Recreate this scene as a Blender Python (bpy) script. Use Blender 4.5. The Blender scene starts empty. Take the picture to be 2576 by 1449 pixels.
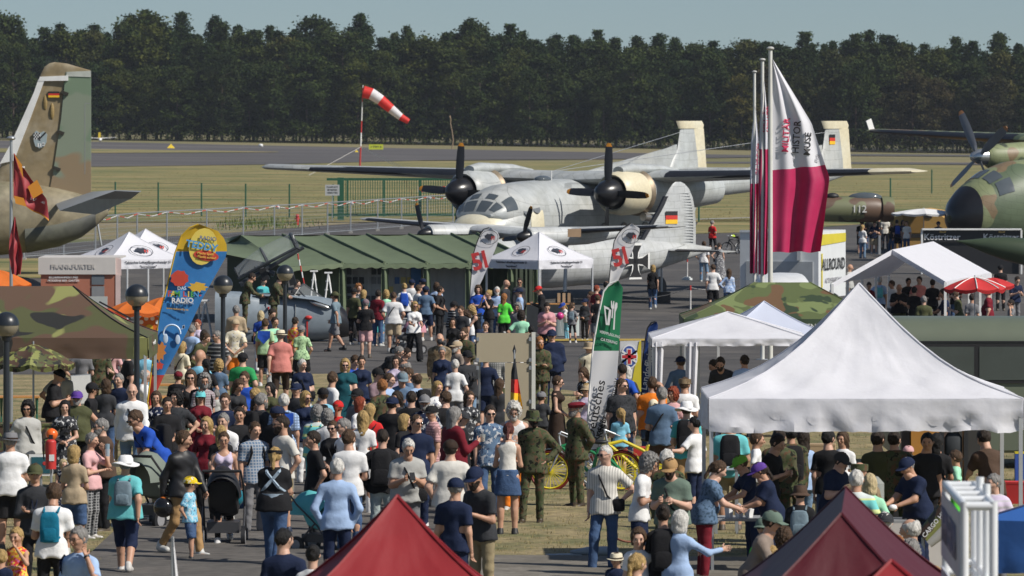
import bpy, math, random
import numpy as np
from mathutils import Vector, Matrix, Euler, noise as mnoise
random.seed(7); RS = np.random.RandomState(7)
R = math.radians
scn = bpy.context.scene; col = scn.collection
F = 14000.0; CAMZ = 6.7; HY = 300.0      # focal length, horizon row (2576 x 1449 measuring grid), eye height in metres

# ---------------------------------------------------------------- camera, sky, sun
cd = bpy.data.cameras.new('camera'); cam = bpy.data.objects.new('camera', cd); col.objects.link(cam)
cam.location = (0, 0, CAMZ); cam.rotation_euler = (R(90), 0, 0)
cd.sensor_width = 36; cd.lens = 36*F/2576; cd.shift_y = -(724.5-HY)/2576
cd.clip_start = 1; cd.clip_end = 9000
scn.camera = cam; cd.dof.use_dof = True; cd.dof.focus_distance = 108; cd.dof.aperture_fstop = 7.5
SUN_EL, SUN_AZ = 43, 118     # azimuth clockwise from the view direction: right and a little behind the camera
wd = bpy.data.worlds.new('World'); scn.world = wd; wd.use_nodes = True
nt = wd.node_tree; nt.nodes.clear()
sky = nt.nodes.new('ShaderNodeTexSky'); sky.sky_type = 'NISHITA'; sky.sun_disc = False
sky.sun_elevation = R(SUN_EL); sky.sun_rotation = R(SUN_AZ)
sky.altitude = 50; sky.air_density = 1.0; sky.dust_density = 0.6; sky.ozone_density = 2.3
bg = nt.nodes.new('ShaderNodeBackground'); bg.inputs['Strength'].default_value = 0.074
tc = nt.nodes.new('ShaderNodeTexCoord'); mp = nt.nodes.new('ShaderNodeVectorMath'); mp.operation = 'ADD'
mp.inputs[1].default_value = (0, 0, 0.06)      # the haze band of the model sky sits below the field's own horizon
nrm = nt.nodes.new('ShaderNodeVectorMath'); nrm.operation = 'NORMALIZE'
nt.links.new(tc.outputs['Generated'], mp.inputs[0]); nt.links.new(mp.outputs[0], nrm.inputs[0]); nt.links.new(nrm.outputs[0], sky.inputs[0])
out = nt.nodes.new('ShaderNodeOutputWorld')
nt.links.new(sky.outputs[0], bg.inputs[0]); nt.links.new(bg.outputs[0], out.inputs[0])
sl = bpy.data.lights.new('sun', 'SUN'); sl.energy = 5.0; sl.angle = R(0.55); sl.color = (1.0, 0.945, 0.86)
so = bpy.data.objects.new('sun', sl); col.objects.link(so)
sd = Vector((math.sin(R(SUN_AZ))*math.cos(R(SUN_EL)), math.cos(R(SUN_AZ))*math.cos(R(SUN_EL)), math.sin(R(SUN_EL))))
so.rotation_euler = sd.to_track_quat('Z', 'Y').to_euler(); so.location = (60, -40, 80)
vs = scn.view_settings; vs.view_transform = 'Standard'; vs.look = 'None'; vs.exposure = 0.0; vs.gamma = 1.0; vs.use_curve_mapping = False

# ---------------------------------------------------------------- placing
def sm(a, b, t):
    t = min(1, max(0, (t-a)/(b-a))); return t*t*(3-2*t)
KD = [0, 60, 210, 280, 420, 700, 3000]; KZ = [.89, .453, -.64, -.28, 0.0, 0.15, 0.15]
def zg(X, D):
    z = float(np.interp(D, KD, KZ)); t = sm(380, 1150, D)
    return z + t*(0.46 - 0.0155*max(-220, min(220, X)))
def gnd(x, y):
    """ground point seen at pixel x, y of the measuring grid"""
    D = 200.0
    for _ in range(40):
        X = (x-1288)*D/F; D = .5*D + .5*F*(CAMZ-zg(X, D))/(y-HY)
    return Vector(((x-1288)*D/F, D, zg((x-1288)*D/F, D)))
def P(x, y, s): return Vector(((x-1288)/s, F/s, CAMZ-(y-HY)/s))
def base(x, s):
    D = F/s; X = (x-1288)/s; return Vector((X, D, zg(X, D)))
def px(v): return (1288+F*v[0]/v[1], HY+F*(CAMZ-v[2])/v[1])

# ---------------------------------------------------------------- materials
MC = {}
def mat(name, color=(.5,.5,.5), rough=.6, metal=0, kind='plain', scale=1.0, amt=.12, bump=0.0, bscale=20, alpha=1, c2=None, c3=None, c4=None, spec=.5, emis=0, trans=0, sub=0, th=None, stretch=None, coords='Object', grad=None, panel=0, vary=0):
    if name in MC: return MC[name]
    m = bpy.data.materials.new(name); m.use_nodes = True; n = m.node_tree; N = n.nodes; L = n.links
    b = N['Principled BSDF']; b.inputs['Roughness'].default_value = rough; b.inputs['Metallic'].default_value = metal
    b.inputs['Specular IOR Level'].default_value = spec
    c = tuple(color)+(1,) if color is not None else (1,1,1,1)
    b.inputs['Base Color'].default_value = c
    tcn = N.new('ShaderNodeTexCoord'); mpn = N.new('ShaderNodeMapping'); L.new(tcn.outputs[coords], mpn.inputs[0])
    if stretch: mpn.inputs['Scale'].default_value = stretch
    vec = mpn.outputs[0]
    def noise(sc, det=4, rgh=.55, off=0, dist=0):
        t = N.new('ShaderNodeTexNoise'); t.inputs['Scale'].default_value = sc; t.inputs['Detail'].default_value = det
        t.inputs['Roughness'].default_value = rgh; t.inputs['Distortion'].default_value = dist
        if off:
            a = N.new('ShaderNodeVectorMath'); a.operation = 'ADD'; a.inputs[1].default_value = (off, off*1.7, off*.6)
            L.new(vec, a.inputs[0]); L.new(a.outputs[0], t.inputs['Vector'])
        else: L.new(vec, t.inputs['Vector'])
        return t.outputs['Fac']
    def ramp(src, stops, mode='LINEAR'):
        r = N.new('ShaderNodeValToRGB'); r.color_ramp.interpolation = mode; e = r.color_ramp.elements
        e[0].position, e[0].color = stops[0]; e[1].position, e[1].color = stops[-1]
        for p_, c_ in stops[1:-1]:
            q = e.new(p_); q.color = c_
        L.new(src, r.inputs[0]); return r.outputs[0]
    def mix(a, bb, fac, mode='MIX'):
        x = N.new('ShaderNodeMix'); x.data_type = 'RGBA'; x.blend_type = mode
        for s_, v in ((x.inputs[0], fac), (x.inputs[6], a), (x.inputs[7], bb)):
            if hasattr(v, 'is_linked'): L.new(v, s_)
            else: s_.default_value = v
        return x.outputs[2]
    objcol = None
    if color is None:
        oi = N.new('ShaderNodeObjectInfo'); objcol = oi.outputs['Color']; c = objcol
    g = lambda v: (v, v, v, 1)
    if kind == 'plain':
        o = c
        if amt: o = mix(c, ramp(noise(2.2*scale, 6), [(.3, g(1-amt)), (.7, g(1+amt*.4))]), 1.0, 'MULTIPLY')
        L.new(o, b.inputs['Base Color']) if hasattr(o, 'is_linked') else None
    elif kind == 'blend':                       # two or three colours blended by noise
        st = [(.38, c), (.56, c2+(1,))] if c3 is None else [(.36, c), (.5, c2+(1,)), (.64, c3+(1,))]
        o = ramp(noise(scale, 7, .62), st)
        if amt: o = mix(o, ramp(noise(scale*9, 5), [(.3, g(1-amt)), (.7, g(1+amt*.5))]), 1.0, 'MULTIPLY')
        L.new(o, b.inputs['Base Color'])
    elif kind == 'camo':                        # hard edged patches
        th = th or (.52, .56, .6)
        o = c
        for i, (cc, t0) in enumerate(((c2, th[0]), (c3, th[1]), (c4, th[2]))):
            if cc is None: continue
            nz_ = noise(scale*(1+.15*i), 2.0, .5, 3.1*(i+1), .3)
            if grad and i == len([q for q in (c2, c3, c4) if q])-1:   # patches more frequent towards the bottom
                sp2 = N.new('ShaderNodeSeparateXYZ'); L.new(vec, sp2.inputs[0]); m1 = N.new('ShaderNodeMath'); m1.operation = 'MULTIPLY_ADD'
                m1.inputs[1].default_value = grad[0]; m1.inputs[2].default_value = grad[1]; L.new(sp2.outputs[2], m1.inputs[0])
                m2_ = N.new('ShaderNodeMath'); m2_.operation = 'ADD'; L.new(nz_, m2_.inputs[0]); L.new(m1.outputs[0], m2_.inputs[1]); nz_ = m2_.outputs[0]
            f_ = ramp(nz_, [(t0, g(0)), (t0+(.05 if grad else .012), g(1))])
            o = mix(o, cc+(1,), f_)
        L.new(o, b.inputs['Base Color'])
    elif kind in ('stripe', 'vstripe', 'plaid', 'grid'):
        sx = N.new('ShaderNodeSeparateXYZ'); L.new(vec, sx.inputs[0])
        def wv(sock, fr, t0):
            a = N.new('ShaderNodeMath'); a.operation = 'MULTIPLY'; a.inputs[1].default_value = fr; L.new(sock, a.inputs[0])
            s_ = N.new('ShaderNodeMath'); s_.operation = 'SINE'; L.new(a.outputs[0], s_.inputs[0])
            return ramp(s_.outputs[0], [(t0, g(0)), (min(.99, t0+.06), g(1))])
        fr = 6.283/scale
        if kind == 'stripe':
            o = mix(c, c2+(1,), wv(sx.outputs[2], fr, .5))
            if c3: o = mix(o, c3+(1,), wv(sx.outputs[2], fr*.5, .62))
        elif kind == 'vstripe': o = mix(c, c2+(1,), wv(sx.outputs[0], fr, .45))
        else:
            o = mix(c, c2+(1,), wv(sx.outputs[2], fr, .5)); o = mix(o, c2+(1,), wv(sx.outputs[0], fr, .5), 'MULTIPLY' if kind == 'plaid' else 'MIX')
        L.new(o, b.inputs['Base Color'])
    if vary or panel:
        src = b.inputs['Base Color'].links[0].from_socket if b.inputs['Base Color'].is_linked else c
        if vary:
            oi2 = N.new('ShaderNodeObjectInfo'); src = mix(src, ramp(oi2.outputs['Random'], [(0, (.62,.70,.62,1)), (.35, (.9,1,.85,1)), (.7, (1.2,1.12,.9,1)), (1, (1.35,1.2,.8,1))]), 1.0, 'MULTIPLY')
        if panel:
            sx2 = N.new('ShaderNodeSeparateXYZ'); L.new(vec, sx2.inputs[0]); ad = N.new('ShaderNodeMath'); ad.operation = 'MULTIPLY_ADD'; ad.inputs[1].default_value = .7
            L.new(sx2.outputs[0], ad.inputs[0]); L.new(sx2.outputs[2], ad.inputs[2]); cb = N.new('ShaderNodeCombineXYZ'); L.new(sx2.outputs[1 if panel > 0 else 0], cb.inputs[0]); L.new(ad.outputs[0] if panel > 0 else sx2.outputs[2], cb.inputs[1]); panel = abs(panel)
            bk_ = N.new('ShaderNodeTexBrick'); L.new(cb.outputs[0], bk_.inputs['Vector']); bk_.inputs['Scale'].default_value = 1/panel; bk_.inputs['Mortar Size'].default_value = .010/panel; bk_.inputs['Mortar Smooth'].default_value = .3
            bk_.inputs['Color1'].default_value = g(1); bk_.inputs['Color2'].default_value = g(.96); bk_.inputs['Mortar'].default_value = g(.66); src = mix(src, bk_.outputs['Color'], 1.0, 'MULTIPLY')
            src = mix(src, ramp(noise(1.1, 8, .7, 5), [(.35, (.80,.79,.75,1)), (.55, g(1))]), .8, 'MULTIPLY')
        L.new(src, b.inputs['Base Color'])
    if bump:
        bn = N.new('ShaderNodeBump'); bn.inputs['Strength'].default_value = min(1, bump); bn.inputs['Distance'].default_value = .02*max(1, bump*bump)
        L.new(noise(bscale, 5), bn.inputs['Height']); L.new(bn.outputs[0], b.inputs['Normal'])
    if alpha < 1: b.inputs['Alpha'].default_value = alpha
    if trans: b.inputs['Transmission Weight'].default_value = trans
    if sub:                                     # thin cloth lets some light through
        tr = N.new('ShaderNodeBsdfTranslucent'); ms = N.new('ShaderNodeMixShader'); ms.inputs[0].default_value = sub
        src = b.inputs['Base Color'].links[0].from_socket if b.inputs['Base Color'].is_linked else None
        if src: L.new(src, tr.inputs[0])
        else: tr.inputs[0].default_value = tuple(color)+(1,)
        L.new(b.outputs[0], ms.inputs[1]); L.new(tr.outputs[0], ms.inputs[2]); L.new(ms.outputs[0], N['Material Output'].inputs[0])
    if emis:
        b.inputs['Emission Color'].default_value = c; b.inputs['Emission Strength'].default_value = emis
    MC[name] = m; return m

# ---------------------------------------------------------------- mesh building
class MB:
    def __init__(s): s.v = []; s.f = []; s.m = []
    def add(s, vs, fs, mi=0):
        o = len(s.v); s.v += [tuple(p) for p in vs]; s.f += [tuple(i+o for i in f) for f in fs]; s.m += [mi]*len(fs); return s
    def box(s, c, d, rot=None, mi=0, bev=0):
        x, y, z = d[0]/2, d[1]/2, d[2]/2
        vs = [Vector((i*x, j*y, k*z)) for i in (-1, 1) for j in (-1, 1) for k in (-1, 1)]
        if rot is not None:
            M = Euler(rot).to_matrix() if not isinstance(rot, Matrix) else rot
            vs = [M @ v for v in vs]
        c = Vector(c)
        return s.add([v+c for v in vs], [(0,1,3,2),(4,6,7,5),(0,4,5,1),(2,3,7,6),(0,2,6,4),(1,5,7,3)], mi)
    def cyl(s, a, b, r0, r1=None, n=8, mi=0, cap=True):
        a = Vector(a); b = Vector(b); r1 = r0 if r1 is None else r1
        d = (b-a); q = d.to_track_quat('Z', 'Y') if d.length > 1e-6 else Vector((0,0,1)).to_track_quat('Z','Y')
        vs = []
        for p, r in ((a, r0), (b, r1)):
            for i in range(n):
                t = 2*math.pi*i/n; vs.append(p + q @ Vector((r*math.cos(t), r*math.sin(t), 0)))
        fs = [(i, (i+1) % n, n+(i+1) % n, n+i) for i in range(n)]
        if cap: fs += [tuple(range(n-1, -1, -1)), tuple(range(n, 2*n))]
        return s.add(vs, fs, mi)
    def tube(s, pts, r, n=6, mi=0):
        for i in range(len(pts)-1):
            ra = r[i] if hasattr(r, '__len__') else r; rb = r[i+1] if hasattr(r, '__len__') else r
            s.cyl(pts[i], pts[i+1], ra, rb, n, mi)
        return s
    def loft(s, rings, mi=0, cap=True, closed=True):
        n = len(rings[0]); vs = [p for r in rings for p in r]; fs = []
        for k in range(len(rings)-1):
            for i in range(n if closed else n-1):
                j = (i+1) % n; fs.append((k*n+i, k*n+j, (k+1)*n+j, (k+1)*n+i))
        if cap: fs += [tuple(range(n-1, -1, -1)), tuple((len(rings)-1)*n+i for i in range(n))]
        return s.add(vs, fs, mi)
    def ell(s, c, r, nu=12, nv=8, v0=-90, v1=90, rot=None, mi=0):
        c = Vector(c); M = Euler(rot).to_matrix() if rot else Matrix.Identity(3); rings = []
        for k in range(nv+1):
            p = R(v0+(v1-v0)*k/nv); cp = max(1e-3, math.cos(p))
            rings.append([c + M @ Vector((r[0]*cp*math.cos(2*math.pi*i/nu), r[1]*cp*math.sin(2*math.pi*i/nu), r[2]*math.sin(p))) for i in range(nu)])
        return s.loft(rings, mi)
    def prism(s, poly, thick, mi=0):             # poly: list of 3-D points in a plane; thick: Vector
        n = len(poly); t = Vector(thick); vs = [Vector(p)-t/2 for p in poly]+[Vector(p)+t/2 for p in poly]
        fs = [tuple(range(n-1, -1, -1)), tuple(range(n, 2*n))]+[(i, (i+1) % n, n+(i+1) % n, n+i) for i in range(n)]
        return s.add(vs, fs, mi)
    def grid(s, fn, nu, nv, mi=0):
        vs = [fn(i/nu, j/nv) for j in range(nv+1) for i in range(nu+1)]
        return s.add(vs, [(j*(nu+1)+i, j*(nu+1)+i+1, (j+1)*(nu+1)+i+1, (j+1)*(nu+1)+i) for j in range(nv) for i in range(nu)], mi)
    def shell(s, fn, nu, nv, t, mi=0):           # cloth with thickness t (Vector offset)
        s.grid(fn, nu, nv, mi); t = Vector(t)
        vs = [Vector(fn(i/nu, j/nv))+t for j in range(nv+1) for i in range(nu+1)]
        return s.add(vs, [(j*(nu+1)+i, (j+1)*(nu+1)+i, (j+1)*(nu+1)+i+1, j*(nu+1)+i+1) for j in range(nv) for i in range(nu)], mi)
    def mesh(s, name, smooth=None):
        me = bpy.data.meshes.new(name); me.from_pydata(s.v, [], s.f)
        if any(s.m): me.polygons.foreach_set('material_index', s.m)
        me.update()
        if smooth is not None:
            me.polygons.foreach_set('use_smooth', [True]*len(me.polygons))
            me.set_sharp_from_angle(angle=R(smooth))
        return me
def ring(c, rx, rz, n=16, p=2.0, ax='y', up=None):
    """closed section around c in the plane across axis ax; p > 2 makes it boxier"""
    o = []
    for i in range(n):
        t = 2*math.pi*i/n; ct, st = math.cos(t), math.sin(t)
        a = rx*abs(ct)**(2/p)*(1 if ct > 0 else -1); b = rz*abs(st)**(2/p)*(1 if st > 0 else -1)
        if up and st > 0: b *= up
        o.append(Vector(c)+(Vector((a, 0, b)) if ax == 'y' else Vector((0, a, b)) if ax == 'x' else Vector((a, b, 0))))
    return o
def mobj(name, me, mats, parent=None, loc=None, rot=None):
    o = bpy.data.objects.new(name, me); col.objects.link(o)
    mats = mats if isinstance(mats, (list, tuple)) else [mats]
    if not me.materials:
        for m in mats: me.materials.append(m)
    else:
        for i, m in enumerate(mats):
            if me.materials[i] != m: o.material_slots[i].link = 'OBJECT'; o.material_slots[i].material = m
    if parent: o.parent = parent
    if loc is not None: o.location = loc
    if rot is not None: o.rotation_euler = rot
    return o
def tag(o, label, cat, group=None, kind=None):
    if label: o['label'] = label
    if cat: o['category'] = cat
    if group: o['group'] = group
    if kind: o['kind'] = kind
    return o
class Thing:
    def __init__(s, name, label, cat, loc, rotz=0, group=None):
        s.o = bpy.data.objects.new(name, None); s.o.empty_display_size = .3; col.objects.link(s.o)
        s.o.location = loc; s.o.rotation_euler = (0, 0, rotz); tag(s.o, label, cat, group); s.b = Vector(loc); s.rz = rotz
    def L(s, w):                                 # world point into this thing's own frame
        return Matrix.Rotation(-s.rz, 3, 'Z') @ (Vector(w)-s.b)
    def part(s, name, mb, mats, smooth=None, parent=None, label=None, kind=None):
        me = mb.mesh(name, smooth) if isinstance(mb, MB) else mb
        o = mobj(name, me, mats, parent or s.o)
        if label: o['label'] = label
        if kind: o['kind'] = kind
        return o
def text_mb(body, size, ext=.004, align='CENTER', shear=0, space=1.0, bold=0):
    c = bpy.data.curves.new('lettering', 'FONT'); c.body = body; c.size = size; c.extrude = ext; c.align_x = align; c.align_y = 'CENTER'
    c.shear = shear; c.offset = bold*size; c.space_character = space; c.resolution_u = 2
    o = bpy.data.objects.new('lettering', c); me = bpy.data.meshes.new_from_object(o); bpy.data.objects.remove(o); bpy.data.curves.remove(c)
    return me
def letter(body, size, m, parent, loc, rot=(R(90), 0, 0), name='lettering', bold=.012, sx=1, **k):
    me = text_mb(body, size, bold=bold, **k); o = mobj(name, me, m, parent, loc)
    o.rotation_euler = rot; o.scale = (sx, 1, 1)
    return o
WHITE = mat('white_paint', (.78,.78,.76), .45); BLACK = mat('black_rubber', (.012,.012,.014), .55); STEEL = mat('galvanised_steel', (.42,.44,.46), .45, .6)
# ---------------------------------------------------------------- ground, roads, grass
GRASS = mat('dry_grass', (.31,.24,.10), .95, kind='blend', scale=.16, c2=(.21,.185,.065), c3=(.085,.115,.03), amt=.35, stretch=(.35,1,1), bump=.8, bscale=30)
GRASS_NEAR = mat('mown_grass', (.35,.275,.145), .95, kind='blend', scale=.7, c2=(.255,.21,.10), c3=(.13,.14,.052), amt=.45, bump=1, bscale=40)
GRASS_FAR = mat('airfield_grass', (.27,.21,.11), .95, kind='blend', scale=.05, c2=(.19,.165,.07), c3=(.11,.12,.04), amt=.25, stretch=(.35, 1, 1))
ASPHALT = mat('apron_asphalt', (.088,.081,.075), .9, kind='blend', scale=.12, c2=(.068,.063,.060), c3=(.11,.10,.09), amt=.3, bump=.4, bscale=60)
ASPH2 = mat('path_asphalt', (.125,.113,.10), .92, kind='blend', scale=.5, c2=(.098,.09,.081), c3=(.15,.135,.12), amt=.35, bump=.6, bscale=90)
RUNWAY = mat('old_runway_asphalt', (.098,.088,.084), .9, kind='blend', scale=.03, c2=(.072,.066,.065), c3=(.12,.108,.10), amt=.2, stretch=(.3,1,1))
CONC = mat('paving_concrete', (.20,.18,.15), .9, kind='blend', scale=1.2, c2=(.14,.125,.10), amt=.25)
LINE = mat('yellow_line_paint', (.42,.29,.05), .8, amt=.3); WLINE = mat('worn_white_paint', (.34,.33,.30), .85, amt=.4)
ds = [-60, 5] + list(np.arange(20, 60, 8)) + list(np.arange(60, 290, 3.0)) + list(np.arange(290, 700, 12.0)) + list(np.arange(700, 1500, 40.0)) + [1700, 2200, 2900]
xs = [-1500, -800, -400, -220] + list(np.arange(-150, 151, 7.5)) + [220, 400, 800, 1500]
vs_ = [(x, d, zg(x, d)) for d in ds for x in xs]; nx = len(xs)
m_ = MB().add(vs_, [(j*nx+i, j*nx+i+1, (j+1)*nx+i+1, (j+1)*nx+i) for j in range(len(ds)-1) for i in range(nx-1)])
tag(mobj('ground', m_.mesh('ground', 60), GRASS_FAR), None, None, kind='structure')
def lerp_poly(pl, t):
    n = len(pl)-1; k = min(n-1, int(t*n)); u = t*n-k; return (pl[k][0]*(1-u)+pl[k+1][0]*u, pl[k][1]*(1-u)+pl[k+1][1]*u)
def sheet(name, top, bot, m, dz=.03, nu=24, nv=24, label=None):
    """a flat surface on the ground between two boundary lines given on the measuring grid"""
    def fn(u, v):
        a = gnd(*lerp_poly(top, u)); b = gnd(*lerp_poly(bot, u)); p = a.lerp(b, v); return (p.x, p.y, zg(p.x, p.y)+dz)
    o = tag(mobj(name, MB().grid(fn, nu, nv).mesh(name, 60), m), label, None, kind='structure'); return o
sheet('mown_field', [(-300,395),(2900,420)], [(-300,560),(2900,560)], GRASS, .05, 40, 60)
sheet('runway', [(-200,352),(240,358),(700,368),(1250,379),(1700,388),(1990,393)], [(-200,424),(240,421),(700,415),(1060,405),(1600,401),(1990,396)], RUNWAY, .10, 40, 10)
sheet('taxiway', [(1600,408),(2100,409),(2900,412)], [(1600,412),(2100,414),(2900,418)], RUNWAY, .10, 20, 4)
sheet('road', [(2100,389),(2900,393)], [(2100,393),(2900,397)], RUNWAY, .12, 20, 3)
sheet('grass_verge', [(-200,374),(240,377),(700,384)], [(-200,384),(240,387),(700,385)], GRASS, .16, 20, 3)
sheet('apron', [(-300,640),(-100,632),(300,603),(560,588),(900,562),(1140,550),(1500,546),(1760,532),(2100,510),(2576,478),(3000,450)],
      [(-300,952)]*4+[(900,948),(1140,965)]+[(1500,1000),(1760,1010),(2100,1010),(2576,1000),(3000,990)], ASPHALT, .03, 50, 60)
sheet('grass_patch', [(-300,656),(260,650)], [(-300,706),(240,700)], GRASS, .05, 10, 14)
sheet('grass_island', [(1760,553),(1880,548),(2200,530)], [(1740,590),(1880,586),(2250,560)], GRASS, .05, 10, 14)
sheet('foreground_lawn', [(-300,948),(1100,944),(1500,996),(2900,985)], [(-300,1800),(1100,1800),(1500,1800),(2900,1800)], GRASS_NEAR, .05, 40, 60)
sheet('path', [(430,1215),(1040,985),(1245,985)], [(60,1560),(640,1560),(1190,1560)], ASPH2, .08, 20, 40)
sheet('paved_walk', [(1150,1412),(1500,1415),(2100,1420)], [(1120,1700),(1500,1700),(2300,1700)], CONC, .10, 14, 14)
for a, b in (((1330,857),(1950,856)),): 
    sheet('yellow_marking', [a, b], [(a[0], a[1]+5), (b[0], b[1]+5)], LINE, .06, 16, 2)
sheet('yellow_marking', [(1760,797),(1860,797)], [(1756,801),(1860,801)], LINE, .06, 4, 2)
sheet('white_marking', [(1500,560),(1900,548)], [(1500,562),(1900,550)], WLINE, .06, 6, 2)
for a in ((690,1404),(672,1431)): sheet('white_marking', [a, (a[0]+34, a[1])], [(a[0]-10, a[1]+12), (a[0]+26, a[1]+12)], WLINE, .1, 2, 2)
# tufts of longer grass on the lawn and dry verge: uncountable
def tufts(name, n, pxrange, hgt, m, label):
    mb = MB(); vs=[]; fs=[]
    for i in range(n):
        x = random.uniform(*pxrange[0]); y = random.uniform(*pxrange[1])
        if pxrange[2] and pxrange[2](x, y): continue
        p = gnd(x, y); 
        for k in range(5):
            a = random.uniform(0, 6.28); w = hgt*.09; l = random.uniform(.5, 1)*hgt; t = random.uniform(0, .6)*l
            q = p+Vector((random.uniform(-.08,.08), random.uniform(-.08,.08), .05)); o = len(vs)
            vs += [q+Vector((math.cos(a)*w, math.sin(a)*w, 0)), q-Vector((math.cos(a)*w, math.sin(a)*w, 0)), q+Vector((math.sin(a)*t, math.cos(a)*t, l))]; fs.append((o, o+1, o+2))
    mb.add(vs, fs); return tag(mobj(name, mb.mesh(name), m), label, 'grass', kind='stuff')
def onpath(x, y): return (y > 985 and x < 1245-(y-985)*.02 and x > 430-(y-1215)*.75 and (y > 1215 or x > 430+(1215-y)*2.6)) or (y > 1405 and x > 1100)
tufts('grass', 9000, ((-100,2700),(1000,1470),onpath), .055, mat('grass_blades', (.30,.25,.11), .9, amt=.4, scale=3), 'short dry grass on the lawn around the visitors')
tufts('tall_grass', 3500, ((-50,2700),(424,560),None), .13, mat('dry_stalks', (.27,.21,.09), .9, amt=.4), 'dry uncut grass on the airfield beyond the fences')
def patch(name, x, y, w, h_, m):
    b = gnd(x, y); mb = MB(); vs = []; fs = []
    for i in range(500):
        p = gnd(x+random.gauss(0, w), y+random.gauss(0, h_)); l = random.uniform(.2, .5); o = len(vs); a = random.uniform(0, 6.28)
        vs += [p+Vector((math.cos(a)*.04, math.sin(a)*.04, 0)), p-Vector((math.cos(a)*.04, math.sin(a)*.04, 0)), p+Vector((random.uniform(-.1,.1), 0, l))]; fs.append((o, o+1, o+2))
    tag(mobj(name, mb.add(vs, fs).mesh(name), m), 'green weeds with yellow flowers in front of the field fence', 'weeds', kind='stuff')
patch('weeds', 660, 566, 60, 6, mat('weed_green', (.10,.14,.025), .9, amt=.4))

# ---------------------------------------------------------------- forest
def tree_mesh(kind, seed):
    rs = random.Random(seed); H = 26 if kind == 'pine' else 22; vs = []; fs = []
    def leaf(c, s):
        a = Vector((rs.gauss(0,1), rs.gauss(0,1), rs.gauss(0,1))).normalized(); b = a.cross(Vector((rs.gauss(0,1), rs.gauss(0,1), rs.gauss(0,1)))).normalized()
        o = len(vs); vs.extend([c+a*s, c-a*s*.5+b*s*.8, c-a*s*.5-b*s*.8]); fs.append((o, o+1, o+2))
    if kind == 'pine':
        n = 62
        for i in range(n):
            t = (i+rs.random())/n; z = H*(.10+.90*t); rad = (1-t)**.72*3.9*rs.uniform(.5, 1.15)+.22; a = rs.uniform(0, 6.28)
            c = Vector((math.cos(a)*rad*.72, math.sin(a)*rad*.72, z)); cr = .55+rad*.36
            for k in range(95): leaf(c+Vector((rs.gauss(0,cr*.66), rs.gauss(0,cr*.66), rs.gauss(0,cr*.40))), rs.uniform(.16,.40))
    else:
        n = 95
        for i in range(n):
            u = rs.uniform(-.85, 1); a = rs.uniform(0, 6.28); rr = math.sqrt(max(.05, 1-u*u))*rs.uniform(.6, 1.05)
            c = Vector((math.cos(a)*rr*4.8, math.sin(a)*rr*4.8, H*.50+u*H*.47)); cr = rs.uniform(.8, 1.5)
            for k in range(100): leaf(c+Vector((rs.gauss(0,cr*.6), rs.gauss(0,cr*.6), rs.gauss(0,cr*.42))), rs.uniform(.16,.42))
    mb = MB().add(vs, fs); cm = mb.mesh('crown')
    tb = MB(); tb.cyl((0,0,-.5), (rs.uniform(-.4,.4), rs.uniform(-.4,.4), H*.8), .26, .07, 6)
    for i in range(9):
        z = H*rs.uniform(.3, .8); a = rs.uniform(0, 6.28); tb.cyl((0,0,z), (math.cos(a)*2.4, math.sin(a)*2.4, z+1.2), .08, .02, 4)
    return cm, tb.mesh('trunk')
def leafmat(name, c1, c2, c3):
    m = mat(name, c1, .75, kind='blend', scale=.22, c2=c2, c3=c3, amt=.5, sub=.18, spec=.15, vary=1)
    return m
LP = leafmat('pine_needles', (.016,.033,.011), (.028,.050,.015), (.052,.074,.022)); LD = leafmat('dark_leaves', (.021,.037,.010), (.040,.058,.014), (.070,.084,.020))
LY = leafmat('yellowing_leaves', (.042,.056,.016), (.070,.075,.020), (.09,.08,.025)); LB = leafmat('bronze_leaves', (.038,.036,.019), (.06,.050,.025), (.055,.06,.026))
BARK = mat('bark', (.085,.06,.045), .9, amt=.4)
TK = {'pine': [tree_mesh('pine', i) for i in range(7)], 'leafy': [tree_mesh('leafy', 20+i) for i in range(7)]}
def tree(X, D, h, kind, m, label, group, name):
    cm, tm = random.choice(TK[kind]); H = 26 if kind == 'pine' else 22; k = h/H
    t = Thing(name, label, 'tree', (X, D, zg(X, D)-.1), random.uniform(0, 6.28), group)
    w = k*random.uniform(.95, 1.35); t.o.scale = (w, w, k)
    mobj('crown', cm, m, t.o); mobj('trunk', tm, BARK, t.o)
def topline(x):   # forest outline on the measuring grid
    return float(np.interp(x, [0,200,430,560,640,950,1400,1700,2000,2200,2450,2576], [62,62,48,62,68,58,84,92,98,104,108,108]))
cnt = 0
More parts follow.
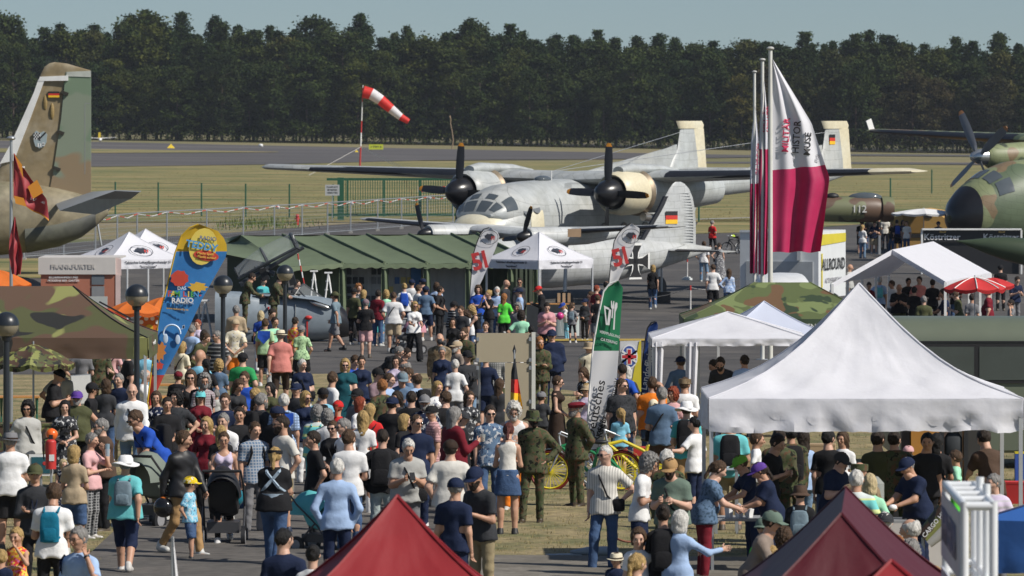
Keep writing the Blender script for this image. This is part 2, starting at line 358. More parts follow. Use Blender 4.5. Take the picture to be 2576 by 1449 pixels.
for row, (Dr, step, kinds) in enumerate(((1252, 6.0, 'L'), (1262, 5.2, 'M'), (1270, 4.6, 'P'), (1279, 4.4, 'P'), (1290, 4.4, 'P'))):
    X = -124 + row*1.3
    while X < 124:
        x = 1288+X*F/Dr; s_ = F/Dr; zb = zg(X, Dr); H0 = CAMZ+(HY-topline(x))/s_-zb
        D = Dr+random.uniform(-3, 3); Xj = X+random.uniform(-1.2, 1.2)
        if row == 0:
            h = H0*random.uniform(.56, .86); kd = 'leafy'; m = LD if random.random() < .8 else LP
            if x > 1850: m = random.choice((LY, LD, LB, LY, LY)); h = H0*random.uniform(.55, .84)
        elif row == 1:
            kd = 'leafy' if random.random() < .7 else 'pine'; h = H0*random.uniform(.82, .97); m = LD if kd == 'leafy' else LP
            if kd == 'leafy' and (x > 1850 and random.random() < .5 or random.random() < .12): m = LY
        else:
            kd = 'pine' if random.random() < .82 else 'leafy'; h = H0*(random.uniform(.86, .99) if random.random() < .8 else random.uniform(.99, 1.09)); m = LP if kd == 'pine' else LD
        if m is LY: lb, gr = 'broad tree with yellowing green crown at the forest edge', 'yellowing trees at the forest edge'
        elif m is LB: lb, gr = 'broad tree with bronze-brown crown at the forest edge', 'bronze trees at the forest edge'
        elif kd == 'pine': lb, gr = 'tall dark green pine in the forest beyond the airfield', 'pines of the forest'
        else: lb, gr = 'dark green broadleaf tree in the forest beyond the airfield', 'broadleaf trees of the forest'
        tree(Xj, D, h, kd, m, lb, gr, 'pine_tree' if kd == 'pine' else 'broadleaf_tree'); cnt += 1
        X += step*random.uniform(.8, 1.2)
sheet('forest_floor', [(-400,346),(1288,362),(3000,385)], [(-400,350),(240,352.5),(1288,368.5),(2200,383.5),(3000,394)], mat('forest_litter', (.05,.042,.03), .95), .25, 40, 6)
# undergrowth along the edge
mb = MB(); vs=[]; fs=[]
for i in range(16000):
    X = random.uniform(-140, 140); D = random.uniform(1240, 1258); z = zg(X, D)+abs(random.gauss(0, 1.9)); s_ = random.uniform(.15,.4); o = len(vs)
    for k in range(3): vs.append((X+random.uniform(-s_,s_), D+random.uniform(-s_,s_), z+random.uniform(-s_,s_)))
    fs.append((o,o+1,o+2))
tag(mobj('undergrowth', mb.add(vs,fs).mesh('undergrowth'), LD), 'low dark bushes growing along the foot of the forest edge', 'bushes', kind='stuff')

# thin summer haze over the field
hb_ = MB().box((0, 1400, 16), (2940, 2900, 42)); hz_ = bpy.data.materials.new('haze_air'); hz_.use_nodes = True; hn = hz_.node_tree; hn.nodes.remove(hn.nodes['Principled BSDF'])
pv = hn.nodes.new('ShaderNodeVolumePrincipled'); pv.inputs['Density'].default_value = .000045; pv.inputs['Color'].default_value = (.80,.88,1,1); hn.links.new(pv.outputs[0], hn.nodes['Material Output'].inputs['Volume'])
HAZE = mobj('haze', hb_.mesh('haze'), hz_); HAZE['kind'] = 'stuff'; HAZE['label'] = 'thin pale haze over the whole airfield'
# ---------------------------------------------------------------- far airfield things
GALV = STEEL; POSTG = mat('fence_post_grey', (.30,.33,.35), .6); REDP = mat('red_paint', (.50,.035,.03), .5); GREENP = mat('green_post_paint', (.015,.09,.05), .5)
WIRE = mat('fence_wire', (.16,.18,.19), .6, .3)
def on(x, y): return gnd(x, y)
# perimeter fence with Y-shaped barbed wire tops
def yl(x): return 351+(x-240)*.0158
t = Thing('perimeter_fence', 'long grey wire fence with Y-shaped post tops along the foot of the forest', 'fence', on(1288, yl(1288)+2))
pm = MB(); pm.cyl((0,0,0), (0,0,2.15), .11, n=5); pm.cyl((0,0,2.1), (.3,0,2.6), .07, n=4); pm.cyl((0,0,2.1), (-.3,0,2.6), .07, n=4); pme = pm.mesh('post')
xs_ = list(np.arange(-40, 1330, 44.5))+list(np.arange(1330, 2640, 44.5)); pts = []
for x in xs_:
    g = on(x, yl(x)); pts.append(g)
    o = mobj('post', pme, POSTG, t.o, t.L(g))
wm = MB()
for a, b in zip(pts[:-1], pts[1:]):
    a = t.L(a); b = t.L(b)
    for h in (.3,.6,.9,1.2,1.5,1.8,2.1,2.55): wm.cyl(a+Vector((0,0,h)), b+Vector((0,0,h)), .022, n=3, cap=False)
    for k in range(14):
        q = a.lerp(b, k/14); wm.cyl(q, q+Vector((0,0,2.1)), .018, n=3, cap=False)
t.part('wire_mesh', wm, WIRE, kind='stuff')
# windsock
g = base(906, 11*4.0); s = 44.0
g = gnd(905, 428); s = F/g.y
t = Thing('windsock', 'red and white striped windsock on a red and white banded pole', 'windsock', g)
top = t.L(P(913, 214, s)); p0 = Vector((0,0,0))
for i in range(6):
    a = p0.lerp(top, [0,.28,.44,.58,.80,.97][i]); b = p0.lerp(top, [.28,.44,.58,.80,.97,1.0][i]) if i < 5 else top
    t.part('pole_band', MB().cyl(a, b, .11-.01*i, .10-.01*i, 10), [WHITE, REDP][(i+1) % 2], 40)
cl = [(914,231),(934,236),(958,252),(984,274),(1008,294),(1028,306)]; rr = [.82,.78,.70,.60,.48,.36]
cl = [t.L(P(x, y, s)) for x, y in cl]
sockR = mat('red_nylon', (.78,.035,.025), .6, sub=.35); sockW = mat('white_nylon', (.80,.80,.82), .6, sub=.3)
def ringat(k):
    d = (cl[min(k+1, 5)]-cl[max(k-1, 0)]).normalized(); q = d.to_track_quat('Z', 'Y')
    return [cl[k]+q @ Vector((rr[k]*math.cos(a)*s_, rr[k]*math.sin(a)*s_*.92, 0)) for a, s_ in ((2*math.pi*i/14, 1+.05*math.sin(3*i+k)) for i in range(14))]
for k in range(5):
    m = MB(); A = ringat(k); B = ringat(k+1); mid = [a.lerp(b, .5)+ (a-(cl[k]+cl[k+1])/2).normalized()*.015 for a, b in zip(A, B)]
    m.loft([A, mid, B], cap=(k == 4)); t.part('sock_band', m, sockR if k % 2 == 0 else sockW, 60)
m = MB()
for x, y in ((775,442),(1028,436),(1070,448)):
    b = t.L(gnd(x, y)); m.cyl(top*.27, b, .03, n=4)
t.part('guy_wires', m, mat('rope_white', (.5,.48,.45), .8))
# taxiway signs and markers
g = gnd(946, 380); s = F/g.y
t = Thing('taxiway_sign', 'flat yellow-green sign board standing beside the far runway', 'sign', g)
YEL = mat('signal_yellow', (.55,.60,.04), .5)
t.part('board', MB().box((0,0,.75), (2.6,.12,.95)), YEL); t.part('leg', MB().box((-.9,0,.15), (.1,.1,.3)), BLACK); t.part('leg', MB().box((.9,0,.15), (.1,.1,.3)), BLACK)
letter('< TWY A', .5, BLACK, t.o, (0,-.075,.75))
for x, y, lab in ((430,374,'larger yellow pyramid marker on the grass by the far runway'), (897,384,'small yellow pyramid marker left of the sign by the runway')):
    g = gnd(x, y); w = .75 if x < 500 else .4; m = MB().add([(-w,-w,0),(w,-w,0),(w,w,0),(-w,w,0),(0,0,w*1.2)], [(0,1,4),(1,2,4),(2,3,4),(3,0,4),(3,2,1,0)])
    tag(mobj('marker_pyramid', m.mesh('marker_pyramid'), mat('marker_yellow', (.70,.50,.03), .5), None, g), lab, 'marker', 'yellow runway markers')
g = gnd(656, 370)
t = Thing('wind_marker', 'small white marker with a rounded cap beside the runway', 'marker', g); t.part('cap', MB().ell((0,0,.35), (.45,.45,.3)), WHITE, 50); t.part('stem', MB().box((0,0,.1), (.9,.5,.18)), WHITE)
g = gnd(1137, 376); t = Thing('dead_tree', 'thin bare dead trunk leaning in front of the forest', 'tree', g)
s = F/g.y; pp = [t.L(P(x, y, s)) for x, y in ((1137,376),(1140,352),(1137,330),(1133,310),(1134,300),(1131,291))]
t.part('trunk', MB().tube(pp, [.16,.14,.12,.12,.13,.2]), mat('dead_wood', (.30,.22,.14), .9))
g = gnd(253, 360); s = F/g.y
t = Thing('glider', 'small white glider with a yellow fin parked by the far runway', 'glider', g)
t.part('wing', MB().loft([ring((-3.0,0,1.1), .25,.05,8,ax='x'), ring((0,0,.95), .5,.1,8,ax='x'), ring((3.2,0,1.15), .25,.05,8,ax='x')]), WHITE, 50)
t.part('fuselage', MB().loft([ring((0,-2,.6), .05,.05,8), ring((0,-1,.7), .35,.4,8), ring((0,1,.7), .2,.25,8), ring((0,4,.9), .08,.1,8)]), WHITE, 50)
t.part('fin', MB().prism([(-.6,1,.8),(0,1,.8),(-.1,1,2.2),(-.5,1,2.2)], (0,.1,0)), mat('marker_yellow'))
# green mesh fence on the field (far side)
t = Thing('green_field_fence', 'row of slim dark green fence posts with thin wires on the dry field', 'fence', gnd(507, 545))
pl = [(-60,528),(76,533),(183,538),(290,541),(398,543),(507,545),(618,548),(728,549),(838,550)]
prev = None
for x, y in pl:
    g = t.L(gnd(x, y)); t.part('post', MB().cyl(g, g+Vector((0,0,2.35)), .055, n=6), GREENP, 40)
    if prev is not None:
        m = MB()
        for h in (.4,.9,1.4,1.9,2.3): m.cyl(prev+Vector((0,0,h)), g+Vector((0,0,h)), .008, n=3)
        t.part('wire_panel', m, WIRE)
    prev = g
for x, y, lab in ((1758,560,'short stub of green fence post left of the tall museum flags'),(2344,488,'green fence post left of the camouflage transport plane nose'),(2240,520,'green fence post behind the camouflage jet fuselage'),(1745,470,'x')):
    if lab == 'x': continue
    g = gnd(x, y); tag(mobj('fence_post', MB().cyl((0,0,0), (0,0,2.2), .06, n=6).mesh('fence_post', 40), GREENP, None, g), lab, 'fence post', 'single green posts')
# sliding gate
g0 = gnd(857, 556); g1 = gnd(1150, 551); s = F/g0.y
t = Thing('sliding_gate', 'wide dark green bar gate with a thick end post under the left wing', 'gate', g0)
e = t.L(g1); u = e.normalized(); Lg = e.length
t.part('end_post', MB().box((0,0,1.45), (.42,.42,2.9)), GREENP)
for h in (.35, 2.75): t.part('rail', MB().box(e/2+Vector((.2,0,h)), (Lg, .12, .16)), GREENP)
for k in (.02,.33,.64,.92): t.part('upright', MB().box(e*k+Vector((.3,0,1.5)), (.13,.13,2.5)), GREENP)
n = 48; bme = MB().box((0,0,1.5), (.045,.045,2.4)).mesh('bar')
for i in range(n): mobj('bar', bme, GREENP, t.o, e*((i+.5)/n)+Vector((.25,0,0)))
m = MB()
for k in range(5): m.box(e*.78+Vector((-.7+.38*k,-.08,2.05)), (.19,.02,.42))
m2 = MB().box(e*.78+Vector((0,-.07,2.05)), (1.9,.02,.42)); t.part('warning_plate', m2, mat('warning_white', (.5,.45,.42), .6)); t.part('warning_stripes', m, REDP)
g = gnd(836, 558); t = Thing('notice_sign', 'small white notice board on a pole left of the green gate', 'sign', g)
t.part('pole', MB().cyl((0,0,0), (0,0,2.3), .035, n=6), GALV); t.part('board', MB().box((0,-.05,2.1), (.95,.03,.72)), mat('sign_grey', (.42,.44,.46), .5))
for i, tx in enumerate(('FLUGPLATZ', 'BETRETEN', 'VERBOTEN')): letter(tx, .14, BLACK, t.o, (0,-.07,2.3-.19*i))
g = gnd(748, 566); t = Thing('hydrant', 'small red hydrant standing on the dry grass by the fence', 'hydrant', g)
t.part('body', MB().cyl((0,0,0),(0,0,.55),.1,.1,10).ell((0,0,.58),(.13,.13,.12)), REDP, 50); t.part('outlet', MB().cyl((-.18,0,.4),(.18,0,.4),.05,n=8), REDP, 50)
# silver temporary fence with tape
t = Thing('construction_fence', 'silver temporary mesh fence with red and white tape on its top rail', 'fence', gnd(640, 606))
pl = [(60,655,590),(160,648,575),(240,640,545),(295,634,540),(345,628,535),(420,622,529),(520,615,533),(612,608,528),(690,602,512),(760,598,507),(824,592,504),(882,588,497),(950,582,493),(1010,577,490),(1075,571,487),(1140,566,484)]
prev = None; TAPE = mat('barrier_tape', (.6,.6,.6), .6, kind='vstripe', c2=(.6,.05,.04), scale=.5)
for x, yb, yt in pl:
    g = t.L(gnd(x, yb)); h = 1.95
    t.part('post', MB().cyl(g, g+Vector((0,0,h)), .04, n=6), GALV, 40)
    t.part('foot', MB().box(g+Vector((0,0,.07)), (.22,.6,.14)), mat('foot_concrete', (.3,.29,.27), .9))
    if prev is not None:
        m = MB(); m.cyl(prev+Vector((0,0,h)), g+Vector((0,0,h)), .03, n=5); m.cyl(prev+Vector((0,0,.2)), g+Vector((0,0,.2)), .025, n=5); t.part('rail', m, GALV)
        m = MB(); 
        for k in range(18):
            q = prev.lerp(g, k/18); m.cyl(q+Vector((0,0,.2)), q+Vector((0,0,h)), .006, n=3, cap=False)
        for k in range(8): m.cyl(prev+Vector((0,0,.3+.2*k)), g+Vector((0,0,.3+.2*k)), .006, n=3, cap=False)
        t.part('mesh_panel', m, GALV, kind='stuff')
        if yt < 552: 
            m = MB(); mid = prev.lerp(g, .5)+Vector((0,-.05,h-.22)); m.tube([prev+Vector((0,-.05,h-.05)), mid, g+Vector((0,-.05,h-.05))], .022, 4); t.part('tape', m, TAPE)
    prev = g
for x, y in ((345,518),(700,515),(886,503),(1071,500)):
    pass
for x, yb, lab in ((612,608,'x'),(886,586,'string lamp on the fence post nearest the green gate'),(1082,570,'string lamp on the fence post in front of the green gate'),(700,600,'string lamp on the fence left of the hydrant')):
    if lab == 'x': continue
    g = gnd(x, yb)+Vector((0,-.12,1.8)); th = Thing('fence_lamp', lab, 'lamp', g, 0, 'small white lamps on the silver fence')
    th.part('globe', MB().ell((0,0,0), (.1,.1,.1)), WHITE, 60); th.part('socket', MB().cyl((0,0,.08),(0,.1,.16),.04,n=6), STEEL)

# ---------------------------------------------------------------- aircraft helpers
def airfoil(c, chord, th, n=9, lead=-1):
    """section in the plane x = c.x, chord along y (lead = -1: leading edge at -y), z up"""
    up = []; lo = []
    for i in range(n+1):
        u = .5*(1-math.cos(math.pi*i/n)); yt = 5*th*(.2969*math.sqrt(u)-.126*u-.3516*u*u+.2843*u**3-.1015*u**4)
        up.append(Vector((c[0], c[1]+(u-.0)*chord, c[2]+yt*chord*1.1))); lo.append(Vector((c[0], c[1]+u*chord, c[2]-yt*chord*.8)))
    return up + lo[-2:0:-1]
def wing(mb, secs, mi=0, n=9):
    mb.loft([airfoil(c, ch, th, n) for c, ch, th in secs], mi); return mb
def boots(mb, secs, f0=.0, mi=0):                # dark leading edge strip a few millimetres proud of the wing
    rs_ = []
    for c, ch, th in secs:
        a = airfoil((c[0], c[1]-.012, c[2]), ch*1.004, th*1.03, 9); rs_.append([a[16], a[17], a[0], a[1], a[2]] if len(a) == 18 else [a[-2], a[-1], a[0], a[1], a[2]])
    return mb.loft(rs_, mi, cap=False, closed=False)
def revolve(mb, prof, ax='y', n=24, c=(0,0,0), mi=0, cap=True):
    return mb.loft([ring((c[0], c[1]+y, c[2]), r, r, n) for y, r in prof], mi, cap)
def blade(mb, hub, ang, length, w, mi_tip=1, pitch=25, n0=.12):
    """propeller blade in the plane y = hub.y, root near hub"""
    d = Vector((math.sin(ang), 0, math.cos(ang))); sd_ = Vector((math.cos(ang)*math.cos(R(pitch)), math.sin(R(pitch)), -math.sin(ang)*math.cos(R(pitch))))
    nn = d.cross(sd_); rs_ = []; hub = Vector(hub)
    for t_, ww in ((n0,.35),(.25,.75),(.45,1.0),(.7,.98),(.88,.85),(.93,.78),(1.0,.4)):
        c = hub+d*length*t_; a = w*ww; th = .05*(1-t_)+.014
        rs_.append([c+sd_*a*.5, c+nn*th, c-sd_*a*.5, c-nn*th])
    mb.loft(rs_[:6], 0); mb.loft(rs_[5:], mi_tip); return mb
GREY = mat('noratlas_grey', (.45,.475,.475), .42, kind='blend', scale=.35, c2=(.40,.42,.42), c3=(.48,.49,.475), amt=.1, panel=1.5)
CREAM = mat('aged_cream_paint', (.66,.62,.48), .45, kind='blend', scale=.8, c2=(.62,.56,.40), amt=.1)
BOOT = mat('deicer_boot', (.018,.02,.026), .5, amt=.3, scale=1); PGLASS = mat('cockpit_glass', (.085,.10,.11), .08, spec=.9)
TIPO = mat('orange_blade_tip', (.6,.24,.02), .5); SPIN = mat('black_spinner', (.016,.016,.018), .28, amt=.3); PANEL = mat('panel_seam', (.26,.27,.27), .6)
def decal(mb, c, w, h, mi=0, ax='x'): return mb
# ---------------------------------------------------------------- twin-boom transport
th_ = R(36.5); s = 62.0; O = P(1428, 300, s); O.z = zg(O.x, O.y)
t = Thing('twin_boom_transport_plane', 'large pale grey twin-boom propeller plane with black leading edges and cream patches', 'aircraft', O, -th_)
zw = CAMZ-155/62-O.z+.05; zf = CAMZ-(558-300)/61-O.z           # wing height, fuselage axis height above ground
f = MB(); fz = zf
fus = [(-5.95,.5,.32,-.42),(-5.82,.92,.66,-.42),(-5.3,1.22,.92,-.42),(-4.5,1.42,1.24,-.32),(-3.5,1.54,1.56,-.12),(-2.3,1.60,1.74,.0),(0,1.62,1.80,.02),(4,1.62,1.80,.02),(6.5,1.5,1.5,.3),(8.6,1.0,.9,.6),(9.8,.3,.3,.8)]
rg = [ring((0, y, fz+dz), rx, rz, 28, 2.35) for y, rx, rz, dz in fus]
t.part('fuselage', f.loft(rg), GREY, 45)
f = MB(); t.part('nose_cap', f.loft([ring((0,y,fz+dz), rx+.012, rz+.012, 28, 2.35) for y, rx, rz, dz in fus[:3]]+[ring((0,-5.0,fz-.385), 1.31,1.055,28,2.35)]), CREAM, 45)
# cockpit glazing: greenhouse on the upper nose
def onf(y, a, off=0):
    k = max(i for i in range(len(fus)) if fus[i][0] <= y); k = min(k, len(fus)-2); u = (y-fus[k][0])/(fus[k+1][0]-fus[k][0])
    rx, rz, dz = [fus[k][j]*(1-u)+fus[k+1][j]*u for j in (1,2,3)]; p = 2.35; ct, st = math.cos(a), math.sin(a)
    return Vector(((rx+off)*abs(ct)**(2/p)*(1 if ct > 0 else -1), y, fz+dz+(rz+off)*abs(st)**(2/p)*(1 if st > 0 else -1)))
t.part('body_band', MB().loft([[onf(y, 2*math.pi*i/28, .022) for i in range(28)] for y in (-3.62,-3.4,-3.2,-3.0,-2.82)]), CREAM, 45)
cg = MB()
can = [(-5.38,.86,.10,.40),(-5.02,1.16,.52,.44),(-4.5,1.30,.86,.48),(-3.6,1.46,1.10,.52),(-2.4,1.55,1.18,.54)]
t.part('canopy_fairing', MB().loft([ring((0,y,fz+z0), rx, rz, 24, 2.2) for y, rx, rz, z0 in can]), GREY, 45)
def oncan(y, a, off):
    k = max(i for i in range(len(can)) if can[i][0] <= y); k = min(k, len(can)-2); u = (y-can[k][0])/(can[k+1][0]-can[k][0])
    rx, rz, z0 = [can[k][j]*(1-u)+can[k+1][j]*u for j in (1,2,3)]; ct, st = math.cos(a), math.sin(a); p = 2.2
    return Vector(((rx+off)*abs(ct)**(2/p)*(1 if ct > 0 else -1), y, fz+z0+(rz+off)*abs(st)**(2/p)*(1 if st > 0 else -1)))
for a0, a1, y0, y1 in ((58,87,-5.33,-4.98),(93,122,-5.33,-4.98),(127,152,-5.3,-4.95),(26,53,-5.25,-4.92),(8,44,-4.80,-4.25),(140,172,-4.6,-4.0),(62,84,-4.85,-4.6),(96,118,-4.85,-4.6)):
    m = MB(); N_ = 5
    m.grid(lambda u, v: oncan(y0+(y1-y0)*v, R(a0+(a1-a0)*u), .02), N_, 3); t.part('window_pane', m, PGLASS, 60)
def disc(c, nrm_, r, n=16, thick=.02):
    q = Vector(nrm_).to_track_quat('Z', 'Y'); return MB().cyl(Vector(c)-Vector(nrm_).normalized()*.03, Vector(c)+Vector(nrm_).normalized()*thick, r, n=n)
for i, (y, a) in enumerate(((-3.75,26),(-3.2,24),(1.2,-4),(2.6,-4),(4.1,-4),(5.5,-2))):
    c = onf(y, R(a), .02); nn = Vector((math.cos(R(a*1.15)), -.12 if y < -2 else 0, math.sin(R(a*1.15)))); t.part('porthole', disc(c, nn, .21), mat('porthole_glass', (.16,.17,.18), .15))
    c = onf(y, R(180-a)); t.part('porthole', disc(c, Vector((-1,0,.15)), .27), mat('porthole_glass'))
t.part('nose_lamp', disc((-.45,-5.9,fz-.25), (-.2,-1,.1), .09), WHITE); t.part('nose_lamp', disc((.15,-5.95,fz-.25), (0,-1,.1), .09), WHITE)
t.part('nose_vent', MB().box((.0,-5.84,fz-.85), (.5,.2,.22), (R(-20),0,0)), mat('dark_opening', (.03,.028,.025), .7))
t.part('pitot_housing', MB().box((1.05,-4.7,fz-.72), (.34,.3,.36)), SPIN)
# wing
VW = 3.72
sec = [((-16.9,1.15,zw+.42),1.5,.10),((-16.6,.9,zw+.41),2.0,.12),((-VW-1,-.1,zw+.12),3.6,.15),((0,-.35,zw),3.9,.16),((VW+1,-.1,zw+.12),3.6,.15),((15.2,.9,zw+.41),2.0,.12),((15.5,1.15,zw+.42),1.5,.10)]
t.part('wing', wing(MB(), sec), GREY, 40)
for sg in (-1, 1):
    ue = .781 if sg < 0 else .885; a = [((sg*(VW+1.1),-.08,zw+.13),3.58,.15),((sg*14.0,-.1+ue,zw+.12+.29*ue),3.6-1.6*ue,.12)]
    if sg < 0: a = a[::-1]
    t.part('deicer_boot', boots(MB(), a), BOOT, 60)
    t.part('wing_tip', wing(MB(), [((sg*x,y,z),c,th) for x,y,z,c,th in ((13.95,-.115+ue,zw+.12+.29*ue,3.62-1.6*ue,.126),(15.25 if sg > 0 else 16.65,.88,zw+.41,2.02,.125),(15.65 if sg > 0 else 17.0,1.25,zw+.42,1.3,.08))][::sg]), CREAM if sg > 0 else GREY, 40)
    # engine
    ez = zw-.50; x0 = sg*VW; cw = CREAM if sg > 0 else GREY
    t.part('cowling', revolve(MB(), [(-2.05,.66),(-2.15,.74),(-2.0,.84),(-1.5,.90),(-.9,.88),(-.55,.84)], c=(x0,0,ez), cap=False), cw, 40)
    t.part('cowl_intake', revolve(MB(), [(-2.0,.70),(-1.85,.70)], c=(x0,0,ez)), BLACK, 40)
    t.part('cooling_gills', revolve(MB(), [(-.58,.80),(-.40,.93),(-.36,.93),(-.36,.70)], c=(x0,0,ez), cap=False), mat('burnt_metal', (.30,.24,.17), .5, .5, amt=.4), 40)
    t.part('nacelle', MB().loft([ring((x0,y,ez+dz), rx, rz, 20) for y, rx, rz, dz in ((-.9,.74,.72,0),(.5,.86,.84,.02),(2.5,.8,.80,.05),(5,.6,.6,.08))]), GREY, 45)
    t.part('air_scoop', MB().loft([ring((x0,y,ez+.95+dz), rx, rz, 12) for y, rx, rz, dz in ((-1.7,.26,.16,-.05),(-1.0,.36,.24,0),(1.2,.3,.16,0),(2.6,.1,.05,-.1))]), GREY, 45)
    t.part('exhaust_pipe', MB().cyl((x0+.45,-.6,ez-.95),(x0+.5,.5,ez-1.05),.17,.15,10), mat('exhaust_steel', (.4,.38,.36), .35, .8), 40)
    sp = t.part('spinner', revolve(MB(), [(-3.12,.02),(-3.06,.18),(-2.85,.38),(-2.5,.53),(-2.1,.60),(-2.02,.60)], c=(x0,0,ez)), SPIN, 50)
    for k in range(4):
        b = MB(); blade(b, (x0,-2.42,ez), R(90*k + (2 if sg > 0 else 4)), 2.0, .34); t.part('propeller_blade', b, [BOOT, TIPO], 40)
    # boom and fin
    t.part('tail_boom', MB().loft([ring((x0,y,ez+dz), rx, rz, 16) for y, rx, rz, dz in ((2,.62,.66,.15),(5,.42,.5,.28),(9.5,.32,.4,.45),(13.3,.24,.34,.6),(14.9,.10,.14,.7))]), GREY, 45)
    zt = ez+.75; zt1 = CAMZ-O.z-.05
    YT = -2.15
    fin = [((x0,14.4,zt-.2),(3.0)),((x0,14.85,zt+.5),(2.5)),((x0,15.3,zt+.95),(2.0)),((x0,15.5,zt1-.35),(1.65)),((x0,15.4,zt1-.2),(1.8)),((x0,15.3,zt1-.02),(1.75))]
    def vsec(c, ch, th=.11):
        a = airfoil((0,0,0), ch, th); return [Vector((c[0]+p.z, c[1]+p.y, c[2])) for p in a]
    fin = [((c[0],c[1]+YT,c[2]),ch) for c, ch in fin]
    t.part('fin', MB().loft([vsec(c, ch) for c, ch in fin[:4]]), GREY, 40)
    t.part('fin_cap', MB().loft([vsec((c[0],c[1]-.1,c[2]), ch+.2, .13) for c, ch in fin[3:]]), CREAM, 40)
    r1 = MB().prism([(x0,16.15+YT,zt-.1),(x0,17.42+YT,zt-.1),(x0,17.18+YT,zt1-.35),(x0,16.25+YT,zt1-.35)], (.16,0,0)); t.part('rudder', r1, CREAM)
    dr = MB().prism([(x0,7.2+YT,zt-.2),(x0,15.2+YT,zt-.2),(x0,15.2+YT,zt+1.12),(x0,14.6+YT,zt+.98)], (.09,0,0)); t.part('dorsal_fillet', dr, GREY)
    # landing gear
    t.part('landing_gear_leg', MB().cyl((x0,1.2,ez-.7),(x0,1.0,.6),.12,n=10), STEEL, 40)
    w = t.part('wheel', MB().cyl((x0-.16,1.0,.46),(x0+.16,1.0,.46),.46,n=20), BLACK, 40); 
    t.part('gear_door', MB().box((x0+.55,1.4,ez-1.2),(.04,1.8,.9)), GREY)
t.part('tailplane', MB().loft([airfoil((x, 12.9, ez+.8), 1.7, .1) for x in (-VW, VW)]), GREY, 40)
t.part('nose_wheel', MB().cyl((-.14,-4.2,.45),(.14,-4.2,.45),.45,n=18), BLACK, 40); t.part('nose_gear_leg', MB().cyl((0,-4.2,.45),(0,-4.0,fz-1),.09,n=8), STEEL)
t.part('roof_hatch', MB().ell((.1,-.9,fz+1.8),(.3,.45,.16)), PGLASS, 60); t.part('roof_dome', MB().ell((.3,2.2,fz+1.82),(.28,.28,.22)), SPIN, 60)
m = MB(); m.cyl((.2,-1.4,fz+1.4),(.2,-1.4,fz+2.15),.025,n=5); t.part('mast', m, WHITE)
for sg in (-1,1):
    m = MB().cyl((.2,-1.4,fz+2.12),(sg*VW,13.4,zt1-.5),.012,n=4); t.part('aerial_wire', m, STEEL)
letter('G-AA', .62, BLACK, t.o, (1.63,3.2,fz-.35), (R(90),0,R(90))); 
flag3 = [mat('flag_black', (.015,.015,.018), .6), mat('flag_red', (.55,.03,.02), .6), mat('flag_gold', (.80,.48,.02), .6)]
def ger_flag(th, p, w, h, rot=0, nrm=Vector((0,-1,0)), up=Vector((0,0,1))):
    n_ = nrm.normalized(); r_ = up.cross(n_)*1.0
    r_ = -n_.cross(up); r_.normalize()
    for k in range(3):
        c = Vector(p)+up*(h*(1/3-k/3)); a = c-r_*w/2; b = c+r_*w/2; hh = up*h/6
        th.part('flag_stripe', MB().prism([a-hh, b-hh, b+hh, a+hh], n_*.012), flag3[k])
ger_flag(t, (VW+.13,13.7,zt+1.35), .42, .42, nrm=Vector((1,0,0)))

for ch_ in t.o.children:
    if ch_.name.split('.')[0] in ('fuselage','nose_cap','body_band','canopy_fairing','window_pane','porthole','nose_lamp','nose_vent','pitot_housing','nose_wheel','nose_gear_leg','roof_hatch'): ch_.location.y = -.95
# ---------------------------------------------------------------- small twin with broad fin
th2 = R(53); s = 65.0; O = P(1288, 300, s); O.z = zg(O.x, O.y)
t = Thing('small_twin_propeller_plane', 'small light grey twin-engine plane with an iron cross and a tall rounded fin', 'aircraft', O, -th2)
LG = mat('pembroke_grey', (.50,.52,.52), .45, kind='blend', scale=.5, c2=(.45,.465,.47), amt=.08, panel=1.1); zw = CAMZ-(588-300)/65-O.z; fz = CAMZ-(670-300)/65-O.z+.05
fus = [(-3.3,.1,.1,-.2),(-3.0,.42,.4,-.15),(-2.2,.72,.72,-.05),(-1,.86,.95,.05),(2,.88,1.0,.08),(4.6,.80,.9,.12),(6.8,.55,.62,.25),(8.9,.22,.28,.42),(9.9,.05,.06,.5)]
t.part('fuselage', MB().loft([ring((0,y,fz+dz), rx, rz, 24, 2.2) for y, rx, rz, dz in fus]), LG, 45)
sec = [((-11.0,.6,zw+.42),.9,.08),((-10.7,.45,zw+.4),1.3,.11),((0,-.1,zw),2.5,.15),((8.6,.45,zw+.4),1.3,.11),((8.9,.6,zw+.42),.9,.08)]
t.part('wing', wing(MB(), sec), LG, 40)
for sg in (-1,1):
    a = [((sg*4,.13 if sg > 0 else .085,zw+.168),2.0,.13),((8.4 if sg > 0 else -10.4,.44,zw+.39),1.35,.11)][::sg]; t.part('deicer_boot', boots(MB(), a), BOOT, 60)
    x0 = sg*3.2; ez = zw-.05
    t.part('nacelle', MB().loft([ring((x0,y,ez+dz), rx, rz, 18) for y, rx, rz, dz in ((-1.7,.36,.34,0),(-1.6,.40,.38,0),(-.4,.42,.38,0),(1.2,.38,.34,.02),(3,.1,.15,.1))]), LG, 45)
    t.part('spinner', revolve(MB(), [(-2.2,.02),(-2.1,.14),(-1.9,.22),(-1.7,.26)], c=(x0,0,ez)), SPIN, 50)
    for k in range(3): t.part('propeller_blade', blade(MB(), (x0,-1.9,ez), R(120*k+(25 if sg > 0 else -22)), 1.3, .22), [BOOT, TIPO], 40)
    t.part('landing_gear_leg', MB().cyl((x0,.2,ez-.3),(x0,.1,.4),.07,n=8), STEEL, 40); t.part('wheel', MB().cyl((x0-.1,.1,.36),(x0+.1,.1,.36),.36,n=16), BLACK, 40)
zt = fz+.35; ztop = CAMZ-(466-300)/67-O.z; YP = -1.75
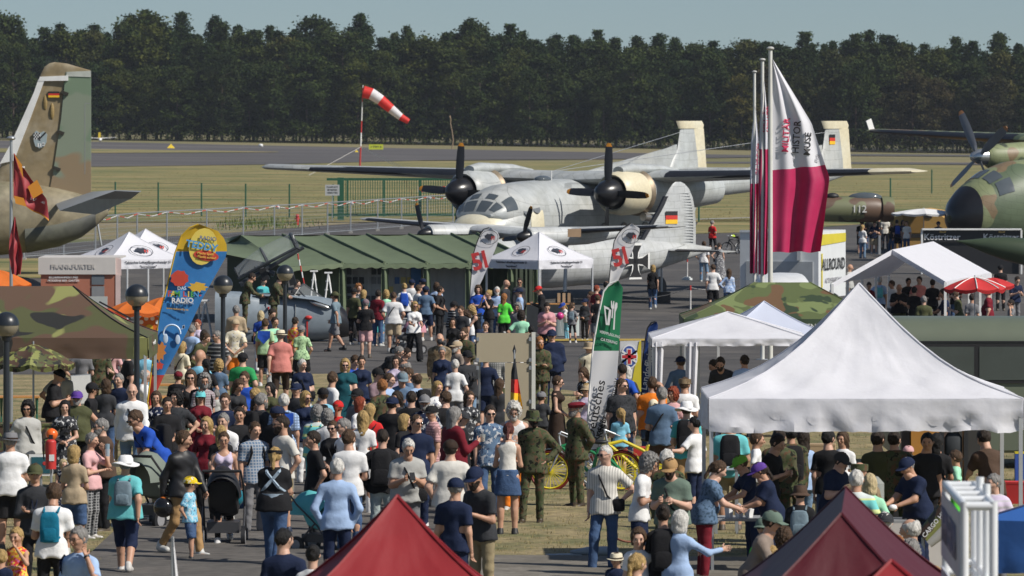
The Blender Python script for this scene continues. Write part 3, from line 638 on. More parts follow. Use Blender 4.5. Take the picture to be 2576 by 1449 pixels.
def vsec(c, ch, th=.1):
    a = airfoil((0,0,0), ch, th); return [Vector((c[0]+p.z, c[1]+p.y, c[2])) for p in a]
Hf = ztop-zt
fin = [(7.75,0,3.12),(8.2,.2,2.68),(8.62,.4,2.26),(9.0,.6,1.84),(9.3,.78,1.42),(9.52,.9,1.02),(9.7,.97,.62),(9.84,1.0,.28)]
fin = [(y+YP, h, ch) for y, h, ch in fin]
t.part('fin', MB().loft([vsec((0,y,zt+h*Hf), ch) for y, h, ch in fin]), LG, 40)
m = MB()
for k in range(20):
    h = .08+.04*k; xe = .12; y1 = 0
    yb = 9.95+YP; ye = np.interp(h, [f_[1] for f_ in fin], [f_[0]+f_[2] for f_ in fin])-.12
    m.box((.075-.03*h, (yb+ye)/2, zt+h*Hf), (.03, max(.1, ye-yb), .022))
t.part('rudder_ribs', m, LG)
m = MB().prism([(0,7.66+YP,zt),(0,7.92+YP,zt),(0,9.14+YP,zt+Hf*.6),(0,9.44+YP,zt+Hf*.80),(0,9.26+YP,zt+Hf*.80),(0,8.92+YP,zt+Hf*.6)], (.12,0,0)); 
t.part('fin_leading_edge', m, BOOT)
ger_flag(t, (.135,9.55+YP,zt+.50*Hf), .60, .50, nrm=Vector((1,0,0)))
t.part('tailplane', MB().loft([airfoil((x, 9.0+YP+abs(x)*.12, zt+.12), 1.5-abs(x)*.2, .09) for x in (-3.4,-1,1,3.4)]), LG, 40)
for sg in (-1,1):
    a = [((sg*.9,9.1+YP,zt+.12),1.33,.1),((sg*3.3,9.38+YP,zt+.12),.85,.1)][::sg]; t.part('deicer_boot', boots(MB(), a), BOOT, 60)
# iron cross on the flank
def cross(th, c, r, m1, m2):
    for k, (rr_, mm, off) in enumerate(((r*1.14, m2, .012), (r, m1, .024))):
        for q in range(4):
            a = q*math.pi/2; u = Vector((0, math.cos(a), math.sin(a))); v = Vector((0,-math.sin(a), math.cos(a))); e_ = .14*rr_ if k else .2*rr_
            th.part('cross_arm', MB().prism([c+v*e_-u*.0, c+u*rr_*.55+v*(e_+.06*rr_), c+u*rr_+v*.46*rr_, c+u*rr_-v*.46*rr_, c+u*rr_*.55-v*(e_+.06*rr_), c-v*e_], (off*2,0,0)), mm)
cross(t, Vector((.80,5.45,fz+.08)), .62, BLACK, WHITE)
t.part('window_pane', MB().box((.89,1.2,fz+.35),(.02,.42,.4)), PGLASS); t.part('window_pane', MB().box((.895,2.2,fz+.35),(.02,.42,.4)), PGLASS)
t.part('tail_ground_stand', MB().box((0,7.4,.25),(.5,.5,.5)), BLACK); t.part('support_strut', MB().cyl((0,7.4,.4),(0,7.4,fz),.04,n=6), STEEL)

# ---------------------------------------------------------------- camouflaged transport at the right edge
camo_c = dict(kind='camo', c2=(.21,.15,.085), c3=(.10,.135,.08), c4=(.065,.075,.05))
TCAMO = mat('aircraft_camouflage', (.22,.25,.13), .5, scale=.38, th=(.59,.56,.60), panel=1.3, **camo_c)
th3 = R(57); s = 50.5; O = P(2400+8.3*s*math.sin(th3), 300, s); O = Vector((O.x-.35, F/s+0, zg(O.x, F/s)))
t = Thing('camouflaged_transport_plane', 'green and brown camouflaged transport plane with black nose at the right edge', 'aircraft', O, -th3)
fz = CAMZ-(530-300)/52-O.z
fus = [(-8.6,.2,.2,-.45),(-8.5,.5,.5,-.42),(-8.1,1.0,.95,-.3),(-7.4,1.42,1.4,-.15),(-6.3,1.8,1.85,.05),(-5.0,2.0,2.15,.2),(-2,2.1,2.3,.3),(6,2.1,2.3,.3)]
t.part('fuselage', MB().loft([ring((0,y,fz+dz), rx, rz, 28, 2.2) for y, rx, rz, dz in fus]), TCAMO, 45)
t.part('radome', MB().loft([ring((0,y,fz+dz), rx+.02, rz+.02, 28, 2.2) for y, rx, rz, dz in fus[:3]]+[ring((0,-7.55,fz-.18), 1.36,1.33,28,2.2)]), SPIN, 45)
for a0, a1, y0, y1 in ((100,130,-6.9,-6.2),(133,158,-6.75,-5.9),(52,78,-6.9,-6.2),(84,97,-6.95,-6.25),(146,166,-5.7,-5.0),(22,48,-6.7,-5.9)):
    m = MB()
    def sk(u, v):
        y = y0+(y1-y0)*v; k = min(max(i for i in range(len(fus)) if fus[i][0] <= y), len(fus)-2); q = (y-fus[k][0])/(fus[k+1][0]-fus[k][0])
        rx, rz, dz = [fus[k][j]*(1-q)+fus[k+1][j]*q for j in (1,2,3)]; a = R(a0+(a1-a0)*u); ct, st = math.cos(a), math.sin(a)
        return Vector(((rx+.025)*abs(ct)**(2/2.2)*(1 if ct > 0 else -1), y, fz+dz+(rz+.025)*abs(st)**(2/2.2)))
    t.part('window_pane', m.grid(sk, 4, 3), PGLASS if a0 != 146 else mat('bright_window', (.75,.75,.72), .3), 60)
zw = CAMZ-(345-300)/49-O.z-.25
sec = [((-20,1.2,zw+.55),1.9,.11),((-9,.3,zw+.2),3.8,.14),((0,0,zw),4.4,.16),((6,.1,zw+.1),4.2,.15)]
t.part('wing', wing(MB(), sec), TCAMO, 40)
t.part('deicer_boot', boots(MB(), [((-19.7,1.18,zw+.54),1.95,.12),((-9,.3,zw+.2),3.8,.145),((-6.2,.2,zw+.14),4.0,.15)]), BOOT, 60)
t.part('wing_tip_light', MB().box((-19.9,1.4,zw+.85),(.06,.35,.62),(R(22),0,0)), WHITE)
for x0 in (-5.1,):
    ez = zw-.72; yy = -2.4
    t.part('nacelle', MB().loft([ring((x0,y,ez+dz), rx, rz, 18) for y, rx, rz, dz in ((yy,.42,.42,0),(yy+.3,.62,.62,0),(0,.72,.75,0),(3,.5,.5,.1),(4.5,.1,.2,.2))]), TCAMO, 45)
    t.part('spinner', revolve(MB(), [(yy-.95,.03),(yy-.85,.2),(yy-.5,.36),(yy-.05,.42)], c=(x0,0,ez)), mat('bare_metal', (.55,.56,.55), .25, .8), 50)
    for k in range(4): t.part('propeller_blade', blade(MB(), (x0,yy-.45,ez), R(90*k-33), 2.75, .46, 1), [mat('prop_grey', (.16,.17,.19), .45), mat('faded_orange', (.45,.20,.08), .5)], 40)
t.part('badge_shield', MB().prism([(-1.95,-4.6,fz+.25),(-1.98,-4.0,fz+.25),(-1.98,-4.0,fz-.2),(-1.95,-4.3,fz-.5),(-1.95,-4.6,fz-.2)], (.22,0,0)), mat('shield_blue', (.12,.35,.55), .5))
t.part('nose_wheel', MB().cyl((-.3,-5.2,.5),(.3,-5.2,.5),.5,n=18), BLACK, 40); t.part('nose_gear_leg', MB().cyl((0,-5.2,.5),(0,-5.2,fz-1.5),.12,n=8), STEEL)

# ---------------------------------------------------------------- tail of the transport at the left edge
s = 55.0; O = base(120, s); t = Thing('camouflaged_transport_tail', 'tall brown and green tail fin and rear fuselage of a transport plane at the left', 'aircraft', O)
def q(x, y, ss=55.0): return t.L(P(x, y, ss))
BEIGE = mat('faded_tan_camouflage', (.29,.225,.13), .55, kind='blend', scale=.35, c2=(.24,.185,.10), c3=(.36,.31,.22), amt=.16)
RUD = mat('faded_green_camouflage', (.17,.235,.155), .55, kind='camo', scale=.5, c2=(.22,.26,.19), c3=(.27,.20,.12), c4=None, th=(.56,.52,.6), amt=.1, grad=(-.10,.56))
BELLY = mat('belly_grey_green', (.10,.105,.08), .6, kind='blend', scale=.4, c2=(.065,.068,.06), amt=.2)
lead = [(-60,560),(-30,470),(2,414),(28,362),(58,296),(86,232),(100,192),(112,168),(130,157)]
def vloft(L_, R_, th, n=9, ss=55.0):
    rings = []
    for (xl, yl_), (xr, yr) in zip(L_, R_):
        a = q(xl, yl_, ss); b = q(xr, yr, ss); ch = (b-a).length; af = airfoil((0,0,0), 1, th, n)
        rings.append([a+(b-a)*p.y+Vector((0, p.z*ch, 0)) for p in af])
    return MB().loft(rings)
Lp = [(-46,520),(3,414),(29,362),(59,296),(87,232),(103,192),(113,172),(124,160)]
Rp = [(183,520),(194,430),(203,366),(212,300),(220,240),(224,205),(228,186),(212,168)]
Hp = [(171,520),(186,430),(196,366),(206,300),(216,240),(222,205),(160,176),(158,160)]
t.part('fin', vloft([(a[0], a[1]) for a in Lp[:7]], [( [135,143,148,153,158,162,165][i], [520,414,362,296,232,192,172][i]) for i in range(7)], .10), BEIGE, 40)
t.part('fin_cap', vloft([(97,204),(103,186),(112,168),(124,159),(138,156)], [(166,204),(200,190),(229,177),(190,166),(170,160)], .11), BEIGE, 40)
t.part('rudder', MB().prism([q(118,520),q(137,414),q(154,300),q(166,181),q(229,178),q(229,496)], (0,.16,0)), RUD)
t.part('leading_edge_strip', MB().prism([q(0,412),q(28,361),q(58,295),q(86,232),q(97,200),q(112,203),q(105,222),q(76,300),q(48,372),q(36,404)], (0,.30,0)), mat('white_paint'))
t.part('white_band', MB().prism([q(101,193),q(172,190),q(172,203),q(97,204)], (0,.33,0)), mat('white_paint')); t.part('white_band', MB().prism([q(168,181),q(229,178),q(229,194),q(167,192)], (0,.22,0)), mat('worn_white', (.50,.52,.47), .6, amt=.3))
for y in (234, 333, 424):
    x = 166-(y-190)*.105; t.part('rudder_hinge', MB().box(q(x+2,y), (.34,.36,.14), (0,R(20),0)).box(q(x+6,y+3), (.2,.38,.07), (0,R(-30),0)), mat('hinge_soot', (.03,.028,.02), .8))
t.part('trim_tab_seam', MB().box(q(214,350), (.03,.17,3.2)).box(q(221,260),(.26,.17,.03)), mat('panel_seam'))
sp = MB()
for k in range(34):
    u = k/33; x = 118+u*104; y = 160+(.0 if u < .3 else (u-.3)**1.2*20)-(1-abs(u-.25)*1.2)*4; a = q(x, y+3); sp.cyl(a, a+Vector((math.sin((u-.3)*.5)*.2,0,.26)), .012, .006, 3)
t.part('bird_spikes', sp, BOOT, kind='stuff')
for k in range(3): t.part('flag_stripe', MB().box(q(136,232.5+5*k), (.50,.275,.09)), flag3[k])
for x, y in ((114,258),(131,280)): t.part('inspection_panel', MB().ell(q(x, y), (.11,.135,.40), 10, 8), mat('ochre_panel', (.27,.19,.07), .6))
SH = mat('badge_grey', (.33,.40,.42), .5)
t.part('badge_shield', MB().prism([q(*p) for p in ((84,336),(92,329),(101,335),(110,330),(119,338),(117,358),(112,368),(100,373),(90,368),(86,356))], (0,.34,0)), SH)
m = MB()
for i in range(5):
    for j in range(4):
        if (i+j) % 2 == 0: m.box(q(87+i*3.2, 336+j*4), (.055,.37,.07))
t.part('badge_checks', m, BLACK); t.part('badge_checks', MB().box(q(94,343),(.3,.355,.3)), WHITE); t.part('badge_bird', MB().ell(q(101,352),(.2,.19,.13),8,6,rot=(0,R(-35),0)).box(q(107,342),(.45,.38,.07),(0,R(-45),0)), BLACK)
t.part('badge_numeral', MB().box(q(97,365),(.06,.37,.16)).box(q(103,365),(.05,.37,.16)).box(q(110,363),(.05,.37,.16),(0,R(25),0)).box(q(110,363),(.05,.37,.16),(0,R(-25),0)), WHITE)
rg = []
for xb, yt, yb, w in ((-260,440,650,1.9),(-120,446,650,1.8),(-20,452,644,1.65),(80,462,634,1.45),(150,474,618,1.2),(205,488,596,.9),(245,504,566,.55),(272,520,540,.2)):
    c = q(xb, (yt+yb)/2); rz = (yb-yt)/110.0; rg.append(ring(c, w, rz, 24, 2.3, ax='x'))
BODY = mat('tail_body_paint', (.225,.19,.12), .5, kind='blend', scale=.35, c2=(.28,.245,.165), c3=(.145,.135,.085), amt=.25)
t.part('rear_fuselage', MB().loft(rg), BODY, 45)
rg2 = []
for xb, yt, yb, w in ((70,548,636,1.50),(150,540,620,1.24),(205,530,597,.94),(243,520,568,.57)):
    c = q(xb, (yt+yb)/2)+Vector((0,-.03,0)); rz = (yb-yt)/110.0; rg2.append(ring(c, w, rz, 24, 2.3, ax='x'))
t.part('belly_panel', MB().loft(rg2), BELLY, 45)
t.part('tail_tube', MB().cyl(q(262,534), q(300,498), .10,.06,8), mat('bare_metal'), 40)
a, b, c_, d_ = q(120,470,54), q(130,556,58), q(335,478,60), q(356,481,60)
st = MB().loft([[q(140,512,55), q(150,530,58), q(240,540,60), q(232,520,57)], [q(232,482,56), q(232,500,60), q(330,500,61), q(330,486,60)], [q(290,478,57), q(290,480,61), q(352,483,61.5), q(356,480,60)]])
t.part('tailplane', st, mat('tailplane_grey', (.26,.27,.27), .5, amt=.15), 30)
t.part('tail_support', MB().cyl(q(245,560), q(255,618), .05,n=6), STEEL)
# ---------------------------------------------------------------- pop-up tents
CLOTHW = mat('white_tent_cloth', (.82,.82,.86), .7, amt=.05, bump=.75, bscale=3.2, sub=.32); ALU = mat('tent_leg_aluminium', (.55,.56,.57), .4, .4)
def wr(p, a=.012, f=2.3): return (mnoise.noise(Vector(p)*f)+.5*mnoise.noise(Vector(p)*f*2.7))*a
def tent(label, c, w, d, rot, eave, peak, m, valance=.3, ridge=0, sag=.12, name='pop_up_tent', group='pop-up tents', legs=True, mside=None, val_m=None, n=10, wa=.012, edge=None, skew=0, legm=None):
    """c: plan centre on the ground; eave/peak: heights above it"""
    t = Thing(name, label, 'tent', c, rot, group); hw, hd, hr = w/2, d/2, ridge/2
    C = [Vector((-hw,-hd,eave)), Vector((hw,-hd,eave)), Vector((hw,hd,eave)), Vector((-hw,hd,eave))]
    if skew:
        for i in (2,3): C[i].x += skew
    pk = [Vector((-hr+skew/2,0,peak)), Vector((hr+skew/2,0,peak))]
    A = [(C[0],C[1],pk[0],pk[1]), (C[1],C[2],pk[1],pk[1]), (C[2],C[3],pk[1],pk[0]), (C[3],C[0],pk[0],pk[0])]
    for k, (a, b, p, q_) in enumerate(A):
        def fn(u, v):
            e = a.lerp(b, u); r_ = p.lerp(q_, u); o = e.lerp(r_, v); ed = 4*u*(1-u)
            o.z -= (peak-eave)*sag*math.sin(math.pi*v)*.9*(1+.3*ed) ; o.z += wa*.45*(math.sin(u*41+k*2)*math.sin(u*17+1)+.6*math.sin(u*73+v*3))*math.sin(math.pi*min(1,v*1.15))*(1-v*.5)+wr(o+Vector((k*7,c[0],0)), wa)*min(1, ed*3)*min(1, 4*v*(1-v)+.2)
            return o
        t.part('roof_panel', MB().shell(fn, n, n, (0,0,-.015)), (mside if (mside and k in (1,3)) else m), 35)
        if valance:
            nn = Vector(((b-a).y, -(b-a).x, 0)).normalized()
            def fv(u, v):
                o = a.lerp(b, u); o.z -= valance*v; o += nn*(.012+(.010+wa*.35)*math.sin(u*22+k+v)*v+wa*.22*math.sin(u*57+v*6+k)*(.3+v)*math.sin(u*5+1)+wr((o.x*2,o.y*2,o.z*2), .02+wa*1.6)*v); o.z += wr((o.x,o.y,3), wa*.8)*v; return o
            t.part('valance', MB().shell(fv, 48, 6, nn*-.012), val_m or m, 35)
        # seam tape on the hip
        hp = []
        for i in range(9):
            v = i/8; o = a.lerp(p, v); o.z -= (peak-eave)*sag*math.sin(math.pi*v)*.9; hp.append(o+Vector((0,0,.006)))
        t.part('hip_seam', MB().tube(hp, .012, 4), edge or m)
    if legs:
        for p_ in C:
            q_ = Vector((p_.x*.985, p_.y*.985, 0)); t.part('leg', MB().box((q_.x,q_.y,(eave-.02)/2), (.055,.055,eave-.02)).box((q_.x,q_.y,.01),(.16,.16,.02)), legm or ALU)
    return t
def gpt(X, D): return Vector((X, D, zg(X, D)))
# big white tent in front at the right
c = gpt(4.98, 79.8); bt = tent('biggest white peaked tent, with a deep creased valance, right of the tall flagpoles', c, 4.42, 3.05, 0, 2.77-c.z, 4.345-c.z, CLOTHW, .46, n=24, sag=.19, wa=.05)
m = MB()
for sx in (-1,1):
    for k in range(4):
        x0 = -2.2+k*1.1; bt.part('frame_strut', MB().cyl((x0,sx*1.38,2.3-c.z+(0 if k%2 else .38)),(x0+1.1,sx*1.38,2.3-c.z+(.38 if k%2 else 0)),.016,n=6), ALU)
REDC = mat('red_tent_cloth', (.27,.012,.017), .62, amt=.07, bump=.6, bscale=2.5, sub=.12); MAR = mat('shaded_maroon_tent_cloth', (.080,.005,.011), .55, amt=.08, bump=.6, bscale=2.5, sub=.08)  # maroon of the ridge tent: shade over it is put into the cloth colour
def ctr(x, y, h, s): 
    return gpt((x-1288)/s, F/s)
def s_at(y, h):
    """scale at which a point h above the ground is seen on row y"""
    D = 120.0
    for _ in range(60): D = .5*D+.5*F*(CAMZ-zg(0, D)-h)/(y-HY)
    return F/D
s = s_at(1248, 3.25); c = gpt((1000-1288)/s, F/s); tent('bright red peaked tent at the bottom of the photo, right of the path', c, 2.45, 2.45, R(4), 2.25, 3.25, REDC, .28, n=18, sag=.14, wa=.028)
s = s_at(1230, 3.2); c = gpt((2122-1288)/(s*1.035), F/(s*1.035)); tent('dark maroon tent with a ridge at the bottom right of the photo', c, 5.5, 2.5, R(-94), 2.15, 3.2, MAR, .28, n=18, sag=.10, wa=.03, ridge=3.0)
s = s_at(1412, 3.3); c = gpt((2243-1288)/s, F/s); tent('small bright red tent peak in front of the dark maroon tent', c, 2.2, 2.2, 0, 2.6, 3.3, REDC, .2, n=8)
BLUE = mat('blue_tent_cloth', (.035,.13,.42), .6, amt=.06, bump=.2, bscale=8, sub=.1)
s = 258.0; c = gpt((3020-1288)/s, F/s); tent('blue tent corner at the bottom right edge of the photo', c, 3.6, 3.0, R(-22), 2.35, 3.2, BLUE, .5, n=10, edge=mat('navy_edge', (.01,.02,.08)))
# camouflage tent at the left
def camo_m(name, sc, th=(.52,.56,.6), cols=None, rough=.65, co='Object'):
    cols = cols or ((.075,.042,.026), (.075,.085,.030), (.20,.215,.065), (.02,.02,.017)); return mat(name, cols[0], rough, kind='camo', scale=sc, c2=cols[1], c3=cols[2], c4=cols[3], th=th, amt=.05, coords=co)
CT = camo_m('camouflage_tent_cloth', .55, (.50,.57,.61), ((.10,.058,.036), (.075,.080,.030), (.22,.225,.075), (.018,.018,.016))); c = gpt(-10.0, 108.4)
t = tent('brown and green camouflage tent with a long ridge at the left edge', c, 6.0, 3.05, 0, 2.5-c.z, 3.45-c.z, CT, .40, ridge=2.9, sag=.13, n=14, edge=BLACK)
letter('eRockt', .13, WHITE, t.o, (.75,-1.56,2.1-c.z)); letter('www.erockt.de', .12, WHITE, t.o, (3.03,.1,2.35-c.z), (R(90),0,R(90)))
for k in range(3): t.part('flag_stripe', MB().box((2.2+.0*k,.95+.12*k,2.95-c.z-.08*k), (.7,.08,.03), (0,R(28),0)), flag3[k])
# polygon camouflage tent behind the flagpoles
CT2 = camo_m('splinter_camouflage_cloth', 1.1, (.5,.55,.60), ((.09,.115,.04),(.16,.20,.075),(.135,.075,.035),(.03,.05,.022)))
s = 112.0; c = gpt((1720-1288)/112+2.3, F/112+1.7); t = tent('green and brown splinter-camouflage tent behind the three flagpoles', c, 4.6, 3.1, 0, 2.24, 3.02, CT2, .36, ridge=1.25, sag=.06, n=10, val_m=mat('dark_green_valance', (.035,.06,.03), .6, amt=.2))
letter('XENON', .16, WHITE, t.o, (.65,-1.58,2.07))
# white canopies between the flagpoles and the blue banner
c = gpt((1831-1288)/120, F/120); t = tent('low white party canopy with side curtains left of the biggest white tent', c, 3.25, 3.0, 0, 2.12, 2.62, CLOTHW, .15, sag=0, n=10, wa=.03)
for x0, x1 in ((-1.62,-1.38),(-.93,-.66)): 
    t.part('side_curtain', MB().shell(lambda u, v: Vector((x0+(x1-x0)*u*(1-.35*v), -1.5+.05*math.sin(u*14), 2.0*(1-v)+.05)), 10, 6, (0,.01,0)), CLOTHW, 40)
t.part('table', MB().box((1.0,-.9,.78),(1.4,.7,.05)).box((.4,-.9,.4),(.05,.6,.75)).box((1.6,-.9,.4),(.05,.6,.75)), mat('dark_table', (.03,.035,.045), .5))
c = gpt((1925-1288)/116.5, F/116.5+.5); tent('small pale lavender tent peak between the low canopy and the camouflage tent', c, 2.5, 2.5, R(8), 2.05, 2.74, mat('lavender_tent_cloth', (.62,.66,.78), .65, amt=.05, sub=.2), .2, sag=.1)
# emblem tents
def emblem(th, p, r, nrm_, up):
    n_ = Vector(nrm_).normalized(); up = (Vector(up)-n_*Vector(up).dot(n_)).normalized(); r_ = up.cross(n_); p = Vector(p)+n_*.02
    pt = lambda a, b: p+r_*a*r+up*b*r
    m = MB(); N_ = 22; o = [pt(math.cos(i/N_*6.283)*1.25, math.sin(i/N_*6.283)) for i in range(N_)]; i_ = [pt(math.cos(i/N_*6.283)*1.17, math.sin(i/N_*6.283)*.93) for i in range(N_)]
    m.add(o+i_, [(i, (i+1) % N_, N_+(i+1) % N_, N_+i) for i in range(N_)]); th.part('emblem_ring', m, mat('emblem_ink', (.03,.035,.05), .6))
    m = MB(); pl = [(-.7,.35),(-.45,.45),(-.3,.62),(.1,.5),(.4,.55),(.75,.2),(.6,-.1),(.3,-.45),(.1,-.3),(-.15,-.5),(-.35,-.15),(-.75,.05)]; m.add([pt(a*.9, b*.9)+n_*.004 for a, b in pl], [tuple(range(len(pl)))]); th.part('panther_head', m, mat('emblem_ink'))
    m = MB()
    for x in (.18,.48): m.add([pt(x,-.4)+n_*.01, pt(x+.16,-.36)+n_*.01, pt(x+.3,.12)+n_*.01, pt(x+.12,.1)+n_*.01], [(0,1,2,3)])
    th.part('panther_jaw', m, mat('emblem_red', (.55,.06,.05), .6))
def flagtxt(t_, txt, txt2, x, y, z, rz, sz): letter(txt, sz, mat('emblem_ink'), t_.o, (x,y,z), (R(90),0,rz)); letter(txt2, sz, mat('emblem_ink'), t_.o, (x,y,z-sz*1.3), (R(90),0,rz))
s = 73.0; c = gpt((1355-1288)/73.5, F/73-2.0+1.4); rt = R(44); W_ = 2.65
c = gpt((1357-1288)/72.0, F/72.0); t = tent('white peaked tent with panther-head emblems between the two 51 banners', c, W_, W_, rt, CAMZ-(656-300)/73-c.z, CAMZ-(585-300)/72-c.z+.02, CLOTHW, .32, sag=.08, name='emblem_tent')
ev = CAMZ-(656-300)/73-c.z; pkz = CAMZ-(585-300)/72-c.z
sl_ = math.atan2(pkz-ev, W_/2)
for k, ang in ((0, 0), (3, -90)):
    a = R(ang); nrm_ = Vector((math.sin(a)*math.sin(sl_), -math.cos(a)*math.sin(sl_), math.cos(sl_))); p = Vector((math.sin(a)*W_*.33, -math.cos(a)*W_*.33, ev+(pkz-ev)*.33))
    emblem(t, p+Vector((0,0,-.03)), .30, nrm_, (0,0,1))
flagtxt(t, 'Taktisches Luftwaffengeschwader 51', '"Immelmann"', 0, -W_/2-.035, ev-.10, 0, .105); flagtxt(t, 'Taktisches Luftwaffengeschwader 51', '"Immelmann"', -W_/2-.035, 0, ev-.10, R(-90), .105)
s = 74.0; c = gpt((325-1288)/73, F/73); c2 = gpt((352-1288)/71, F/71+3)
for cc, lab, rr_ in ((c2, 'white emblem tent at the left, the rear one with the higher peak', R(30)), (c, 'white emblem tent at the left in front, beside the blue radio banner', R(30))):
    ev = CAMZ-(650-300)/73-c.z; pkz = CAMZ-(584-300)/73-c.z
    t = tent(lab, cc, 2.9, 2.9, rr_, ev, pkz, CLOTHW, .32, sag=.1, name='emblem_tent'); sl_ = math.atan2(pkz-ev, 1.45)
    for ang in (0, -90):
        a = R(ang); nrm_ = Vector((math.sin(a)*math.sin(sl_), -math.cos(a)*math.sin(sl_), math.cos(sl_))); emblem(t, Vector((math.sin(a)*.95, -math.cos(a)*.95, ev+(pkz-ev)*.33-.03)), .34, nrm_, (0,0,1))
    flagtxt(t, 'Taktisches Luftwaffengeschwader 51', '"Immelmann"', 0, -1.49, ev-.1, 0, .12)
# marquee at the right
def pm(x, y, s): return P(x, y, s)
t = Thing('marquee', 'long open white gable marquee in front of the beer counter at the right', 'tent', base(2250, 78))
nl, nr, na, fa, fr = [t.L(P(*a)) for a in ((2094,712,80),(2378,708,80),(2244,628,79),(2348,607,70),(2492,686,72))]; fl = nl+(fr-nr)
for nm, (a, b, c_, d_) in (('roof_panel',(nr,fr,fa,na)),('roof_panel',(fl,nl,na,fa))):
    t.part(nm, MB().shell(lambda u, v: a.lerp(b,u).lerp(d_.lerp(c_,u),v)+Vector((0,0,-.04*math.sin(math.pi*u*6)**2*math.sin(math.pi*v))), 12, 4, (0,0,-.03)), CLOTHW, 30)
t.part('valance', MB().prism([nr, fr, fr-Vector((0,0,.22)), nr-Vector((0,0,.22))], (.02,0,0)), CLOTHW)
for a, b in ((nl,na),(na,nr)): t.part('gable_trim', MB().prism([a, b, b-Vector((0,0,.16)), a-Vector((0,0,.16))], (0,.03,0)), CLOTHW)
for k in range(5):
    for a, b in ((nl,fl),(nr,fr)):
        p_ = a.lerp(b, k/4); g = zg(p_.x+t.b.x, p_.y+t.b.y)-t.b.z; t.part('post', MB().box((p_.x,p_.y,(p_.z+g)/2),(.08,.08,p_.z-g-.05)), mat('white_paint'))
# long green army tent
s = 70.0; D0 = F/70.0; g = gpt((760-1288)/s, D0); t = Thing('army_tent', 'long dark green army tent in six bays behind the crowd', 'tent', g)
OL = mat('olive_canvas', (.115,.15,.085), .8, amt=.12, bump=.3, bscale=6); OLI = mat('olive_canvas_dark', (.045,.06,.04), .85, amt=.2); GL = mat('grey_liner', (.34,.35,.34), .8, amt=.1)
rz = CAMZ-(591-300)/68.5-g.z; ez = CAMZ-(664-300)/71-g.z
for k in range(6):
    xr0, xr1 = 605+k*106, 605+(k+1)*106
    if k == 5: xr1 = 1200
    R0, R1 = t.L(P(xr0, 592-k*.6, 68.6)), t.L(P(xr1, 592-k*.6, 68.6)); E0, E1 = t.L(P(xr0+142 if k else 760, 664, 71.2)), t.L(P(xr1+150, 662, 71.2)) 
    B0, B1 = R0+Vector((-1.6,3.4,ez-rz)), R1+Vector((-1.6,3.4,ez-rz))
    if k == 0: E0 = t.L(P(724,672,71.5))
    def fn(u, v): o = R0.lerp(R1,u).lerp(E0.lerp(E1,u),v); o.z -= .10*math.sin(math.pi*u)*math.sin(math.pi*(.15+.85*v))+wr(o, .02); return o
    t.part('roof_panel', MB().shell(fn, 10, 8, (0,0,-.02)), OL, 40)
    t.part('back_roof_panel', MB().shell(lambda u, v: R0.lerp(R1,u).lerp(B0.lerp(B1,u),v), 4, 4, (0,0,-.02)), OL, 40)
    t.part('roof_tube', MB().tube([R1.lerp(E1, i/6)+Vector((0,0,.03)) for i in range(7)], .045, 6), OL, 60)
    gz = lambda p: zg(p.x+t.b.x, p.y+t.b.y)-t.b.z
    t.part('eave_flap', MB().shell(lambda u, v: E0.lerp(E1,u)+Vector((.02,-.02-.05*v,-.16*v-.03*math.sin(u*25)*v)), 14, 2, (0,.02,0)), OL, 40)
    po = MB(); po.shell(lambda u, v: E1.lerp(Vector((E1.x+.05, E1.y, gz(E1))), v)+Vector((.22*(u-.5)*(1+v*.5), .05*math.sin(u*9), 0)), 6, 6, (0,.02,0)); t.part('corner_drape', po, OL, 40)
    # inner back wall and contents
    if k in (1,):
        pass
    w0, w1 = E0+Vector((.15,1.6,0)), E1+Vector((-.05,1.6,0)); 
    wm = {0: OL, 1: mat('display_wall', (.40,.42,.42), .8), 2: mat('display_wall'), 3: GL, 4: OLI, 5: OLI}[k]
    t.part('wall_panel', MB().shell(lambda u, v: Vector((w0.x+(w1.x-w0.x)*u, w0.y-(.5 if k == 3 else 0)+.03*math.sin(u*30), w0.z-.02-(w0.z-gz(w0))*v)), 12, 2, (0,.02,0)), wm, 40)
    if k in (1, 2):
        for i in range(7):
            for j in range(4):
                if random.random() < .2: continue
                x_ = w0.x+.2+i*.22*1.0+(w1.x-w0.x-1.8)*.1; cc = random.choice([(.03,.035,.04),(.18,.19,.2),(.08,.09,.1),(.30,.30,.30)]) if k == 1 else random.choice([(.45,.36,.10),(.50,.42,.15),(.05,.13,.32),(.35,.35,.36)])
                t.part('photo_print', MB().box((x_, w0.y-.03, w0.z-.3-j*.33), (.17,.015,.24)), mat('print_%d%d%d' % tuple(int(v*100) for v in cc), cc, .5))
    if k == 2: t.part('blue_poster', MB().box((w1.x-.35, w1.y-.05, w1.z-.75), (.36,.02,1.2)), mat('poster_blue', (.03,.14,.36), .5)); t.part('blue_poster', MB().box((w0.x+.75, w0.y-.05, w0.z-1.25), (.45,.02,.42)), mat('poster_blue'))
A_, B_ = t.L(P(560,602,67)), t.L(P(605,591,68.6)); G0 = t.L(P(570,640,71)); E0 = t.L(P(724,672,71.5)); z0 = zg(-10, 200)-t.b.z
t.part('gable_panel', MB().shell(lambda u, v: A_.lerp(B_,u).lerp(G0.lerp(E0,u),v), 8, 4, (0,.02,0)), OL, 40)
t.part('end_wall', MB().shell(lambda u, v: G0.lerp(E0,u)+Vector((0,.4,-v*(G0.z-z0))), 8, 3, (0,.02,0)), OLI, 40)

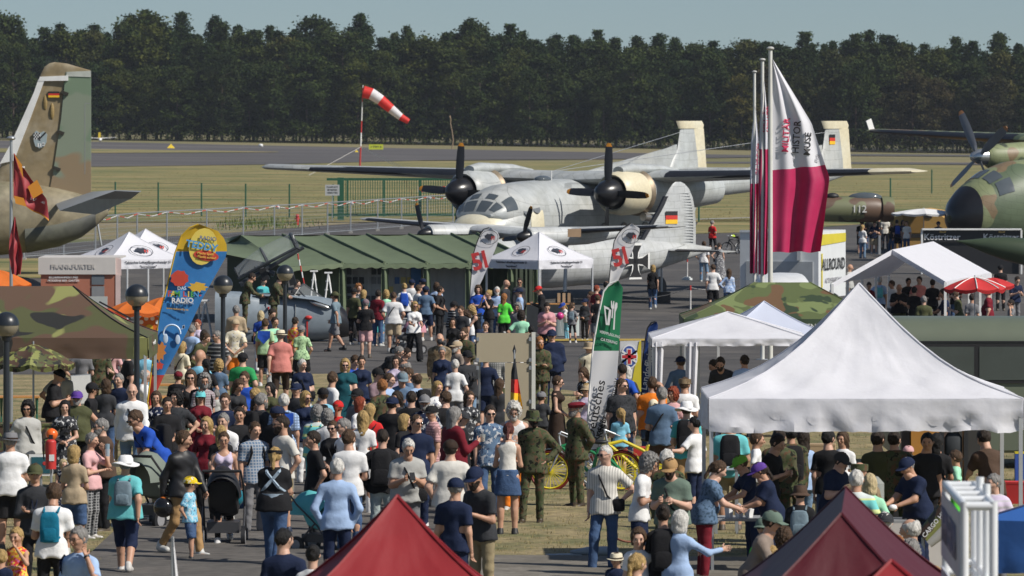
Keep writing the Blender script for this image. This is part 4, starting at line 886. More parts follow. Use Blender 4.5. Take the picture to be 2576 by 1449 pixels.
# ---------------------------------------------------------------- banners on curved poles
def banner(name, label, left, right, s, zones, depth=.05, pole=True, group='feather banners', edge=None, n=20, folds=.02, cat='banner'):
    g = base(left[-1][0]-2, s); t = Thing(name, label, cat, g, 0, group)
    def at(pl, v):
        ys = [p[1] for p in pl]; y = ys[0]+(ys[-1]-ys[0])*v; return float(np.interp(y, ys, [p[0] for p in pl])), y
    for v0, v1, m in zones:
        def fn(u, v):
            vv = v0+(v1-v0)*v; xl, yl_ = at(left, vv); xr, yr = at(right, vv); x = xl+(xr-xl)*u; y = yl_+(yr-yl_)*u
            p = t.L(P(x, y, s)); p.y += folds*math.sin(u*5+vv*9)+folds*.5*math.sin(vv*23+u*3); return p
        t.part('cloth', MB().shell(fn, 10, max(4, int(n*(v1-v0))), (0,.006,0)), m, 50)
    if pole:
        pts_ = [t.L(P(x-1, y, s)) for x, y in left]; pts_.append(Vector((pts_[-1].x, pts_[-1].y, .02))); t.part('pole', MB().tube(pts_, .018, 6), edge or BLACK, 40)
        t.part('foot', MB().box((pts_[-1].x, 0, .02), (.6,.08,.03)).box((pts_[-1].x,0,.02),(.08,.6,.03)), STEEL)
    return t
def edge_arc(top, l, r): return l, r
RT = mat('banner_blue', (.035,.19,.50), .55, amt=.08, sub=.15, kind='blend', c2=(.05,.25,.60), scale=.9); RY = mat('banner_yellow', (.72,.47,.03), .55, sub=.15); RR = mat('banner_red', (.50,.05,.04), .55, sub=.15); RO = mat('banner_orange', (.65,.27,.05), .55)
L_ = [(500,564),(478,573),(457,594),(441,637),(420,726),(404,788),(393,853),(388,885),(372,1012),(375,1021)]
Rr = [(502,564),(541,575),(560,592),(572,620),(570,643),(509,751),(470,836),(447,880),(418,933),(379,1021)]
t = banner('feather_banner', 'tall yellow, blue and red feather banner with the radio station lettering', L_, Rr, 122, [(0,.15,RY),(.15,.83,RT),(.83,1,RR)], edge=RY, n=30)
def tp(x, y, s, off): p = t.L(P(x, y, s)); p.y -= off; return p
def blob(x, y, rx, rz, m, off, nm, s=122, nn=18, jag=0, rot=0):
    m_ = MB(); c = tp(x, y, s, off); pts_ = []
    for i in range(nn):
        a = 6.283*i/nn; k = 1+jag*math.sin(i*2.7+x); dx = rx/s*math.cos(a)*k; dz = rz/s*math.sin(a)*k; pts_.append(c+Vector((dx*math.cos(rot)-dz*math.sin(rot), 0, dx*math.sin(rot)+dz*math.cos(rot))))
    t.part(nm, m_.prism(pts_, (0,.006,0)), m)
def tl(txt, x, y, sz, m, off, s=122, rot=0, nm='lettering', sx=1, bold=.010):
    letter(txt, sz/s, m, t.o, tp(x, y, s, off), (R(90), R(-rot), 0), name=nm, sx=sx, ext=.003, bold=bold)
LB_ = mat('print_light_blue', (.10,.36,.68), .5); WP = mat('print_white', (.78,.78,.78), .5); PY = mat('print_pale_yellow', (.80,.62,.12), .5); PR = mat('print_red', (.60,.07,.04), .5)
blob(511,620,35,47,PY,.055,'round_logo',rot=R(-12)); blob(519,643,32,13,PR,.065,'logo_pill',rot=R(-8))
tl('RADIO', 524,600,14, mat('print_navy', (.04,.13,.38), .5), .085, rot=-6); tl('TEDDY', 508,619,25, LB_, .085, rot=-10, bold=.03)
tl('Macht Spaß!', 518,638,8.5, PY, .085, rot=-6); tl('Macht schlau!', 521,647,8.5, PY, .085, rot=-6)
blob(498,722,22,12,mat('splash_yellow', (.70,.42,.05), .5),.055,'paint_splash',jag=.25); blob(452,700,22,20,PR,.06,'plain_patch',jag=.1)
tl('DAS', 458,725,12, WP, .085); cols_ = [PR, PY, mat('print_green', (.1,.4,.1), .5), LB_]
for i, ch in enumerate('FAMILIEN-'): tl(ch, 427+i*9.6, 739+i*.3, 20, cols_[i % 4], .085, bold=.03, nm='letter')
tl('RADIO', 460,756,18, WP, .085, bold=.03); tl('FÜR DEN GANZEN TAG', 461,763,5, WP, .075); tl('www.radioteddy.de', 447,777,7, mat('splash_yellow'), .075, rot=-5)
m = MB(); c0 = tp(433,838,122,.06)
for i in range(14):
    a = math.pi*(i/14)*1.1-.1; b = math.pi*((i+1)/14)*1.1-.1; r_ = .175; m.cyl(c0+Vector((math.cos(a)*r_,0,math.sin(a)*r_)), c0+Vector((math.cos(b)*r_,0,math.sin(b)*r_)), .018, n=4)
m.ell(c0+Vector((-.13,0,-.11)), (.05,.01,.10)).ell(c0+Vector((.12,0,-.13)), (.05,.01,.10)); t.part('headphones_print', m, mat('print_pale_blue', (.55,.66,.80), .5))
tl('♫', 461,823,16, mat('print_pale_blue'), .07)
blob(404,885,12,24,mat('splash_orange', (.60,.22,.05), .5),.055,'paint_splash',jag=.3,rot=R(-12)); blob(400,920,12,9,PR,.055,'paint_splash',jag=.3)
BW = mat('banner_white', (.76,.76,.78), .6, sub=.18, amt=.05); NUMR = mat('numeral_red', (.52,.04,.04), .5)
for L51, R51, s51, lab, zz in (([(1232,572),(1217,577),(1210,588),(1200,612),(1191,642),(1184,723),(1182,763)],[(1234,572),(1250,580),(1257,594),(1248,623),(1232,660),(1213,704),(1184,763)],76,'white 51 banner with a panther emblem left of the emblem tent',(1232,605,1212,655)),
        ([(1588,562),(1570,572),(1556,588),(1546,607),(1538,656),(1533,709),(1530,760)],[(1590,562),(1606,570),(1612,580),(1603,599),(1587,640),(1562,690),(1532,760)],78,'white 51 banner with a panther emblem in front of the small plane fin',(1588,602,1565,645))):
    t = banner('feather_banner', lab, L51, R51, s51, [(0,1,BW)], n=16)
    def tp(x, y, s, off, t=t): p = t.L(P(x, y, s)); p.y -= off; return p
    emblem(t, tp(zz[0]-1, zz[1]-8, s51, .05), .24, (0,-1,0), (-.1,0,1)); [letter(ch_, 60/s51, NUMR, t.o, tp(zz[2]-2+dx_, zz[3]+2+dy_, s51, .06), (R(90), R(-14), 0), name='numeral', ext=.004, sx=.9, bold=.03) for ch_, dx_, dy_ in (('5', -10, 3), ('1', 10, -3))]
GB = mat('banner_green', (.015,.20,.085), .55, sub=.15, amt=.1)
Lg_ = [(1552,707),(1534,714),(1519,734),(1506,796),(1493,871),(1489,912),(1478,1066),(1475,1163)]; Rg_ = [(1556,707),(1567,712),(1567,728),(1563,777),(1557,879),(1551,956),(1535,1053),(1500,1163)]
t = banner('feather_banner', 'tall green and white feather banner with cutlery symbols and red cross lettering', Lg_, Rg_, 138, [(0,.385,GB),(.385,1,BW)], edge=mat('white_paint'), n=28)
def tp(x, y, s, off): p = t.L(P(x, y, s)); p.y -= off; return p
m = MB()
def pg(pts_, off=.055): m.prism([tp(x, y, 138, off) for x, y in pts_], (0,.006,0))
pg([(1519,768),(1533,775),(1531,779),(1523,776),(1527,815),(1532,777),(1538,779),(1533,818),(1524,817)])
pg([(1537,757),(1539,756),(1541,770),(1543,757),(1545,757),(1545,774),(1543,778),(1541,800),(1538,800),(1540,778),(1537,773)])
pg([(1549,760),(1553,762),(1553,772),(1548,785),(1546,829),(1542,829),(1545,785),(1546,768)])
t.part('cutlery_symbol', m, WP)
tl('VERPFLEGUNG', 1534,841,9.5,WP,.055,s=138,rot=-16,sx=.85); tl('CATERING', 1532,858,10,WP,.055,s=138,rot=-14,sx=.9)
INK = mat('print_black', (.02,.02,.022), .5)
tl('Deutsches', 1499,1030,31,INK,.055,s=138,rot=79,sx=1.15); tl('Rotes', 1506,1082,20,INK,.05,s=138,rot=78,sx=1.3); tl('Kreuz', 1514,1072,23,INK,.055,s=138,rot=76); tl('Berlin-Zentrum e.V.', 1532,1018,17,INK,.055,s=138,rot=72,sx=1.05)
t.part('red_cross', MB().prism([tp(1487,1135,138,.055),tp(1494,1133,138,.055),tp(1496,1158,138,.055),tp(1489,1160,138,.055)],(0,.006,0)).prism([tp(1480,1148,138,.057),tp(1500,1142,138,.057),tp(1501,1149,138,.057),tp(1481,1155,138,.057)],(0,.006,0)), PR)
NB = mat('banner_navy', (.012,.045,.20), .55, sub=.1)
t = banner('feather_banner', 'narrow dark blue feather banner with white lettering right of the Union Jack sign', [(1650,809),(1640,811),(1630,825),(1624,857),(1616,924),(1615,988)], [(1652,809),(1655,811),(1655,820),(1652,850),(1642,925),(1634,988)], 110, [(0,1,NB)])
def tp(x, y, s, off): p = t.L(P(x, y, s)); p.y -= off; return p
tl('Landoffizier', 1629,925,24,WP,.05,s=110,rot=80); tl('Bundesverband', 1641,880,13,WP,.05,s=110,rot=80)
# sign with Union Jack roundel
s = 112; g = base(1592, s); t = Thing('roundel_sign', 'white sign with a Union Jack roundel and a yellow edge', 'sign', g)
def tp(x, y, s, off): p = t.L(P(x, y, s)); p.y -= off; return p
t.part('panel', MB().prism([tp(x,y,s,0) for x, y in ((1560,858),(1613,857),(1613,985),(1560,990))],(0,.03,0)), mat('sign_white', (.60,.61,.63), .5)); t.part('yellow_edge', MB().prism([tp(x,y,s,.02) for x, y in ((1608,858),(1613,858),(1613,985),(1585,988))],(0,.02,0)), mat('edge_yellow', (.62,.52,.04), .5))
blob(1583,897,21,31,WP,.03,'roundel',s=s); blob(1583,897,18,27,mat('jack_blue', (.05,.10,.36), .5),.036,'roundel_field',s=s)
m = MB()
for a, w in ((0,.07),(90,.07)): m.box(tp(1583,897,s,.046), (.32,.008,w), (0,R(a),0))
t.part('jack_cross', m, mat('jack_red', (.5,.03,.04), .5)); m = MB()
for a in (0,90,38,-38,142): m.box(tp(1583,897,s,.042), (.36 if a % 90 == 0 else .42,.008,.12 if a % 90 == 0 else .045), (0,R(a),0))
t.part('jack_saltire', m, WP)
# beige board construction
s = 136; g = base(1270, s); t = Thing('plywood_board', 'beige L-shaped plywood board with a white edge post behind the German flag', 'board', g)
BO = mat('beige_plywood', (.42,.36,.25), .7, amt=.05, scale=.6); q2 = lambda x, y: t.L(P(x, y, s))
def slab(x0, y0, x1, y1, th_=.04): return MB().box((q2((x0+x1)/2, (y0+y1)/2)), ((x1-x0)/s, th_, (y1-y0)/s))
t.part('upper_panel', slab(1199,838,1337,911), BO); t.part('lower_panel', slab(1270,912.5,1337,1185), BO); t.part('edge_post', slab(1337.5,836,1347,1188,.1), mat('cream_post', (.66,.66,.60), .5))
m = MB()
for x in (1202,1334):
    for y in (853,905,925,1010): m.box(q2(x,y)+Vector((0,-.035,0)), (.05,.02,.07))
t.part('hinges', m, STEEL); t.part('rear_leg', MB().cyl(q2(1205,911)+Vector((0,.06,0)), (q2(1205,911).x,.7,0), .025,n=6), STEEL)
# hand-held German flag on a spear-tipped staff
s = 139.5; g = base(1294, s); t = Thing('german_flag', 'black, red and gold flag hanging from a spear-tipped staff before the beige board', 'flag', g)
tpp = lambda x, y: t.L(P(x, y, s)); t.part('staff', MB().cyl((0,0,0), tpp(1294,880), .018, n=8), STEEL, 40); t.part('spear_tip', MB().loft([ring(tpp(1294,893),.012,.012,6,ax='z'),ring(tpp(1294,882),.035,.012,6,ax='z'),ring(tpp(1294,867),.003,.003,6,ax='z')]), BLACK)
lf = [(1293,904),(1286,935),(1284,1000),(1284,1022)]; rf = [(1297,908),(1303,950),(1310,990),(1316,1024)]
for k, (v0, v1) in enumerate(((0,.42),(.42,.70),(.70,1))):
    t.part('flag_stripe', MB().shell(lambda u, v: (lambda vv: t.L(P(np.interp(904+118*vv,[p[1] for p in lf],[p[0] for p in lf])*(1-u)+np.interp(904+118*vv,[p[1] for p in rf],[p[0] for p in rf])*u, 904+118*vv+u*10*(vv-.3), s))+Vector((0,.05*math.sin(u*7+vv*3)-.02,0)))(v0+(v1-v0)*v), 10, 8, (0,.006,0)), flag3[k], 50)

# ---------------------------------------------------------------- tall flagpoles with museum flags
CR = mat('flag_crimson', (.56,.030,.13), .55, amt=.12, scale=1.5, sub=.25); FW = mat('flag_white', (.76,.76,.80), .6, sub=.25, amt=.04)
def pole(x, top, s, label, cat='flagpole', m=None, r0=.062):
    g = base(x, s); t = Thing('flagpole', label, 'flagpole', g, 0, 'flagpoles'); zt = CAMZ-(top-300)/s-g.z
    t.part('shaft', MB().cyl((0,0,0),(0,0,zt), r0, r0*.78, 14), m or mat('pole_white', (.62,.62,.58), .4), 40); t.part('cap', MB().ell((0,0,zt+.02),(.095,.095,.05),14,6), m or mat('pole_cap', (.42,.42,.40), .4), 50); t.part('base_plate', MB().cyl((0,0,0),(0,0,.05),.2,.2,14), STEEL)
    return t
pole(1938,124,105,'tallest white flagpole, nearest of the three with museum flags'); pole(1918,152,87,'middle white flagpole of the three with museum flags'); pole(1898,182,70.6,'shortest looking white flagpole, farthest of the three with museum flags')
def cloth_flag(label, pts_l, pts_r, s, vsplit, words, m1=FW, m2=CR, amp=.07, fr=3, nm='flag', group='museum flags', ph=0, n=40):
    g = base(pts_l[0][0], s); t = Thing(nm, label, 'flag', P(pts_l[0][0], pts_l[-1][1], s), 0, group)
    def at(u, v):
        y0 = pts_l[0][1]+(pts_l[-1][1]-pts_l[0][1])*v; xl = np.interp(v, np.linspace(0,1,len(pts_l)), [p[0] for p in pts_l]); yl_ = np.interp(v, np.linspace(0,1,len(pts_l)), [p[1] for p in pts_l])
        xr = np.interp(v, np.linspace(0,1,len(pts_r)), [p[0] for p in pts_r]); yr = np.interp(v, np.linspace(0,1,len(pts_r)), [p[1] for p in pts_r])
        x = xl+(xr-xl)*u; y = yl_+(yr-yl_)*u; p = t.L(P(x, y, s)); k = min(1, u*2.5)
        p.y += (amp*math.sin(u*fr*6.283+ph+v*2.2)*(.35+v)+.03*math.sin(v*15+u*8))*k; p.z += .02*math.sin(u*fr*6.283+ph)*v*k; return p
    t.part('upper_cloth', MB().shell(lambda u, v: at(u, v*vsplit), 28, 24, (0,.005,0)), m1, 60); t.part('lower_cloth', MB().shell(lambda u, v: at(u, vsplit+(1-vsplit)*v), 28, 16, (0,.005,0)), m2, 60)
    for txt, x, y, sz, mm, rot in words:
        me = text_mb(txt, sz/s, ext=.002, bold=.012); M = Matrix.Translation(t.L(P(x, y, s))) @ Euler((R(90), R(-rot), 0)).to_matrix().to_4x4(); me.transform(M)
        for v in me.vertices:                    # lay the print on the waving cloth
            w = Vector(v.co)+t.b; X_, Y_ = px(w); vv = (Y_-pts_l[0][1])/(pts_l[-1][1]-pts_l[0][1]); xl = np.interp(vv, np.linspace(0,1,len(pts_l)), [p[0] for p in pts_l]); xr = np.interp(vv, np.linspace(0,1,len(pts_r)), [p[0] for p in pts_r]); uu = (X_-xl)/max(4, xr-xl)
            q_ = at(max(0,min(1,uu)), max(0,min(1,vv))); v.co.y = q_.y-.04-(.004 if v.co.y < 0 else 0)
        mobj('lettering', me, mm, t.o)
    return t
PINK = mat('print_crimson', (.55,.03,.10), .5)
cloth_flag('large white and crimson museum flag blowing on the nearest flagpole', [(1941,150),(1941,300),(1942,470),(1943,634)], [(1945,150),(2042,310),(2087,450),(2064,634)], 105, .585,
    [('MILITÄR',1978,340,24,PINK,86),('HISTOR',2004,345,24,INK,86),('MUSE',2032,362,24,INK,86),('Flug',2056,398,13,mat('print_grey', (.35,.35,.38), .5),84)], amp=.10, fr=2.2)
cloth_flag('narrow folded white and crimson museum flag on the middle flagpole', [(1919,205),(1912,300),(1908,450),(1908,690)], [(1923,205),(1931,300),(1934,450),(1930,690)], 87, .50, [('MILITÄR',1927,300,18,PINK,88)], amp=.12, fr=2, ph=1)
cloth_flag('narrow folded white and crimson museum flag on the farthest flagpole', [(1898,268),(1890,350),(1886,480),(1886,688)], [(1901,268),(1908,350),(1908,480),(1904,688)], 70.6, .62, [('HISTORISCHES',1903,400,12,PINK,88)], amp=.12, fr=2, ph=2)
pole(28,350,120,'thin silver flagpole with orange-maroon flags at the left edge', m=mat('pole_silver', (.42,.44,.46), .35, .6), r0=.04)
OF = mat('flag_maroon', (.40,.05,.06), .6, sub=.2); OO = mat('flag_orange', (.78,.32,.04), .6, sub=.2)
t = cloth_flag('maroon and orange flag hanging from the left flagpole, the upper one', [(34,386),(34,440),(34,495),(36,500)], [(36,386),(82,455),(118,500),(124,556)], 120, .97, [('BAR',58,420,6,WP,-10),('L/LSUR-40',95,505,9,WP,-18)], m1=OF, m2=OO, amp=.05, fr=1.5, group='flags at the left edge')
m = MB()
for pl_ in (((37,388),(56,414),(60,452),(48,420)),((70,470),(94,452),(110,484),(84,500)),((36,492),(60,498),(68,520),(40,512))): m.add([t.L(P(x,y,120))+Vector((0,-.075,0)) for x, y in pl_], [(0,1,2,3)])
t.part('orange_print', m, OO); 
cloth_flag('plain maroon flag hanging limp below it on the left flagpole', [(36,545),(24,600),(22,640),(30,690)], [(38,545),(50,610),(58,640),(52,692)], 121, .5, [], m1=OF, m2=OF, amp=.05, fr=1.5, group='flags at the left edge')

# ---------------------------------------------------------------- lamps
GLD = mat('lamp_dome_dark', (.02,.024,.03), .35); GLG = mat('lamp_glass_smoked', (.32,.28,.20), .15, alpha=.75)
for x, yc, dia, lab in ((16,817,64,'globe street lamp at the left edge by the camouflage umbrella'),(344,744,58,'globe street lamp between the camouflage tent and the radio banner'),(561,717,49,'globe street lamp right of the radio banner'),(717,687,42,'globe street lamp in front of the jet cockpit')):
    s = dia/.42; g = base(x, s); t = Thing('street_lamp', lab, 'street lamp', g, 0, 'globe street lamps'); h = CAMZ-(yc-300)/s-g.z
    t.part('post', MB().cyl((0,0,0),(0,0,h-.18),.057,.05,12).cyl((0,0,h-.26),(0,0,h-.19),.075,.09,12), GLD, 40); t.part('dome', MB().ell((0,0,h),(.213,.213,.213),20,8,-2,90), GLD, 60)
    t.part('globe', MB().ell((0,0,h),(.208,.208,.208),20,8,-88,-2), GLG, 60); t.part('bulb_holder', MB().cyl((0,0,h-.18),(0,0,h-.04),.055,.05,10).cyl((0,0,h-.04),(0,0,h-.01),.09,.09,10), mat('lamp_core', (.45,.42,.36), .5), 40)

# ---------------------------------------------------------------- umbrellas
def umbrella(label, x, ye, s, rad, ht, m, n=8, drop=.10, trim=None, rot=0, tilt=0):
    g = base(x, s); t = Thing('parasol', label, 'parasol', g, rot, 'parasols'); he = CAMZ-(ye-300)/s-g.z
    for k in range(n):
        a0, a1 = 6.283*k/n, 6.283*(k+1)/n
        def fn(u, v):
            rr_ = rad*v; e0 = Vector((math.cos(a0), math.sin(a0), 0)); e1 = Vector((math.cos(a1), math.sin(a1), 0)); d = e0.lerp(e1, u)
            return Vector((d.x*rr_, d.y*rr_, he+drop+ht*(1-v**1.5)-.05*math.sin(math.pi*u)*v))
        t.part('canopy_panel', MB().shell(fn, 4, 5, (0,0,-.008)), m, 50)
        def fv(u, v):
            e0 = Vector((math.cos(a0), math.sin(a0), 0)); e1 = Vector((math.cos(a1), math.sin(a1), 0)); d = e0.lerp(e1, u)*rad*1.003; return Vector((d.x, d.y, he+drop-.05*math.sin(math.pi*u)-drop*v*(.7+.3*math.sin(math.pi*u))))
        t.part('valance', MB().shell(fv, 4, 1, (0,0,-.004)), m, 50)
        if trim: t.part('rib_trim', MB().tube([fn(0, v/5)+Vector((0,0,.01)) for v in range(6)], .016, 4), trim)
    t.part('pole', MB().cyl((0,0,0),(0,0,he+drop+ht+.06),.02,n=8), STEEL, 40); t.part('base', MB().cyl((0,0,0),(0,0,.1),.26,.24,14), BLACK, 40); return t
CU = camo_m('camouflage_parasol_cloth', 4.5, (.5,.54,.60)); OU = mat('orange_cloth', (.72,.18,.025), .6, sub=.25); RU = mat('red_parasol_cloth', (.62,.04,.04), .6, sub=.2)
umbrella('camouflage parasol at the left edge under the camouflage tent', 84, 926, 131, .80, .36, CU); umbrella('front orange parasol left of the radio banner', 338, 792, 94, .80, .30, OU, rot=.2); umbrella('rear orange parasol partly hidden by the radio banner', 408, 782, 90, .72, .28, OU, rot=.5)
umbrella('large orange parasol cut off at the left edge by the beige booth', -5, 722, 84, 1.0, .42, OU); umbrella('red parasol with white ribs in front of the marquee', 2452, 733, 88, .88, .30, RU, trim=WHITE); umbrella('plain red parasol behind the ribbed one at the right', 2498, 724, 80, .72, .22, RU, trim=None, rot=.3)
umbrella('flat white parasol in front of the yellow arched tent', 2324, 541, 51, 1.6, .22, mat('parasol_white', (.74,.74,.74), .6))
# yellow arched tent
s = 48; g = base(2312, s); t = Thing('arched_tent', 'ochre yellow arched tent with a dark stripe behind the white parasol', 'tent', g, R(-12))
OY = mat('ochre_cloth', (.52,.31,.09), .7, amt=.1); rg = []
for y in (0, 4.5): rg.append([Vector((1.62*a, y, b)) for a, b in ((-1,0),(-1,1.2),(-.86,1.75),(-.5,2.12),(0,2.25),(.5,2.12),(.86,1.75),(1,1.2),(1,0))])
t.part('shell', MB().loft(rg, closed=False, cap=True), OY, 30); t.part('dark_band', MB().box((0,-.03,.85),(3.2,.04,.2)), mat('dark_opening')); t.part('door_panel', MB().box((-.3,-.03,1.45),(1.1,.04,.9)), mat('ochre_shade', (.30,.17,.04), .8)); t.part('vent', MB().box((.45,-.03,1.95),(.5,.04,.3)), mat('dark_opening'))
# camouflaged jet fuselage 112
s = 49; g = base(2152, s); t = Thing('camouflaged_jet_fuselage', 'camouflaged jet fuselage numbered 112 behind the museum flags', 'aircraft', g, R(6))
FJ = mat('jet_camouflage', (.16,.17,.09), .5, kind='camo', scale=.5, c2=(.12,.075,.05), c3=(.07,.075,.05), c4=None, th=(.52,.56,.6)); hz = CAMZ-(527-300)/s-g.z
t.part('fuselage', MB().loft([ring((x,0,hz), ry, rz, 20, ax='x') for x, ry, rz in ((-2.6,.45,.5),(-1.8,.6,.62),(0,.62,.66),(1.0,.62,.66),(1.4,.45,.5))]), FJ, 45)
t.part('fuselage_nose', MB().loft([ring((x,0,hz), ry, rz, 20, ax='x') for x, ry, rz in ((1.35,.6,.64),(1.55,.62,.66),(1.95,.6,.62))]), FJ, 45)
letter('112', .52, mat('stencil_white', (.62,.62,.60), .5), t.o, (.1,-.65,hz+.02)); t.part('canopy', MB().ell((.5,0,hz+.6),(.9,.3,.28)), PGLASS, 50); [t.part('trestle', MB().box((x_,0,.5),(.12,.7,1.0)), STEEL) for x_ in (-1.5,1.2)]
t.part('pilot_dummy_shape', MB().ell((-1.2,0,hz+.68),(.35,.25,.18)), BLACK, 50)
# white catering trailer and van
s = 65; g = base(2059, 66); t = Thing('catering_trailer', 'white box trailer with a yellow band and caterer lettering behind the flags', 'trailer', g, 0)
A0, A1, A2 = Vector((-2.95,1.0,0)), Vector((0,0,0)), Vector((1.25,3.6,0)); Ht = 3.05
WT = mat('trailer_white', (.66,.68,.69), .45, amt=.06); A3 = A2+(A0-A1)
t.part('body', MB().add([A0+Vector((0,0,.5)),A1+Vector((0,0,.5)),A2+Vector((0,0,.5)),A3+Vector((0,0,.5)),A0+Vector((0,0,Ht)),A1+Vector((0,0,Ht)),A2+Vector((0,0,Ht)),A3+Vector((0,0,Ht))],[(0,1,5,4),(1,2,6,5),(2,3,7,6),(3,0,4,7),(4,5,6,7),(3,2,1,0)]), WT)
d2 = (A2-A1).normalized(); n2 = Vector((d2.y,-d2.x,0)); rzz = math.atan2(d2.y, d2.x); L2 = (A2-A1).length
def sp_(u, h, off=.02): return A1+d2*u+n2*off+Vector((0,0,h))
t.part('yellow_band', MB().prism([sp_(.1,Ht-.55),sp_(L2-.05,Ht-.45),sp_(L2-.05,Ht-.12),sp_(.1,Ht-.12)], n2*.01), mat('edge_yellow')); letter('ALLROUND', .62, INK, t.o, sp_(L2*.52,1.75,.035), (R(90),0,rzz)); letter('AUTOVERMIETUNG', .26, mat('print_grey'), t.o, sp_(L2*.52,1.15,.035), (R(90),0,rzz)); t.part('yellow_bar', MB().prism([sp_(.35,.9),sp_(.5,.9),sp_(.5,2.2),sp_(.35,2.2)], n2*.012), mat('edge_yellow'))
d1 = (A1-A0).normalized(); n1 = Vector((d1.y,-d1.x,0)); w = lambda u, h: A0+d1*u+n1*.02+Vector((0,0,h))
t.part('loading_ramp', MB().prism([w(.25,.8),w(2.9,.8),w(2.9,1.9),w(.25,1.9)], n1*.04), mat('trailer_grey', (.42,.44,.45), .5)); t.part('lift_arm', MB().box((-.75,.15,2.2),(.14,.2,.5)), STEEL); t.part('roof_edge', MB().prism([w(0,Ht-.05),w(3.1,Ht-.05),w(3.1,Ht+.04),w(0,Ht+.04)], n1*.06), WT)
for x in (-2.2,.5): t.part('wheel', MB().cyl((x,.6,.35),(x+.05,.9,.35),.35,n=16), BLACK, 40)
s = 72; g = base(1972, s); t = Thing('white_van', 'white van cab with a black windscreen in front of the catering trailer', 'van', g)
z1 = CAMZ-(690-300)/s-g.z
t.part('cab', MB().loft([ring((0,y,.35+hh/2), w_, hh/2, 20, 5) for y, w_, hh in ((-.9,.85,.9),(-.6,.92,1.1),(0,.92,z1-.45),(2.2,.92,z1-.35))]), mat('van_white', (.70,.71,.71), .3), 30)
t.part('windscreen', MB().prism([(-.78,-.42,1.42),(.78,-.42,1.42),(.70,-.08,z1-.28),(-.70,-.08,z1-.28)], (0,-.05,.02)), PGLASS); t.part('headlight', MB().box((-.7,-.92,.8),(.2,.06,.15)), mat('lamp_lens', (.6,.6,.6), .1)); t.part('headlight', MB().box((.7,-.92,.8),(.2,.06,.15)), mat('lamp_lens'))
for x in (-.85,.85): t.part('wheel', MB().cyl((x-.1,.0,.33),(x+.1,.0,.33),.33,n=16), BLACK, 40)
# beer counter
s = 55; g = base(2444, s); t = Thing('beer_counter', 'black beer counter with a white frame and brewery lettering at the right', 'counter', g)
zt = CAMZ-(579-300)/s-g.z; zb = CAMZ-(610-300)/s-g.z; W2 = 250/s; BBK = mat('counter_black', (.018,.018,.02), .4)
t.part('panel', MB().box((0,0,(zt+zb)/2),(W2-.1,.06,zt-zb)), BBK); t.part('top_rail', MB().box((0,0,zt+.04),(W2,.5,.07)), mat('white_paint'))
for x in (-W2/2,W2/2): t.part('side_post', MB().box((x,0,zt/2),(.08,.3,zt)), mat('white_paint'))
t.part('counter_body', MB().box((0,.2,zb/2),(W2-.2,.3,zb)), BBK)
for x in (-1.35,1.35): letter('Köstritzer', .40, WP, t.o, (x,-.045,(zt+zb)/2-.04)); t.part('crown_mark', MB().prism([(x-.12,-.045,zt-.12),(x+.16,-.045,zt-.12),(x+.2,-.045,zt-.02),(x+.05,-.045,zt-.07),(x-.1,-.045,zt-.02)],(0,.012,0)), mat('gold_print', (.50,.34,.10), .5))
# dark green missile
s = 82; g = base(2520, s); t = Thing('missile', 'dark green pointed missile entering from the right edge above the marquee', 'missile', g)
hz = CAMZ-(633-300)/s-g.z; x0 = (2405-2520)/s
t.part('body', MB().loft([ring((x0+u,0,hz+.33-u*.16), r_, r_, 20, ax='x') for u, r_ in ((0,.01),(.15,.04),(.5,.13),(.95,.25),(1.5,.36),(2.1,.42),(4.5,.46))]), mat('missile_green', (.045,.065,.035), .45), 50)
t.part('stand', MB().box((1.6,0,hz/2-.3),(.12,.5,hz-.5)).box((1.6,0,.03),(.8,.8,.05)), STEEL)
# green bus behind the big tent
s = 135; g = gpt((2240-1288)/s, F/s); t = Thing('army_bus', 'dark green bus with a long window band behind the biggest white tent', 'bus', g)
BG = mat('bus_green', (.12,.14,.10), .4, amt=.06); hb = 2.86; Lb = 7.0
rg = []
for z, y in ((.35,-.02),(.40,-.06),(1.5,-.06),(2.40,-.0),(2.58,.06),(2.76,.22),(2.84,.5),(2.86,1.2),(2.80,1.9),(2.5,2.3),(.35,2.35)): rg.append((y, z))
t.part('body', MB().loft([[Vector((x, y, z)) for y, z in rg] for x in (0, Lb)]), BG, 35)
t.part('gutter', MB().box((Lb/2,-.03,2.42),(Lb,.05,.03)), BLACK)
t.part('window_frame', MB().box((Lb/2,-.075,2.02),(Lb-.2,.03,.74)), BLACK)
for k in range(5):
    x = .95+k*1.3; t.part('window_pane', MB().box((x,-.09,2.02),(1.2,.02,.62)), mat('bus_glass', (.06,.075,.075), .08, spec=.8))
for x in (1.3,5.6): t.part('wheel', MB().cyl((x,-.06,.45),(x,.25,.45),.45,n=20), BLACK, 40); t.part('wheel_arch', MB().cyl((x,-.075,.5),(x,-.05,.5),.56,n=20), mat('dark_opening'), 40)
t.part('trim_line', MB().box((Lb/2,-.075,1.2),(Lb,.02,.04)), BLACK)
